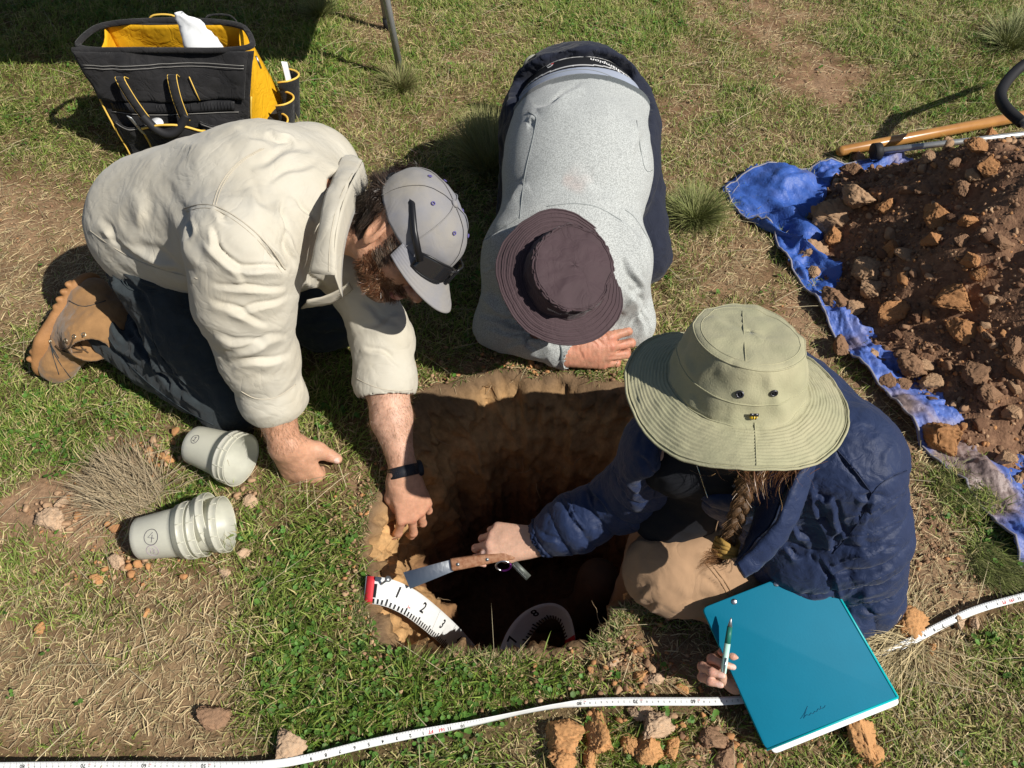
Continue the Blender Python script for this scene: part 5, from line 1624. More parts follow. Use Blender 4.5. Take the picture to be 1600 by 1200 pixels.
# ================================================================== WOMAN IN THE NAVY PADDED JACKET (right)
womC = empty('person', (.42, .80, 0), 'woman with long braid sitting in navy padded jacket and khaki sun hat', 'person')
m_jacket = mat('navy_ripstop', (.013, .026, .078), .60, .12, 30, bump=.4, bscale=240, bdist=.0012, spec=.3, sheen=.1, wr=(34, .0022))
m_knee = mat('tan_canvas', (.40, .25, .145), .9, .16, 14, bump=.3, bscale=800, bdist=.0006, sheen=.1, wr=(15, .003))
m_black = mat('black_jersey', (.008, .009, .013), .9)
C_pel = V(.482, .93, .13); C_ch = V(.425, .80, .33); C_nk = V(.365, .745, .440)
C_shL, C_shR = V(.540, .715, .375), V(.262, .745, .350)
C_elL = P(1352, 930, .062); C_wL = P(1192, 1056, .040)
C_elR = P(985, 775, .155); C_wR = P(836, 846, .050)
Ch = V(.330, .750, .535)
tr_a, tr_b = P(635, 903, -.02), P(806, 866, .035)         # scraper axis: blade tip to handle end
def body_C():
    F = Field((-.17, .38, -.06), (.72, .98, .68), .0027)
    L, ax = head(F, Ch, nrm(V(-.25, -.80, -.55)), nrm(V(-.3, -.35, .88)), neck=C_nk, s=.84)
    F.cone(C_nk, C_ch, .050, .065, .05); F.cone(C_ch, C_shL, .05, .045, .03); F.cone(C_ch, C_shR, .05, .042, .03)
    F.chain([C_shR, C_elR, C_wR], [.045, .038, .0265], .03); F.chain([C_shL, C_elL, C_wL], [.045, .038, .026], .03)
    hand(F, C_wR, img(-1, .02, -.08), img(.05, -.5, -.9), img(-.1, -.85, .45), .98,
         curls=((40, 55, 35), (48, 62, 45), (55, 70, 50), (60, 75, 50)), spread=(.03, -.02, -.06, -.10), r=.98,
         thumb=[(.020, .010, .016), (.052, .012, .028), (.078, .010, .030), (.103, .006, .026)])
    hand(F, C_wL, img(-1, .28, -.05), img(.1, .1, 1), img(.2, -1, 0), .95,
         curls=((48, 62, 50), (50, 62, 50), (58, 70, 50), (64, 75, 50)), spread=(-.05, .0, .04, .10), r=.98,
         thumb=[(.020, .006, .020), (.050, .012, .030), (.078, .024, .022), (.090, .044, .010)])
    v, f = F.extract(2)
    col = np.tile(SKIN_C, (len(v), 1)) * (1 + .08 * fbm(v, 40, 2, 88))[:, None]
    col = paint_nails(v, f, col, 0)
    q = v - Ch
    hair = (np.linalg.norm(q, axis=1) < .13) & ((q @ ax[0] < .02) | (q @ ax[1] > .04))
    col[hair] = V(.12, .06, .03)
    for w_ in (C_wR, C_wL):
        k_ = np.clip((np.linalg.norm(v - w_, axis=1) - .075) / .05, 0, 1) * (np.linalg.norm(v - w_, axis=1) < .2)
        col = col + (V(.70, .36, .28) - col) * (k_ * .45)[:, None]
    return v, f, col, ax
vC, fC, cC_, axC = body_C()
mesh_np('body', vC, fC, m_skin, womC, colors=cC_.astype(np.float32))

def jacket():
    F = Field((-.0, .42, -.01), (.80, 1.16, .56), .0036)
    F.cone(C_pel, C_ch, .158, .150, .07); F.cone(C_ch, C_nk, .145, .085, .06)
    F.cone(C_ch + V(.02, 0, 0), C_shL, .12, .088, .06); F.cone(C_ch, C_shR, .11, .070, .05)
    F.chain([C_shL, (C_shL + C_elL) / 2 + V(.002, .0, .0), C_elL], [.092, .084, .066], .03)
    F.chain([C_elL, C_wL + (C_elL - C_wL) * .35], [.058, .038], .02)
    F.chain([C_shR, C_elR], [.070, .060], .04); 
    cuf = C_wR + (C_elR - C_wR) * .10
    F.chain([C_elR, C_elR * .35 + cuf * .65, cuf], [.058, .052, .040], .03)
    d = nrm(C_wR - C_elR)
    F.cone(cuf + d * .0, cuf + d * .12, .034, .038, .004, cut=True)
    F.cone(C_ch + V(.03, .02, -.03), P(1250, 850, .16), .13, .10, .05)
    # open front: V from the throat down
    F.ell(C_nk + V(-.055, -.075, -.02), (IR, IU, IT), (.085, .075, .10), .02, cut=True)
    F.cone(C_nk + V(.0, .0, .03), C_nk + V(-.02, -.03, .12), .066, .08, .01, cut=True)
    F.cone(V(.255, .66, .32), V(.29, .64, .15), .06, .07, .02, cut=True)
    F.half(V(0, 0, .015), V(0, 0, -1), .004)
    v, f = F.extract(2)
    # baffles
    n = vnormals(v, f)
    sL, dL = axial(v, [C_shL, (C_shL + C_elL) / 2 + V(.012, 0, 0), C_elL, C_wL]); sR, dR = axial(v, [C_shR, C_elR, C_wR])
    inL = np.clip((.125 - dL) / .02, 0, 1) * np.clip((sL - .03) / .02, 0, 1); inR = np.clip((.10 - dR) / .02, 0, 1) * np.clip((sR - .04) / .03, 0, 1)
    axT = nrm(C_nk - C_pel); sT = (v - C_pel) @ axT
    def baf(s, sp): return np.abs(np.sin(math.pi * s / sp)) ** .45 - .75
    w = fbm(v, 9, 2, 95) * .012
    bT = baf(sT + w, .062) * np.clip((.33 - sT) / .03, 0, 1)
    b = np.where(inR > .5, baf(sR + w, .044) * .8, np.where(inL > .5, baf(sL + w, .056) * np.clip((sL - .05) / .03, 0, 1), bT))
    v = v + n * (b * .0082)[:, None]
    # gathers running out of the stitch lines
    for (s, m_, ax_, sp) in ((sR, inR > .5, C_elR - C_shR, .044), (sL, (inL > .5) & ~(inR > .5), C_elL - C_shL, .056), (sT, ~((inR > .5) | (inL > .5)), axT, .062)):
        g = cloth_noise(v, f, 30, .0030, 96, stretch=(ax_, .35)) - v
        v = v + g * (m_ * (1 - .6 * np.abs(np.sin(math.pi * (s + w) / sp))))[:, None]
    v = cloth_noise(v, f, 12, .0022, 97)
    v = cloth_noise(v, f, 42, .0014, 98)
    return v, f
vj, fj = jacket()
z5 = lambda *a: (820 + a[0] * .45, 460 + a[1] * .45, 820 + a[2] * .45, 460 + a[3] * .45, a[4], a[5])
vj = folds(vj, fj, [z5(1080, 540, 1200, 680, 3, -.006), z5(1200, 680, 1320, 615, 3, -.006), z5(1200, 690, 1160, 800, 4, -.006), z5(1000, 700, 1070, 720, 5, .006), z5(1000, 650, 1060, 900, 8, .006), z5(1070, 700, 1100, 860, 7, .007),
                    z5(1100, 800, 1040, 880, 6, .007), z5(930, 800, 980, 860, 5, .009), z5(900, 880, 960, 920, 5, .008), z5(1150, 720, 1250, 700, 6, .006), z5(1080, 900, 1290, 880, 6, .006), z5(1070, 980, 1280, 960, 6, .007), z5(1100, 1060, 1280, 1020, 6, .007), z5(1120, 1120, 1250, 1090, 6, .006),
                    z5(1020, 920, 1100, 1080, 5, -.007), z5(40, 830, 120, 880, 5, .006), z5(300, 600, 380, 700, 5, -.006), z5(200, 690, 260, 780, 4, -.005), z5(380, 560, 480, 640, 5, -.005),
                    z5(1110, 790, 1325, 690, 3.5, -.009), z5(1080, 870, 1315, 785, 3.5, -.009), z5(1060, 950, 1305, 875, 3.5, -.009), z5(1070, 1030, 1290, 965, 3.5, -.009), z5(1090, 1100, 1270, 1050, 3.5, -.008),
                    z5(290, 585, 380, 700, 3.5, -.008), z5(205, 635, 285, 765, 3.5, -.008), z5(120, 685, 200, 830, 3.5, -.008), z5(880, 620, 1060, 560, 3, -.006)])
jk = mesh_np('jacket', vj, fj, m_jacket, womC)
bjk = bvh_of(vj, fj)
m_jseam = mat('jacket_seam', (.010, .018, .05), .6)
zz5 = lambda L: [(820 + a * .45, 460 + b * .45) for a, b in L]
for L in ([(1075, 530), (1140, 600), (1205, 690)], [(1205, 690), (1240, 650), (1325, 612)], [(1205, 690), (1180, 760), (1130, 830), (1070, 900)], [(950, 600), (1040, 540), (1075, 530)], [(460, 520), (470, 600), (450, 700)]):
    seam('seam', bjk, zz5(L), .0011, m_jseam, jk)
# upturned collar and open front edge on the sunny side
ci = [P(1258, 725, .45), P(1240, 745, .44), P(1222, 790, .41), P(1212, 820, .385), P(1190, 845, .36), P(1152, 882, .32)]
co = [P(1270, 712, .40), P(1262, 760, .40), P(1246, 800, .375), P(1226, 842, .34), P(1205, 870, .31), P(1160, 900, .28)]
patch('collar', ci, co, m_jacket, jk, 50, 10, .007, bulge=.010, noise=.006, scale=45, seed=4)
cin2 = [P(1240, 735, .43), P(1222, 770, .40), P(1208, 815, .37), P(1180, 842, .34), P(1150, 880, .31)]
cout2 = [P(1190, 760, .36), P(1180, 800, .34), P(1170, 835, .32), P(1158, 860, .30), P(1148, 884, .29)]
patch('facing', cin2, cout2, m_jacket, jk, 40, 8, .004, noise=.003, scale=40)
# cuff elastic
cd = nrm(C_wR - C_elR); cfc = C_wR + (C_elR - C_wR) * .08
a = nrm(np.cross(cd, V(0, 0, 1))); b_ = np.cross(cd, a)
MB().tube([cfc + (.0375 + .0015 * math.sin(t * 15)) * (math.cos(t) * a + math.sin(t) * b_) for t in np.linspace(0, 6.283, 61)], .0042, 6).build('cuff', m_jseam, jk, True)
# dark top under the open jacket
F = Field((.15, .5, .05), (.60, 1.0, .48), .006)
F.cone(C_pel + V(0, 0, 0), C_ch, .13, .125, .05); F.cone(C_ch, C_nk + V(-.01, -.01, 0), .12, .070, .05); F.cone(C_nk, C_nk + V(-.035, -.03, .03), .070, .066, .03); F.cone(C_ch, C_shR + V(.02, 0, -.01), .11, .068, .05); F.cone(C_ch, V(.30, .75, .16), .10, .075, .05)
v, f = F.extract(2); v = cloth_noise(v, f, 18, .004, 99)
mesh_np('top', v, f, m_black, womC)
# necklace, drawcord
bk = bvh_of(v, f)
m_silver = mat('silver', (.6, .6, .6), .25, metal=1.0)
seam('necklace', bk, [(1090, 725), (1096, 750), (1108, 780)], .0011, m_silver, womC, .003)
seam('drawcord', bk, [(1126, 800), (1120, 815), (1117, 830)], .0013, m_silver, womC, .003)

def trousers_C():
    F = Field((-.02, .50, -.52), (.78, 1.20, .30), .0050)
    F.cone(C_pel + V(-.02, .0, -.03), C_pel + V(.02, .03, -.05), .145, .14, .05)
    kL = P(1045, 893, .08)
    F.chain([C_pel + V(.04, -.08, -.05), V(.42, .72, .07), kL], [.11, .095, .080], .03)
    F.chain([kL, V(.41, .62, .06), V(.56, .62, .06)], [.074, .062, .055], .02)
    # other leg goes over the edge and down into the pit
    kR = V(.345, .84, .0)
    F.chain([C_pel + V(-.02, .05, -.04), kR], [.115, .082], .03)
    F.chain([kR, V(.295, .80, -.38)], [.070, .055], .02)
    F.half(V(0, 0, -.02), V(0, 0, -1), .004) if False else None
    v, f = F.extract(2)
    v = cloth_noise(v, f, 9, .006, 101); v = cloth_noise(v, f, 24, .002, 102)
    v = folds(v, f, [z5(380, 1080, 440, 1010, 4, .006), z5(420, 1110, 470, 1080, 4, .006), z5(600, 900, 700, 1010, 5, .006), z5(350, 880, 480, 860, 6, .005), z5(520, 1110, 580, 1060, 4, .005), z5(600, 960, 690, 1040, 3, -.004)])
    return v, f
v, f = trousers_C()
tC = mesh_np('trousers', v, f, m_knee, womC)
bt2 = bvh_of(v, f)
m_tseam = mat('tan_thread', (.28, .17, .09), .9)
seam('seam', bt2, zz5([(640, 930), (690, 990), (720, 1040)]), .0010, m_tseam, tC)
seam('seam', bt2, zz5([(628, 935), (678, 995), (705, 1045)]), .0008, m_tseam, tC)
# boots
m_bootC = mat('brown_boot', (.10, .06, .04), .8, .3, 30, bump=.4, bscale=200)
F = Field((.0, .7, -.60), (.34, .95, -.30), .005)
F.chain([V(.215, .86, -.36), V(.20, .85, -.50)], [.052, .05], .03); F.chain([V(.215, .85, -.53), V(.08, .84, -.55)], [.045, .04], .03)
v, f = F.extract(1); mesh_np('boot', v, f, m_bootC, womC)
F = Field((.45, .50, -.01), (.78, .76, .16), .005)
F.chain([V(.55, .625, .06), V(.64, .63, .06)], [.046, .045], .03); F.chain([V(.66, .64, .05), V(.66, .60, .05)], [.042, .035], .03)
v, f = F.extract(1); mesh_np('boot', v, f, m_bootC, womC)

# braid over the shoulder, with its tie and loose ends
m_hairC = mat('hair_auburn', (.12, .05, .02), .4, attr=True, spec=.5)
bp0 = [P(1180, 715, .44), P(1166, 750, .40), P(1158, 790, .365), P(1146, 825, .33), P(1136, 850, .305)]
bp0 = smooth_poly(bp0, 3)
def braid_strand(ph, rr=.0095):
    out = []; L_ = np.r_[0, np.cumsum([np.linalg.norm(b - a) for a, b in zip(bp0[:-1], bp0[1:])])]
    for s in np.linspace(0, L_[-1], 70):
        p = np.array([np.interp(s, L_, [q[i] for q in bp0]) for i in range(3)])
        t = 1 - .25 * s / L_[-1]
        w = 2 * math.pi * s / .060 + ph
        sx = IR * .95 - IU * .2
        out.append(p + t * (.0100 * math.sin(w) * sx + .0056 * math.sin(2 * w) * IT))
    return out
for k_ in range(3):
    MB().tube(braid_strand(k_ * 2 * math.pi / 3), [.0082 - .002 * i / 70 for i in range(70)], 8).build('braid_strand', mat('braid_%d' % k_, (.115, .064, .030), .5, .4, 60, bump=1.0, bscale=260, bdist=.002), womC, True)
for k_ in range(3):
    st_ = np.array(braid_strand(k_ * 2 * math.pi / 3)); ix = rng.integers(0, 66, 500)
    dr_ = st_[np.minimum(ix + 3, 69)] - st_[ix]
    a3 = rng.normal(size=(500, 3)); a3 /= np.linalg.norm(a3, axis=1)[:, None]
    hairs('braid_hair', st_[ix] + a3 * .0081, dr_ / np.linalg.norm(dr_, axis=1)[:, None] + .05 * a3, rng.uniform(.010, .022, 500), rng.uniform(.0006, .0012, 500), V(.17, .095, .045) * rng.uniform(.5, 1.8, (500, 1)), womC, m_hairC, seg=3, wave=.15)
m_tie = mat('mustard_scrunchie', (.36, .22, .055), .8, bump=.5, bscale=300)
bd = nrm(bp0[-1] - bp0[-4]); a = nrm(np.cross(bd, IT)); b_ = np.cross(bd, a)
for k_ in range(4):
    c0 = bp0[-1] + bd * (.006 * k_ - .004)
    MB().tube([c0 + (.0165 + .001 * math.sin(5 * t + k_)) * (math.cos(t) * a + math.sin(t) * b_) + bd * .003 * math.sin(2 * t + k_) for t in np.linspace(0, 6.283, 30)], .0045, 7).build('hair_tie', m_tie, womC, True)
n = 420; c0 = bp0[-1] + bd * .02
hairs('braid_end', c0 + rng.normal(0, .006, (n, 3)), bd + rng.normal(0, .28, (n, 3)) - IR * .15, rng.uniform(.02, .06, n), rng.uniform(.0006, .0011, n), V(.20, .10, .045) * rng.uniform(.6, 1.7, (n, 1)), womC, m_hairC, seg=6, wave=1.1)
# hair at the nape and loose wisps below the brim
n = 2600; c0 = P(1190, 705, .455)
rt = c0 + np.c_[rng.normal(0, .030, n), rng.normal(0, .012, n), rng.normal(0, .008, n)]
hairs('hair', rt, np.tile(P(1170, 745, .41) - c0, (n, 1)) / .05 + rng.normal(0, .20, (n, 3)) - np.outer(rt[:, 0] - c0[0], IR) * 14, rng.uniform(.030, .055, n), rng.uniform(.0006, .0012, n), V(.14, .06, .025) * rng.uniform(.4, 1.8, (n, 1)), womC, m_hairC, seg=6, wave=.4)
n = 90
rt = P(1180, 728, .44) + np.c_[rng.normal(0, .03, n), rng.normal(0, .010, n), rng.normal(0, .01, n)]
hairs('wisps', rt, rng.normal(0, .6, (n, 3)) - IU * .9, rng.uniform(.03, .07, n), rng.uniform(.0005, .0008, n), V(.42, .26, .12) * rng.uniform(.7, 1.3, (n, 1)), womC, m_hairC, seg=8, wave=1.3)

# khaki hat
m_hatC = mat('hat_khaki', (.335, .33, .205), .9, .16, 11, col2=(.42, .39, .25), bump=.5, bscale=420, bdist=.0010, sheen=.12, wr=(26, .0012))
Cc = P(1152, 594, .555); Cax = nrm(V(.03, .20, .98))
hatC, vh2, fh2, axh2, ntc, mc = hat('hat', womC, m_hatC, Cc, Cax, V(.02, -1, 0), .100, .088, .163, drop=.026, wave=(-.008, .0075), seed=.6, crump=.0095, k=1.08, rows=13, ru=.079, puck=.0019, top_slope=0)
a2, f2, s2 = axh2
ring_on(vh2, ntc, 10, .0013, m_hatC, 'crown_seam', hatC)
ring_on(vh2, ntc, 8, .0007, m_hatC, 'crown_stitch', hatC)
ring_on(vh2, ntc, 19, .0012, m_hatC, 'band_edge', hatC)
ring_on(vh2, ntc, 25, .0011, m_hatC, 'band_seam', hatC)
ring_on(vh2, ntc, mc - 1, .0021, m_hatC, 'brim_edge', hatC)
ring_on(vh2, ntc, mc - 4, .0008, m_hatC, 'brim_stitch', hatC, off=a2 * .0008)
# centre seams of the crown and the brim, eyelets, bee pin
bh2 = bvh_of(vh2, fh2)
m_tseam2 = mat('khaki_thread', (.27, .265, .16), .9)
seam('crown_join', bh2, [(1165, 565), (1162, 520), (1160, 486)], .0008, m_hatC, hatC, .0003)
seam('brim_join', bh2, [(1179, 660), (1181, 700), (1182, 728)], .0009, m_hatC, hatC, .0003)
m_dark_e = mat('eyelet_gunmetal', (.10, .10, .11), .4, metal=.9)
for (x, y) in ((1156, 616), (1209, 614)):
    p, q = ray_px(bh2, x, y)
    if np.dot(q, IT) < 0: q = -q
    a = nrm(np.cross(q, V(0, 0, 1))); b_ = np.cross(q, a)
    MB().tube([p + q * .0008 + .0044 * (math.cos(t) * a + math.sin(t) * b_) for t in np.linspace(0, 6.283, 18)], .0015, 6).build('eyelet', m_dark_e, hatC, True)
    MB().disc(p + q * .0006, q, .0036, 12, .0006).build('eyelet_hole', m_black, hatC)
p, q = ray_px(bh2, 1175, 650)
if np.dot(q, IT) < 0: q = -q
m_yel = mat('enamel_yellow', (.75, .50, .03), .3)
pn = empty('bee_pin', p + q * .003, 'tiny black and yellow bee pin on the band of the khaki hat', 'pin')
ra = nrm(IR - q * np.dot(IR, q)); ua = np.cross(q, ra)
MB().tube([p + q * .004 + ra * t for t in (-.004, -.001, .004, .006)], [.0018, .0032, .0030, .001], 8).build('body', m_yel, pn, True)
for t in (-.0005, .003): MB().tube([p + q * .004 + ra * t, p + q * .004 + ra * (t + .0012)], .0035, 8).build('stripe', m_black, pn, True)
for sd in (-1, 1): MB().box(p + q * .006 + ua * .0042 + ra * (.001 + .003 * sd), ra * .0030, ua * .0022, q * .0003).build('wing', m_dark_e, pn)
# ================================================================== THINGS
def text_mesh(txt, size, bold=0.0, align='CENTER', shear=0.0):
    c = bpy.data.curves.new('t', 'FONT'); c.body = txt; c.size = size; c.align_x = align; c.align_y = 'CENTER'; c.offset = bold; c.resolution_u = 2; c.shear = shear
    o = bpy.data.objects.new('t', c); COL.objects.link(o)
    bpy.context.view_layer.update()
    me = bpy.data.meshes.new_from_object(o.evaluated_get(bpy.context.evaluated_depsgraph_get()))
    v = np.array([q.co[:] for q in me.vertices]); f = [tuple(p.vertices) for p in me.polygons]
    bpy.data.objects.remove(o); bpy.data.curves.remove(c); bpy.data.meshes.remove(me)
    return v, f
_tc = {}
def text_cached(txt, size, bold=0.0, **k):
    key = (txt, size, bold, tuple(k.items()))
    if key not in _tc: _tc[key] = text_mesh(txt, size, bold, **k)
    return _tc[key]

m_black_print = mat('black_print', (.012, .012, .014), .6)
m_red_print = mat('red_print', (.55, .03, .04), .6)
m_tapew = mat('tape_white', (.78, .79, .78), .35, .08, 40, spec=.4)

class Ribbon:
    def __init__(s, pts, wdir, width):
        p = np.array(smooth_poly(pts, 3)); d = np.r_[0, np.cumsum(np.linalg.norm(np.diff(p, axis=0), axis=1))]
        s.L = d[-1]; s.d = d; s.p = p; s.width = width
        w = np.array(wdir, float)
        wi = np.stack([np.interp(np.linspace(0, 1, len(p)), np.linspace(0, 1, len(w)), w[:, i]) for i in range(3)], 1)
        t = np.gradient(p, axis=0); t /= np.linalg.norm(t, axis=1)[:, None]
        wi = wi - t * (wi * t).sum(1)[:, None]; wi /= np.linalg.norm(wi, axis=1)[:, None]
        s.w = wi; s.n = np.cross(t, wi); s.wid = np.full(len(p), width)
    def at(s, x, y, lift=0):
        """x along, y across (-.5..+.5 of the width)"""
        P_ = np.array([np.interp(x, s.d, s.p[:, i]) for i in range(3)]); W_ = np.array([np.interp(x, s.d, s.w[:, i]) for i in range(3)]); N_ = np.array([np.interp(x, s.d, s.n[:, i]) for i in range(3)])
        return P_ + W_ * y * float(np.interp(x, s.d, s.wid)) + N_ * lift
    def body(s, name, m, parent, n=200, th=.0004, cup=0.0, part=None):
        b = MB(); b.grid(lambda u, w: s.at(u * s.L, w - .5, cup * (1 - (2 * w - 1) ** 2)), n, 4)
        return b.build(name, m, parent, True, thick=th)
    def mark(s, b, x, y0, y1, wd, lift):
        q = [s.at(x - wd / 2, y0, lift), s.at(x + wd / 2, y0, lift), s.at(x + wd / 2, y1, lift), s.at(x - wd / 2, y1, lift)]
        b.add(q, [(0, 1, 2, 3)])
    def text(s, b, txt, x, y, size, lift, bold=0, flip=1, rot=0, fx=1):
        v, f = text_cached(txt, size, bold)
        c, sn = math.cos(rot), math.sin(rot)
        b.add([s.at(x + flip * fx * (q[0] * c - q[1] * sn), y + flip * (q[0] * sn + q[1] * c) / s.width, lift) for q in v], f)

# ------------------------------------------------------------------ long measuring tape on the turf
def tape_h(i): return [.030, .026, .024, .024, .026, .024, .022, .022, .022, .020, .018, .022, .026, .026, .026, .026, .026, .026, .024, .026, .026, .026][i]
tp = [P(a, b, tape_h(i)) for i, (a, b) in enumerate(TAPE_PX)]
flat_ = V(0, .86, .5)
wd_ = [flat_] * 8 + [V(0, .5, .85), V(0, .2, 1.0), V(0, .35, .9)] + [V(0, .95, .25)] * 11
tape = Ribbon(tp, wd_, .0135)
tr = empty('measuring_tape', P(740, 1130, 0), 'white open-reel measuring tape with black and red figures lying along the turf', 'measuring tape')
tape.body('ribbon', m_tapew, tr, 320, .0005)
bk, rd = MB(), MB()
sgn = 1 if tape.n[20] @ IT > 0 else -1
LF = .0006 * sgn
def s_at_px(px):
    xs = proj(tape.p)[0]; return float(np.interp(px, xs, tape.d))
# metric face: centimetres, figures upside down, read from the right
def metric(x_from, x_to, tens):
    s0, s1 = s_at_px(x_from), s_at_px(x_to)
    for px, lab in tens:
        c = s_at_px(px)
        tape.text(bk, lab, c, .02, .0085, LF, .0002, flip=-1)
        tape.text(rd, 'MET', c + .010, .18, .0026, LF, 0, flip=-1)
    c = s_at_px(tens[0][0]); k = 0
    s = s0
    while s < s1:
        j = round((s - c) / .001)
        tape.mark(bk, s, .30 if j % 10 else .16, .47, .0003 if j % 10 else .0005, LF); s += .0025
    first = c
    for i in range(-18, 24):
        s = first + i * .01
        if s0 < s < s1:
            d = (-i) % 10
            if d and min(abs(s - s_at_px(px)) for px, _ in tens) > .006: tape.text(bk, str(d), s, -.02, .0048, LF, 0, flip=-1)
metric(-20, 415, [(130, '70'), (225, '60'), (35, '80'), (318, '50')])
metric(905, 1165, [(993, '70'), (1083, '60'), (905, '80'), (1165, '50')])
# feet and inches face
def inches(pairs, s0, s1):
    for px, lab, c in pairs: tape.text(c, lab, s_at_px(px), -.08, .0080, LF, .00025, flip=-1)
    s = s0
    while s < s1:
        tape.mark(bk, s, .22, .47, .0004, LF); s += .00508
inches([(486, '9', bk), (509, '8', bk), (531, '7', bk), (554, '6', bk), (576, '5', bk), (598, '4', bk), (620, '3', bk), (641, '2', bk), (661, '1', bk), (673, 'FT', rd), (690, '161', rd), (702, '11', bk), (723, '10', bk)], s_at_px(470), s_at_px(760))
inches([(1427, '1', bk), (1444, '9', bk), (1459, '8', bk), (1472, '7', bk), (1541, '2', bk), (1558, '1', bk), (1568, 'FT', rd), (1580, '191', rd), (1592, '11', bk)], s_at_px(1410), s_at_px(1620))
bk.build('figures_black', m_black_print, tr, kind='stuff'); rd.build('figures_red', m_red_print, tr, kind='stuff')

# ------------------------------------------------------------------ soil profile scale hanging into the pit
sp = [P(570, 921, .012), P(604, 924, .014), P(640, 940, -.02), P(672, 965, -.10), P(700, 990, -.20), P(722, 1012, -.33), P(745, 1040, -.42)]
sp2 = [P(745, 1040, -.42), P(765, 1048, -.48), P(788, 1030, -.50), P(812, 992, -.46), P(838, 965, -.42), P(862, 958, -.40), P(880, 975, -.42), P(890, 1008, -.46)]
ws = [V(.05, .85, .5), V(.25, .85, .45), V(.35, .85, .30), V(.5, .8, .25), V(.6, .75, .2), V(.7, .6, .2), V(.9, .4, .0), V(.6, -.5, -.2), V(.3, .9, .2), V(-.3, .9, .4), V(-.25, .85, .45), V(.1, .9, .4), V(.4, .8, .3), V(.5, .7, .3)]
scl = Ribbon(sp, ws[:7], .052)
_o = smooth_poly([P(778, 1022, -.42), P(792, 985, -.41), P(813, 959, -.40), P(840, 944, -.39), P(868, 941, -.39), P(889, 955, -.40), P(898, 985, -.42), P(900, 1015, -.44)], 3)
_i = smooth_poly([P(818, 1026, -.46), P(828, 997, -.45), P(842, 977, -.44), P(856, 967, -.43), P(868, 966, -.43), P(877, 976, -.44), P(883, 996, -.46), P(884, 1018, -.47)], 3)
scl2 = Ribbon([P(778, 1022, -.4)] * 2 + [P(800, 1022, -.4)], [V(0, 1, 0)] * 2, .05)
scl2.p = (np.array(_o) + np.array(_i)) / 2; scl2.d = np.r_[0, np.cumsum(np.linalg.norm(np.diff(scl2.p, axis=0), axis=1))]; scl2.L = scl2.d[-1]
_w = np.array(_o) - np.array(_i); scl2.wid = np.linalg.norm(_w, axis=1); scl2.w = _w / scl2.wid[:, None]; scl2.width = float(scl2.wid.mean())
_t = np.gradient(scl2.p, axis=0); scl2.n = np.cross(_t, scl2.w); scl2.n /= np.linalg.norm(scl2.n, axis=1)[:, None]
st_ = empty('profile_scale', P(604, 924, 0), 'broad white soil scale numbered in black, curling from the rim into the pit', 'scale')
scl.body('ribbon', m_tapew, st_, 140, .0008); scl2.body('ribbon', m_tapew, st_, 80, .0008)
sg = 1 if scl.n[10] @ IT > 0 else -1
b = MB(); b2 = MB()
for xx in np.arange(.02, scl.L - .02, .01):
    k = round(xx / .01)
    scl.mark(b, xx, -.48, -.30 if k % 5 else -.22, .0042, .001 * sg)
sg2 = 1 if scl2.n[20] @ IT > 0 else -1
for xx in np.arange(.006, scl2.L - .004, .0095):
    scl2.mark(b, xx, -.48, -.28 if round(xx / .0095) % 5 else -.20, .004, .001 * sg2)
# decimetre figures, seen the right way up
def sx(px, lo, hi):
    xs, ys, _ = proj(scl.p); m_ = (scl.d >= lo) & (scl.d <= hi); return float(scl.d[m_][np.argmin(np.abs(xs[m_] - px))])
L1 = scl.L
for px, lab, lo, hi in ((622, '1', 0, L1), (657, '2', 0, L1), (688, '3', 0, L1), (712, '4', 0, L1)):
    x_ = sx(px, lo, hi)
    scl.text(b, lab, x_, .12, .030 if lab in '12' else .028, .001 * sg, .0006, flip=1)
for px, lab in ((806, '7'), (838, '8')):
    x_ = float(scl2.d[np.argmin(np.abs(proj(scl2.p)[0][:len(scl2.d) // 2] - px))]); scl2.text(b, lab, x_, .14, .030, .001 * sg2, .0006, flip=1)
scl.text(b2, '3m', sx(640, 0, L1), -.16, .008, .001 * sg, 0)
b.build('figures', m_black_print, st_, kind='stuff'); b2.build('figures_red', m_red_print, st_)
b = MB(); b.grid(lambda u, w: scl.at(.002 + .016 * u, w - .5, .0012 * sg), 2, 4); b.build('red_end', m_red_print, st_, thick=.001)
b = MB(); b.grid(lambda u, w: scl2.at(scl2.L - .03 + .03 * u, (w - .5), .0012 * sg2), 6, 4); b.build('red_end', m_red_print, st_, True, thick=.001)
b = MB(); b.grid(lambda u, w: scl.at(.012 + .012 * u, -.26 + w * .5, .0016 * sg), 2, 2); b.build('slot', m_black_print, st_)
nl = empty('nail', P(606, 925, 0), 'galvanised nail pinning the white soil scale to the pit rim', 'nail')
m_galv = mat('galvanised', (.45, .47, .48), .45, .3, 90, metal=.9)
n0, n1 = P(584, 922, -.02), P(606, 905, .052)
MB().tube([n0, n1], .0022, 8).build('shank', m_galv, nl, True); MB().tube([n1, n1 + nrm(n1 - n0) * .003], .0062, 12).build('head', m_galv, nl)

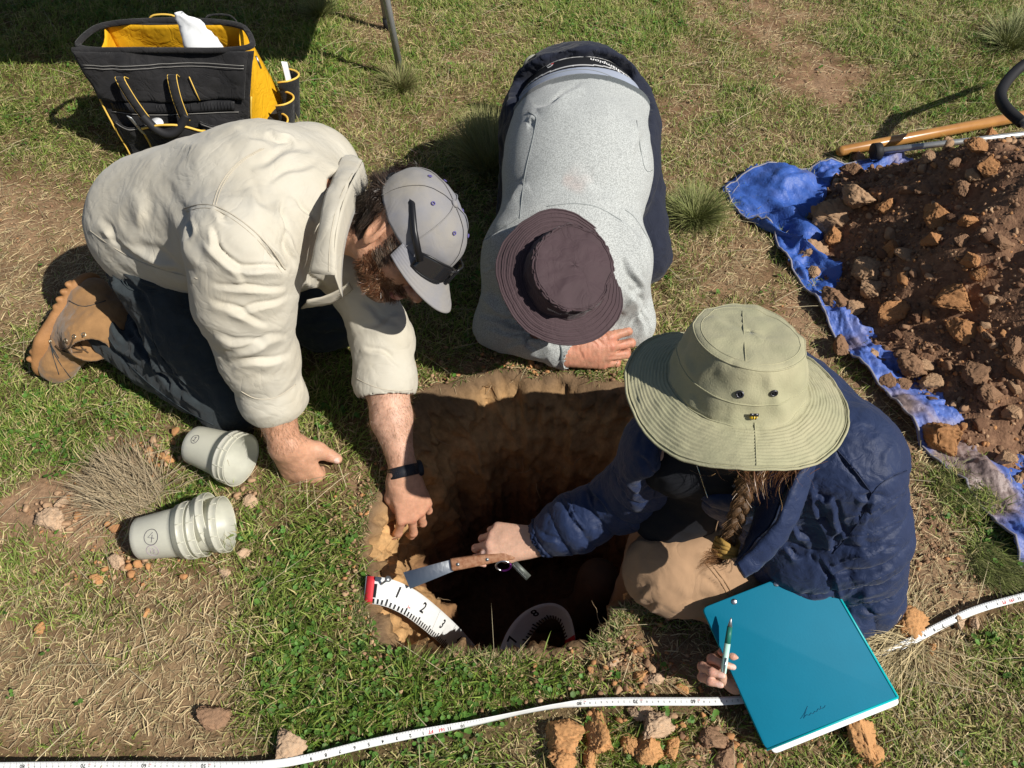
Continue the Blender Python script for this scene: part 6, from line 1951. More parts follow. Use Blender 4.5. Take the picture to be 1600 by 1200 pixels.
# ------------------------------------------------------------------ turquoise ring binder
m_turq = mat('turquoise_card', (.0, .155, .255), .62, .08, 12, bump=.25, bscale=260, bdist=.0006, spec=.15)
m_turqe = mat('turquoise_edge', (.0, .42, .46), .4, spec=.4)
m_paper = mat('paper', (.82, .84, .86), .8)
TL, TR_, BR, BL = P(1097, 950, .135), P(1262, 886, .20), P(1403, 1090, .080), P(1197, 1172, .030)
BR = BR; bx = TR_ - TL
binder = empty('ring_binder', (TL + BR) / 2 * V(1, 1, 0), 'turquoise ring binder held on the lap of the woman in the navy jacket', 'folder')
bu, bv = nrm(BR - BL), nrm((TL - BL))
bn = nrm(np.cross(bu, bv)); bn = bn if bn @ IT > 0 else -bn
TR2 = TL + (BR - BL) * .92
def board(name, off, inset, th, m, parent, shift=V(0, 0, 0)):
    c = [BL, BR, TR2, TL]; cc = sum(c) / 4
    q = [p + (cc - p) * inset + bn * off + shift for p in c]
    r_ = .010; ring = []
    for i in range(4):
        a, b_, c_ = q[i - 1], q[i], q[(i + 1) % 4]
        e1, e2 = nrm(a - b_), nrm(c_ - b_)
        for t in np.linspace(0, 1, 5):
            ring.append(b_ + e1 * r_ * (1 - t) ** 2 + e2 * r_ * t ** 2)
    n_ = len(ring)
    v = [p + bn * th / 2 for p in ring] + [p - bn * th / 2 for p in ring]
    f = [tuple(range(n_)), tuple(range(2 * n_ - 1, n_ - 1, -1))] + [(i, i + n_, (i + 1) % n_ + n_, (i + 1) % n_) for i in range(n_)]
    return MB().add(v, f).build(name, m, parent, False, bevel=.0009)
board('front_cover', 0, 0, .003, m_turq, binder)
board('back_cover', -.026, -.004, .003, m_turqe, binder, -bv * .004 + bu * .003)
board('paper_stack', -.014, .03, .012, m_paper, binder, -bv * .017 + bu * .006)
# raised lip round the cover, brighter where the card is folded
for a, b_ in ((BL, BR), (BR, TR2)):
    inn = (TL + BR) / 2
    aa, bb2 = a + (inn - a) * .004, b_ + (inn - b_) * .004
    MB().tube([aa + bn * .0012, bb2 + bn * .0012], .0022, 6).build('folded_edge', m_turqe, binder, True)
MB().box(((BR + TR2) / 2) - bn * .013 + bu * .001, (TR2 - BR) / 2 * .97, bn * .012, bu * .0012).build('side_flap', m_turqe, binder, bevel=.0006)
for (x, y) in ((1147, 940), (1213, 912)):
    d = nrm(P(x, y, 0) - V(0, 0, CAM_H)); t = np.dot(TL - V(0, 0, CAM_H), bn) / np.dot(d, bn); p = V(0, 0, CAM_H) + d * t + bn * .0016
    MB().tube([p, p + bn * .0012, p + bn * .002], [.0052, .0050, .003], 14).build('rivet', m_steel, binder, True)
# embossed signature-like mark near the lower edge
lg = BL + (BR - BL) * .42 + bv * .030 + bn * .0017
L_ = [(-.026, -.004), (-.018, .000), (-.004, .012), (-.012, .004), (-.020, -.004), (-.022, -.006), (-.014, -.001), (-.010, -.005), (-.006, -.001), (-.003, -.005), (.001, -.001), (.004, -.004), (.008, .001), (.011, -.003), (.015, .004), (.012, -.001), (.018, -.002), (.022, .001)]
m_emb = mat('embossed', (.0, .10, .19), .4)
MB().tube([lg + bu * x + bv * y for x, y in smooth_poly([np.array(q) for q in L_], 2)], .00055, 4).build('embossed_mark', m_emb, binder, True)

# pen
pen = empty('pen', P(1130, 1010, .1), 'pale mint ballpoint pen with dark green grip pointing up over the turquoise folder', 'pen')
m_mint = mat('mint_plastic', (.50, .78, .68), .35, spec=.5); m_dgreen = mat('green_grip', (.02, .16, .12), .45); 
def bpt(x, y, l):
    d = nrm(P(x, y, 0) - V(0, 0, CAM_H)); t = np.dot(TL - V(0, 0, CAM_H), bn) / np.dot(d, bn); return V(0, 0, CAM_H) + d * (t) + bn * l
e0, e1 = bpt(1127, 1052, .014), bpt(1137, 963, .026)
pd = e1 - e0
MB().tube([e0, e0 + pd * .04, e0 + pd * .55], [.0035, .0050, .0052], 12).build('barrel', m_mint, pen, True)
MB().tube([e0 + pd * .55, e0 + pd * .84], [.0052, .0046], 12).build('grip', m_dgreen, pen, True)
MB().tube([e0 + pd * .84, e0 + pd * .97, e1], [.0042, .0016, .0007], 12).build('tip', m_galv, pen, True)
MB().tube([e0 + pd * .02 + bn * .005, e0 + pd * .30 + bn * .0062], .0012, 6).build('clip', m_steel, pen, True)

# ------------------------------------------------------------------ scraper held over the pit
scr = empty('scraper', P(710, 885, 0), 'steel scraper with riveted brown wooden handle held over the pit', 'scraper')
m_wood = mat('oiled_wood', (.22, .085, .04), .5, .5, 130, col2=(.40, .22, .13), bump=.4, bscale=200)
s0, s1, s2_ = P(633, 905, .020), P(708, 882, .035), P(805, 866, .045)
sd_ = nrm(s1 - s0); bl_w = nrm(img(.10, .98, -.05) - sd_ * np.dot(img(.10, .98, -.05), sd_)); bn2 = np.cross(sd_, bl_w)
m_blade = mat('brushed_blade', (.42, .44, .46), .32, metal=1.0, bump=.2, bscale=120)
b = MB(); q = [s0 + bl_w * .014, s0 - bl_w * .021 + sd_ * .004, s1 - bl_w * .0125, s1 + bl_w * .0105]
b.add([p + bn2 * .0006 for p in q] + [p - bn2 * .0006 for p in q], [(0, 1, 2, 3), (7, 6, 5, 4), (0, 4, 5, 1), (1, 5, 6, 2), (2, 6, 7, 3), (3, 7, 4, 0)])
b.build('blade', m_blade, scr, bevel=.0003)
rings = []
hd = nrm(s2_ - s1)
hw = nrm(bl_w - hd * np.dot(bl_w, hd)); hn = np.cross(hd, hw)
for t, w_, h_ in ((-.004, .0118, .0062), (0, .0125, .0072), (.35, .0112, .0080), (.7, .0090, .0075), (.95, .0098, .0078), (1.0, .0075, .006)):
    c = s1 + (s2_ - s1) * t if t > 0 else s1 + hd * t
    rings.append([c + hw * w_ * math.copysign(abs(math.cos(a)) ** .6, math.cos(a)) + hn * h_ * math.copysign(abs(math.sin(a)) ** .6, math.sin(a)) for a in np.linspace(0, 6.283, 17)[:-1]])
MB().loft(rings).build('handle', m_wood, scr, True)
sgn2 = 1 if hn @ IT > 0 else -1
for t in (.08, .55): MB().disc(s1 + (s2_ - s1) * t + hn * sgn2 * .0078, hn, .0034, 12, .0014).build('rivet', m_galv, scr)

# carabiner with a small steel rule hanging from it
cb_ = empty('carabiner', P(790, 882, 0), 'small silver carabiner hanging from the handle end of the scraper', 'carabiner')
cc = P(789, 884, .03)
ang = np.linspace(0, 6.283, 25)
def lp(t): return cc + IR * (.0145 * math.cos(t) - .003) + (IU * .85 + IT * .5) * .013 * math.sin(t)
MB().tube([lp(t) for t in ang[2:18]], .0022, 7).build('frame', m_steel, cb_, True)
m_purple = mat('purple_anodised', (.12, .02, .14), .35, metal=.8)
MB().tube([lp(t) for t in list(ang[17:]) + [ang[1], ang[2]]], .0024, 7).build('gate', m_purple, cb_, True)
rl = empty('pocket_rule', P(815, 892, 0), 'short dark steel pocket rule hanging from the small carabiner', 'ruler')
r0, r1 = P(796, 873, .025), P(826, 903, .005)
rd_ = nrm(r1 - r0); rw = nrm(np.cross(rd_, IT)); m_rule = mat('rule_steel', (.10, .11, .10), .5, metal=.5)
MB().box((r0 + r1) / 2, (r1 - r0) / 2, rw * .0068, nrm(np.cross(rd_, rw)) * .0006).build('blade', m_rule, rl)
b = MB()
fc_ = nrm(np.cross(rd_, rw)); fc_ = fc_ if fc_ @ IT > 0 else -fc_
for i in range(14): b.box(r0 + (r1 - r0) * (.25 + .05 * i) + fc_ * .0008 + rw * .004, rd_ * .0003, rw * (.002 if i % 5 else .0035), fc_ * .0001)
b.build('graduations', m_galv, rl)
MB().disc(r0 + rd_ * .008 + fc_ * .0008, fc_, .0012, 8, .0004).build('dot', m_red_print, rl)

# ------------------------------------------------------------------ plastic sample pots
m_pot = bpy.data.materials.new('clouded_plastic'); m_pot.use_nodes = True
_n = m_pot.node_tree.nodes; _l = m_pot.node_tree.links; _p = _n['Principled BSDF']
_p.inputs['Base Color'].default_value = (.96, .94, .84, 1); _p.inputs['Roughness'].default_value = .32; _p.inputs['Specular IOR Level'].default_value = .5
_tr = _n.new('ShaderNodeBsdfTranslucent'); _tr.inputs['Color'].default_value = (.92, .92, .82, 1)
_tp = _n.new('ShaderNodeBsdfTransparent'); _tp.inputs['Color'].default_value = (.93, .93, .88, 1)
_m1 = _n.new('ShaderNodeMixShader'); _m1.inputs[0].default_value = .48; _m2 = _n.new('ShaderNodeMixShader')
_nz = _n.new('ShaderNodeTexNoise'); _nz.inputs['Scale'].default_value = 25; _mr = _n.new('ShaderNodeMapRange'); _mr.inputs[3].default_value = .12; _mr.inputs[4].default_value = .34
_tc2 = _n.new('ShaderNodeTexCoord'); _l.new(_tc2.outputs['Object'], _nz.inputs['Vector']); _l.new(_nz.outputs['Fac'], _mr.inputs[0]); _l.new(_mr.outputs[0], _m2.inputs[0])
_l.new(_p.outputs[0], _m1.inputs[1]); _l.new(_tr.outputs[0], _m1.inputs[2]); _l.new(_m1.outputs[0], _m2.inputs[1]); _l.new(_tp.outputs[0], _m2.inputs[2]); _l.new(_m2.outputs[0], _n['Material Output'].inputs['Surface'])
m_poti = mat('clouded_plastic_inside_shaded', (.80, .80, .70), .35, .22, 18, spec=.5, trans=.4)  # same plastic, darker: shade inside the pots is put into the colour
m_ink = mat('marker_ink', (.02, .015, .05), .6); m_inkf = mat('faded_ink', (.42, .33, .42), .7)
def pot(base, axis, rb, rt, h, label, group, parent=None, name='plastic_pot'):
    a = nrm(axis); e1 = nrm(np.cross(a, V(0, 0, 1))); e2 = np.cross(a, e1)
    o = empty(name, base, label, 'pot', group)
    prof = [(.0, .002), (rb * .9, .0), (rb, .004)]
    hh = h - .026
    prof += [(rb + (rt - .006 - rb) * t, .004 + (hh - .004) * t) for t in np.linspace(.1, 1, 8)]
    prof += [(rt - .001, hh + .001), (rt - .0005, hh + .010), (rt + .0012, hh + .0105), (rt + .0012, hh + .0125), (rt, hh + .013), (rt, hh + .020), (rt + .0012, h - .003), (rt + .001, h)]
    inn = [(rt - .002, h), (rt - .0025, hh + .006), (rt - .008, hh), (rb - .0015, .008), (0, .0035)]
    n_ = 56
    rings = [[base + a * z + r_ * (math.cos(t) * e1 + math.sin(t) * e2) for t in np.arange(n_) * 2 * math.pi / n_] for r_, z in prof + inn]
    k_ = len(prof)
    MB().loft(rings[:k_], cap=False).build('wall', m_pot, o, True)
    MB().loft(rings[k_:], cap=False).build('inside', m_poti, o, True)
    MB().tube(rings[k_ - 1] + [rings[k_ - 1][0]], .0011, 6, cap=False).build('lip', m_pot, o, True)
    ribs = MB()
    for k in range(10):
        t = k * 2 * math.pi / 10
        d = math.cos(t) * e1 + math.sin(t) * e2
        ribs.tube([base + a * (hh + .011) + d * (rt + .001), base + a * (h - .002) + d * (rt + .0015)], .0009, 5)
    ribs.build('rim_ribs', m_pot, o, True, kind='stuff')
    return o, (a, e1, e2)
def mark_on(o, base, fr, rb, rt, h, strokes, ang0, z0, sc, m, rotd=0):
    """pen strokes wrapped on the pot wall"""
    a, e1, e2 = fr
    for st in strokes:
        pts = []
        for x, y in st:
            c, s = math.cos(rotd), math.sin(rotd); X_, Y_ = (x * c - y * s) * sc, (x * s + y * c) * sc
            z = z0 + Y_; r_ = rb + (rt - .006 - rb) * z / (h - .026) + .0006
            t = ang0 + X_ / r_
            pts.append(base + a * z + r_ * (math.cos(t) * e1 + math.sin(t) * e2))
        MB().tube(pts, .00055, 4).build('ink', m, o, True)
circ = [(math.cos(t) * 1.0, math.sin(t) * 1.15) for t in np.linspace(.2, 6.6, 26)]
one = [(-.35, .25), (-.05, .6), (0, .62), (0, -.5)]; foot = [(-.4, -.52), (.4, -.52)]
four = [(.15, .7), (-.45, -.1), (.5, -.1)]; four2 = [(.15, .35), (.12, -.75)]
def place(px0, py0, h0, px1, py1, h1): return P(px0, py0, h0), P(px1, py1, h1)
# pot marked 1: two nested, mouth towards the fist
bA, tA = place(303, 694, .052, 368, 716, .058)
for i, (off, lab) in enumerate(((0, 'cloudy plastic pot marked 1 beside the knee of the bearded man'), (.012, 'cloudy pot nested inside the one marked 1 beside the fist'))):
    o, fr = pot(bA + nrm(tA - bA) * off, tA - bA, .042, .0565, .112, lab, 'plastic sample pots in the grass')
    if i == 0: p1, f1 = o, fr
def facing_angle(fr, base, px_dir=None):
    a, e1, e2 = fr; d = IT + (px_dir if px_dir is not None else 0)
    return math.atan2(d @ e2, d @ e1)
g1 = facing_angle(f1, bA, IU * .5)
for st in (circ, one, foot): mark_on(p1, bA, f1, .042, .0565, .112, [st], g1, .030, .0085, m_ink, R(80))
# stack marked 4: four nested
bB, tB = place(216, 842, .047, 345, 820, .060)
dB = nrm(tB - bB)
labs = ['outermost cloudy pot marked 4, bottom of the nested stack left of the tape', 'second pot in the nested stack marked 4', 'third pot, tilted in the nested stack marked 4', 'innermost pot with open mouth at the right end of the nested stack marked 4']
for i in range(4):
    ax = dB if i != 2 else nrm(dB + V(0, .10, .05))
    o, fr = pot(bB + dB * (.0205 * i + (.002 if i == 3 else 0)), ax, .042, .0560 - .0006 * i, .112, labs[i], 'plastic sample pots in the grass')
    if i == 0: p4, f4 = o, fr
g4 = facing_angle(f4, bB, IU * .1)
for st in (circ, four, four2): mark_on(p4, bB, f4, .042, .056, .112, [st], g4, .046, .0135, m_ink, R(75))
for st in ([(x * .9 , y * .9) for x, y in circ], [(-.3, .5), (-.3, -.5)], [(0, .5), (.35, .25), (.05, 0), (.4, -.25), (0, -.5)]): mark_on(p4, bB, f4, .042, .056, .112, [st], g4 + (.62 if True else 0), .042, .0125, m_inkf, R(75))

# ------------------------------------------------------------------ tools by the heap
m_ash = mat('varnished_ash', (.50, .25, .07), .28, .35, 14, col2=(.36, .16, .045), spec=.5, coat=.4)
th = empty('shovel', P(1450, 205, 0), 'long varnished wooden tool handle lying in the grass behind the soil heap', 'tool handle')
w0, w1 = P(1309, 237, .028), P(1760, 150, .035)
MB().tube([w0, w0 + nrm(w1 - w0) * .012, w0 + (w1 - w0) * .3, w1], [.011, .0165, .0175, .0185], 14).build('shaft', m_ash, th, True)
pr = empty('soil_auger', P(1480, 225, 0), 'silver steel rod with black rubber end lying against the back of the soil heap', 'auger')
m_alu = mat('dull_aluminium', (.62, .63, .62), .45, .2, 60, metal=.7)
a0, a1 = P(1372, 236, .060), P(1760, 192, .10)
MB().tube([a0, a1], .0105, 6, flat=V(0, 0, 1)).build('rod', m_alu, pr)
m_rubber = mat('rubber_black', (.018, .018, .020), .65)
ad = nrm(a1 - a0)
MB().tube([a0 - ad * .018, a0 - ad * .016, a0 + ad * .006, a0 + ad * .010], [.022, .0255, .0255, .018], 18).build('end_cap', m_rubber, pr, True)
hb = empty('cart_handle', P(1590, 160, 0), 'black foam grip on a bent steel handle at the right edge', 'handle')
hp_ = [P(1640, 85, .30), P(1612, 92, .28), P(1585, 112, .26), P(1566, 136, .25), P(1562, 152, .25), P(1570, 168, .25), P(1590, 186, .24), P(1598, 192, .24)]
MB().tube(smooth_poly(hp_, 2), .0155, 14).build('foam_grip', m_rubber, hb, True)
MB().tube([P(1594, 189, .24), P(1680, 245, .20), P(1800, 330, .10)], .0115, 12).build('tube', m_alu, hb, True)
MB().tube([P(1635, 86, .30), P(1760, 40, .30)], .0115, 12).build('tube', m_alu, hb, True)

# ------------------------------------------------------------------ folding table whose shadow lies over the bag
tb_ = empty('folding_table', (-.85, 2.8, 0), 'steel legs of a folding table standing beyond the tool bag', 'table')
m_leg = mat('painted_tube', (.34, .35, .37), .28, metal=.35, spec=.7); m_top = mat('table_top', (.55, .55, .53), .6, bump=.1)
legs = [(P(628, 124, 0), V(-.445, 2.60, .72)), (P(606, 46, .0), V(-.515, 3.02, .72)), (V(-2.22, 2.62, 0), V(-2.20, 2.60, .72)), (V(-2.22, 3.06, 0), V(-2.20, 3.02, .72))]
for a, b_ in legs:
    MB().tube([a, b_], .0125, 12).build('leg', m_leg, tb_, True)
    MB().tube([a + V(0, 0, -.004), a + (b_ - a) * .06], .0155, 12).build('foot', m_rubber, tb_, True)
MB().box(V(-1.28, 2.75, .735), V(1.15, 0, 0), V(0, .40, 0), V(0, 0, .014)).build('top', m_top, tb_, bevel=.006)

# ------------------------------------------------------------------ tool bag
m_can = mat('black_canvas', (.010, .010, .012), .9, .35, 18, col2=(.026, .025, .026), bump=.6, bscale=420, bdist=.0012, sheen=.1, wr=(20, .009))
m_yelw = mat('yellow_nylon', (.78, .42, .012), .65, .12, 12, bump=.3, bscale=300, bdist=.0008, wr=(16, .007))
m_pipe = mat('yellow_piping', (.80, .52, .10), .5)
m_stitch = mat('grey_stitch', (.30, .29, .27), .8)
bag = empty('tool_bag', (-1.0, 2.26, 0), 'open black and yellow tool bag with strap handles standing on the turf', 'tool bag')
X0, X1, Yf, Yb, H_ = -1.215, -.755, 2.14, 2.40, .335
def lerp(a, b, t): return a + (b - a) * t
def front(u, w):
    """u 0..1 across, w 0..1 up the front face"""
    x = lerp(X0 + .01, X1 - .075, u); x = lerp(x, lerp(X0 - .055, X1 + .01, u), max(w, 0) ** 1.3)
    y = Yf - .02 * math.sin(math.pi * w) + .04 * w + .010 * math.sin(u * 7 + w * 4) * w
    return V(x, y - .012 * math.sin(math.pi * u), H_ * w)
def wav(fn, amp, sc, seed):
    def g(u, w):
        p = fn(u, w); return p + V(0, -1, .2) * float(fbm(p[None], sc, 3, seed)[0]) * amp
    return g
fr_ = wav(front, .022, 9, 140)
MB().grid(fr_, 60, 34).build('front_panel', m_can, bag, True, thick=.005)
def backp(u, w):
    x = lerp(X0, X1, u); x = lerp(x, lerp(X0 - .01, X1 - .06, u), w)
    return V(x, Yb + .015 * math.sin(math.pi * u) * (1 - w) - .085 * w, (H_ + .012) * w)
MB().grid(wav(backp, .008, 12, 141), 30, 20).build('back_panel', m_can, bag, True, thick=.004)
MB().grid(lambda u, w: wav(backp, .008, 12, 141)(u, .25 + .74 * w) + V(0, -.006, 0), 30, 16).build('lining', m_yelw, bag, True, thick=.001)
def sidep(xb, xt, s):
    def g(u, w):
        a, b_ = fr_(1.0 if s > 0 else 0.0, w * .93), backp(1.0 if s > 0 else 0.0, w)
        p = a * (1 - u) + b_ * u
        return p + V(s * (.018 * math.sin(math.pi * u) * (1 - w * .6) - .030 * w * math.sin(math.pi * u)), 0, -.02 * w * math.sin(math.pi * u))
    return g
MB().grid(sidep(0, 0, 1), 16, 16).build('side_panel', m_yelw, bag, True, thick=.003)
MB().grid(sidep(0, 0, -1), 16, 16).build('side_panel', m_yelw, bag, True, thick=.003)
MB().grid(lambda u, w: V(lerp(X0, X1, u), lerp(Yf + .01, Yb, w), .05 + .03 * math.sin(9 * u) * math.sin(3 * w)), 20, 10).build('contents_tray', m_can, bag, True)
MB().grid(lambda u, w: V(lerp(X0, X1, u), lerp(Yf, Yb, w), .006), 2, 2).build('base', m_can, bag)
# wire-stiffened mouth
def rimpt(t):
    fl_, fr2, br, bl = fr_(0, 1), fr_(1, 1), backp(1, 1), backp(0, 1)
    seg = [fl_, fl_ * .6 + fr2 * .4 + V(0, -.004, .004), fr2, fr2 * .5 + br * .5 + V(.012, 0, .004), br, br * .5 + bl * .5 + V(0, .01, .006), bl, bl * .5 + fl_ * .5 + V(-.012, 0, .004), fl_]
    return seg
rp = rimpt(0)
rs_ = smooth_poly(rp + [rp[1]], 3)
MB().tube(rs_, .0085, 8, cap=False).build('rim', m_can, bag, True)
# flap band with two stitch rows, ribbed strip, pockets
bfr = bvh_of(np.array([fr_(i / 60, j / 34) for i in range(61) for j in range(35)]), np.array([(i * 35 + j, (i + 1) * 35 + j, (i + 1) * 35 + j + 1, i * 35 + j + 1) for i in range(60) for j in range(34)]))
def onf(u, w, lift=.004): return fr_(u, w) + V(0, -lift, lift * .2)
MB().grid(lambda u, w: onf(u * .97, .60 + .40 * w, .006 + .012 * (1 - w) * (.6 + .4 * math.sin(u * 13))), 50, 14).build('flap', m_can, bag, True, thick=.003)
for w in (.90, .875):
    MB().tube([onf(u, w, .0145) for u in np.linspace(.03, .96, 40)], .0009, 4).build('stitching', m_stitch, bag, True)
MB().grid(lambda u, w: onf(.06 + u * .84, .50 + .085 * w, .006), 40, 3).build('ribbed_strip', m_rubber, bag, True, thick=.003)
for k in range(36):
    if k in (10, 11, 12, 24, 25): continue
    u = .09 + k * .0225
    MB().tube([onf(u, .515, .0085), onf(u, .575, .0085)], .0016, 4).build('rib', m_rubber, bag, True)
MB().tube([onf(u, .485, .006) for u in np.linspace(.04, .93, 30)], .0009, 4).build('stitching', m_stitch, bag, True)
for u0, u1, wt in ((.03, .27, .40), (.66, .96, .42)):
    MB().grid(lambda u, w: onf(lerp(u0, u1, u), w * wt - .03 * math.sin(math.pi * u), .008 + .018 * math.sin(math.pi * u) * w), 16, 10).build('pocket', m_can, bag, True, thick=.003)
    MB().tube([onf(lerp(u0, u1, u), wt * .97 - .03 * math.sin(math.pi * u), .0125 + .018 * math.sin(math.pi * u)) for u in np.linspace(0, 1, 16)], .0011, 4).build('stitching', m_stitch, bag, True)
# big centre pocket with yellow piping
def cpk(u, w):
    arch = .30 + .14 * math.sin(math.pi * (.15 + .75 * u))
    return onf(lerp(.24, .70, u), arch * w, .020 + .035 * math.sin(math.pi * u) ** .5 * (.35 + .65 * w))
MB().grid(cpk, 24, 12).build('pocket', m_can, bag, True, thick=.003)
MB().tube([cpk(u, 1) + V(0, -.002, .003) for u in np.linspace(0, 1, 28)], .0034, 7).build('piping', m_pipe, bag, True)
MB().tube([cpk(0, w) + V(-.002, -.003, 0) for w in np.linspace(.2, 1, 12)], .0034, 7).build('piping', m_pipe, bag, True)
for s, u in ((-1, .0), (1, 1.0)):
    MB().tube([onf(u, w, .002) + V(s * .004, 0, 0) for w in np.linspace(.02, .62, 14)], .0028, 6).build('piping', m_pipe, bag, True)
# strap handles
def strap(u0, u1, w0, w1, drop, name='strap'):
    a, b_ = onf(u0, w0, .020), onf(u1, w1, .030 + drop)
    pth = smooth_poly([a, onf(u0, w0 + .05, .045), onf((u0 * 2 + u1) / 3, (w0 * 2 + w1) / 3, .055), onf((u0 + u1 * 2) / 3, (w0 + w1 * 2) / 3, .052), b_], 2)
    d = nrm(b_ - a); wv = V(1, 0, 0)
    MB().tube(pth, .0022, 8, k=1, flat=V(0, 1, 0)).build('cord', m_can, bag, True) if False else None
    o = MB().grid(lambda u, w: np.array([np.interp(u, np.linspace(0, 1, len(pth)), [q[i] for q in pth]) for i in range(3)]) + wv * (w - .5) * .026, 20, 2).build(name, m_can, bag, True, thick=.003)
    for s in (-.5, .5):
        MB().tube([q + wv * s * .026 for q in pth], .0015, 5).build('piping', m_pipe, o, True)
    return pth
pa = strap(.245, .335, .80, .46, .01); pb = strap(.545, .585, .80, .46, .01)
g0, g1_ = pa[-1], pb[-1]
MB().tube(smooth_poly([g0 + V(-.01, 0, .02), g0 + V(.02, -.012, -.02), (g0 + g1_) / 2 + V(0, -.02, -.035), g1_ + V(-.02, -.012, -.02), g1_ + V(.01, 0, .02)], 2), .013, 10).build('grip', m_rubber, bag, True)
for i, (u, w) in enumerate(((.205, .80), (.63, .80))):
    MB().tube([onf(u, w, .020), onf(u + .03, w - .12, .024), onf(u + .045, w - .2, .018)], .0016, 5).build('piping', m_pipe, bag, True)
for x in (-1.10, -.93):
    pth = smooth_poly([V(x, Yb - .065, H_ - .01), V(x + .005, Yb - .06, H_ + .022), V(x + .05, Yb - .06, H_ + .028), V(x + .09, Yb - .06, H_ + .022), V(x + .10, Yb - .065, H_ - .01)], 2)
    MB().tube(pth, .003, 6).build('back_strap', m_pipe if x < -1 else m_can, bag, True)
# side pockets on the right with yellow trim, something white tucked in
for k, (y0, y1, ht, ox) in enumerate(((2.15, 2.25, .09, .040), (2.24, 2.33, .12, .050), (2.32, 2.41, .155, .060))):
    MB().grid(lambda u, w: V(X1 + .005 + ox * math.sin(math.pi * u) ** .5 * (.5 + .5 * w), lerp(y0, y1, u), ht * w), 12, 8).build('side_pocket', m_can, bag, True, thick=.003)
    MB().tube([V(X1 + .005 + ox * math.sin(math.pi * u) ** .5, lerp(y0, y1, u), ht) for u in np.linspace(0, 1, 14)], .0032, 6).build('piping', m_pipe, bag, True)
wd2 = empty('folded_leaflet', (X1 + .03, 2.37, 0), 'folded white leaflet tucked in the right end pocket of the tool bag', 'leaflet')
MB().grid(lambda u, w: V(X1 + .03 + .008 * math.sin(4 * u), lerp(2.33, 2.40, u), .10 + w * (.12 - .04 * u)), 6, 6).build('sheet', m_paper, wd2, True, thick=.001)
zp = MB(); zp.tube([fr_(1, 1) + V(.005, -.01, -.01), fr_(1, 1) + V(.012, -.015, -.045)], .003, 6); zp.build('zip_puller', m_steel, bag, True)
# crumpled white paper bag standing in the mouth
pbg = empty('paper_bag', (-.90, 2.25, .15), 'crumpled white paper bag poking out of the tool bag', 'paper bag')
def pbf(u, w):
    a = u * 2 * math.pi; r_ = .048 * (1 - .75 * abs(w) ** 3) * (1 + .12 * math.sin(3 * a + 4 * w))
    return V(-.905 + r_ * math.cos(a) - .05 * w, 2.245 + r_ * .6 * math.sin(a), .28 + w * .135)
v_ = [pbf(u, w) for u in np.linspace(0, 1, 25)[:-1] for w in np.linspace(0, 1, 14)]
v_ = np.array(v_); v_ = v_ + (fbm(v_, 22, 3, 150)[:, None] * .014)
f_ = [(i * 14 + j, ((i + 1) % 24) * 14 + j, ((i + 1) % 24) * 14 + j + 1, i * 14 + j + 1) for i in range(24) for j in range(13)]
mesh_np('bag', v_, f_, m_paper, pbg, False).modifiers.new('t', 'SOLIDIFY').thickness = .001
# things in the front pocket
lid = empty('white_lid', cpk(.25, .9), 'small round white lid lying in the front pocket of the tool bag', 'lid')
MB().disc(cpk(.28, 1) + V(.0, .022, -.004), V(0, -.3, 1), .022, 20, .006).build('disc', m_paper, lid)
kn_ = empty('marker', onf(.22, .3, .03), 'grey marker tag sticking out of the left front pocket of the tool bag', 'marker')
MB().box(onf(.215, .40, .022), V(.007, 0, -.004), V(0, .003, 0), V(-.012, 0, .030)).build('body', m_galv, kn_, bevel=.002)

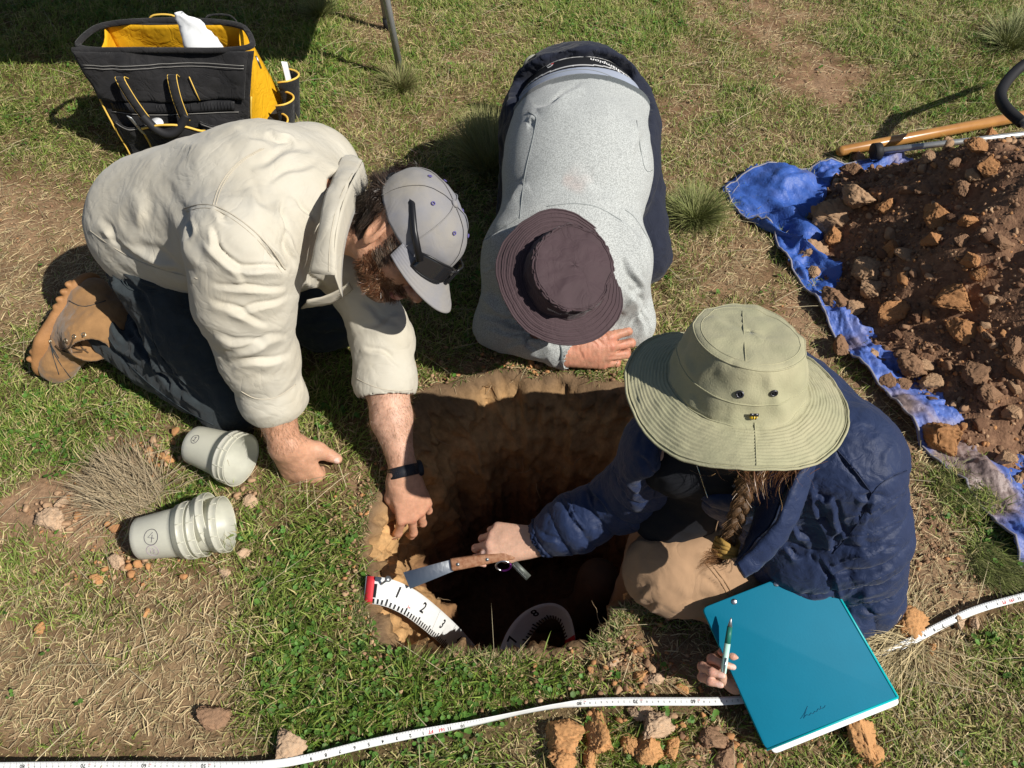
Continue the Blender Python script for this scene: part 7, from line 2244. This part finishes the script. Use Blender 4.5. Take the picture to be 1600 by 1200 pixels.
# ------------------------------------------------------------------ loose clods lying about in the grass
CL = [
 (880, 1150, .036, .045, 2, 'ragged orange clod, leftmost of the cluster below the tape'),
 (880, 1192, .030, .03, 2, 'orange clod cut by the bottom edge below the ragged one'),
 (937, 1150, .040, .05, 2, 'two-lobed orange clod in the middle of the cluster below the tape'),
 (925, 1178, .024, .03, 2, 'small orange clod under the two-lobed clod'),
 (1003, 1112, .022, .03, 1, 'wedge-shaped tan clod touching the tape from below'),
 (1022, 1140, .034, .03, 1, 'flat tan slab clod under the wedge-shaped one'),
 (1014, 1172, .030, .04, 2, 'orange clod directly below the flat tan slab'),
 (984, 1162, .019, .02, 2, 'dark orange lump between the two-lobed clod and the tan slab'),
 (1050, 1172, .020, .03, 2, 'upright orange lump right of the tan slab'),
 (1112, 1155, .028, .03, 0, 'crumbly brown clod left of the folder corner'),
 (1135, 1182, .028, .03, 0, 'broad brown crumb heap at the bottom edge left of the folder corner'),
 (1345, 1150, .046, .05, 2, 'big rough orange clod under the lower edge of the turquoise folder'),
 (1362, 1182, .024, .03, 2, 'smooth orange chip below the big rough clod'),
 (1415, 975, .036, .05, 2, 'orange clod in the straw beside the padded sleeve'),
 (1496, 968, .022, .03, 1, 'brown clod sitting on the measuring tape at the right'),
 (1520, 975, .016, .02, 1, 'small crumb just right of the clod on the tape'),
 (1455, 1015, .011, .015, 2, 'tiny orange chip below the right end of the tape'),
 (450, 1163, .036, .02, 1, 'flat pale clod above the tape near the bottom left'),
 (330, 1120, .034, .03, 0, 'brown clod in the straw at the lower left'),
 (380, 865, .018, .02, 1, 'round pale crumb lump right of the stack of pots'),
 (390, 782, .020, .02, 1, 'knobbly pale lump between the two groups of pots and the fist'),
 (260, 715, .024, .03, 2, 'largest orange piece in the crumbs left of the pot marked 1'),
 (215, 722, .022, .02, 1, 'flat pale piece in the crumbs left of the pot marked 1'),
 (75, 812, .034, .02, 1, 'broad pale flat clod at the left among crumbs'),
 (100, 778, .022, .02, 1, 'pale flat clod just above the broad one at the left'),
 (185, 878, .020, .02, 1, 'pale clod just below the base of the nested pots'),
 (150, 905, .014, .015, 2, 'small orange crumb below the nested pots'),
 (352, 898, .015, .015, 1, 'pale crumb lump right below the mouth of the nested pots'),
 (230, 960, .010, .012, 2, 'tiny orange crumb lying in the grass above the straw patch'),
 (60, 980, .012, .012, 2, 'orange crumb at the left edge above the straw patch'),
 (1000, 1055, .015, .02, 2, 'orange clod just above the tape near the knee'),
 (1025, 1062, .018, .02, 1, 'tan clod above the tape, second from the hand'),
 (1065, 1075, .012, .015, 2, 'small orange clod above the tape, nearest the hand with the pen'),
 (960, 1035, .012, .015, 1, 'small tan clod on the front lip of the pit'),
 (830, 570, .018, .02, 2, 'orange crumbly lump by the grey sleeve at the back of the pit'),
 (865, 575, .014, .015, 2, 'smaller orange lump right of the first by the grey sleeve'),
 (1340, 250, .028, .03, 0, 'dark clod by the end of the wooden handle'),
]
_k = 0
M_LOOSE = {0: clod_mat('loose_clod_brown', (.42, .26, .16), (.30, .18, .11)), 1: clod_mat('loose_clod_tan', (.66, .47, .32), (.52, .36, .23)), 2: clod_mat('loose_clod_orange', (.70, .38, .17), (.52, .27, .115))}
CLL = {}
for mi_ in (0, 1, 2):
    for s_ in range(6):
        w__, f__ = clod_shape(4, 1300 + s_ * 7 + mi_, .42); o__ = mesh_np('clod', w__, f__, M_LOOSE[mi_], None, True); CLL[(mi_, s_)] = o__.data; bpy.data.objects.remove(o__)
for (px, py, s, hh_, mi, lab) in CL:
    s *= 1.15
    p = P(px, py, s * .35)
    o = put_clod(p[0], p[1], max(p[2], s * .32) + float(hg(p[0], p[1])[0]), s, mi, CLL[(mi, _k % 6)], None, (random.uniform(-.4, .4), random.uniform(-.4, .4), random.uniform(0, 6.28)))
    o.scale = (s * random.uniform(.85, 1.15), s * random.uniform(.75, 1.1), s * random.uniform(.7, 1.05))
    tag(o, lab, 'clod', 'clods lying loose in the grass'); _k += 1
# brand script woven in the black waistband, seen upside down
wbN = 0
def on_surface(bv, px, py, r0, r1, txt, size, m, name, parent, rot=math.pi, bold=.0, lift=.0008, mir=1):
    v, f = text_cached(txt, size, bold)
    c, s = math.cos(rot), math.sin(rot); out = []
    p0, n0 = ray_px(bv, px, py)
    if p0 is None: return None
    if n0 @ IT < 0: n0 = -n0
    ex = nrm(r0 - n0 * (r0 @ n0)); ey = np.cross(n0, ex)
    for q in v:
        x, y = q[0] * c - q[1] * s, q[0] * s + q[1] * c
        p = p0 + ex * x + ey * y
        o_ = Vector(p + n0 * .05); h = bv.ray_cast(o_, Vector(-n0))
        out.append((np.array(h[0]) + n0 * lift) if h[0] is not None else p + n0 * lift)
    return MB().add(out, f).build(name, m, parent)
on_surface(wb_bvh, 950, 102, IR - .28 * IU, IU, 'Champion', .023, m_white, 'woven_name', wbd, bold=.0003, lift=.002)
on_surface(wb_bvh, 860, 103, IR + .20 * IU, IU, 'C', .025, m_white, 'woven_letter', wbd, bold=.0010, lift=.002)
on_surface(wb_bvh, 864, 101, IR + .20 * IU, IU, 'c', .015, m_red_print, 'woven_letter_red', wbd, bold=.0012, lift=.0026)
bhB = bvh_of(vh, fh)
on_surface(bhB, 866, 486, IR - .45 * IU, IU, 'JACHOIL', .0080, m_white, 'embroidery', hatB, bold=.0001, lift=.0012)
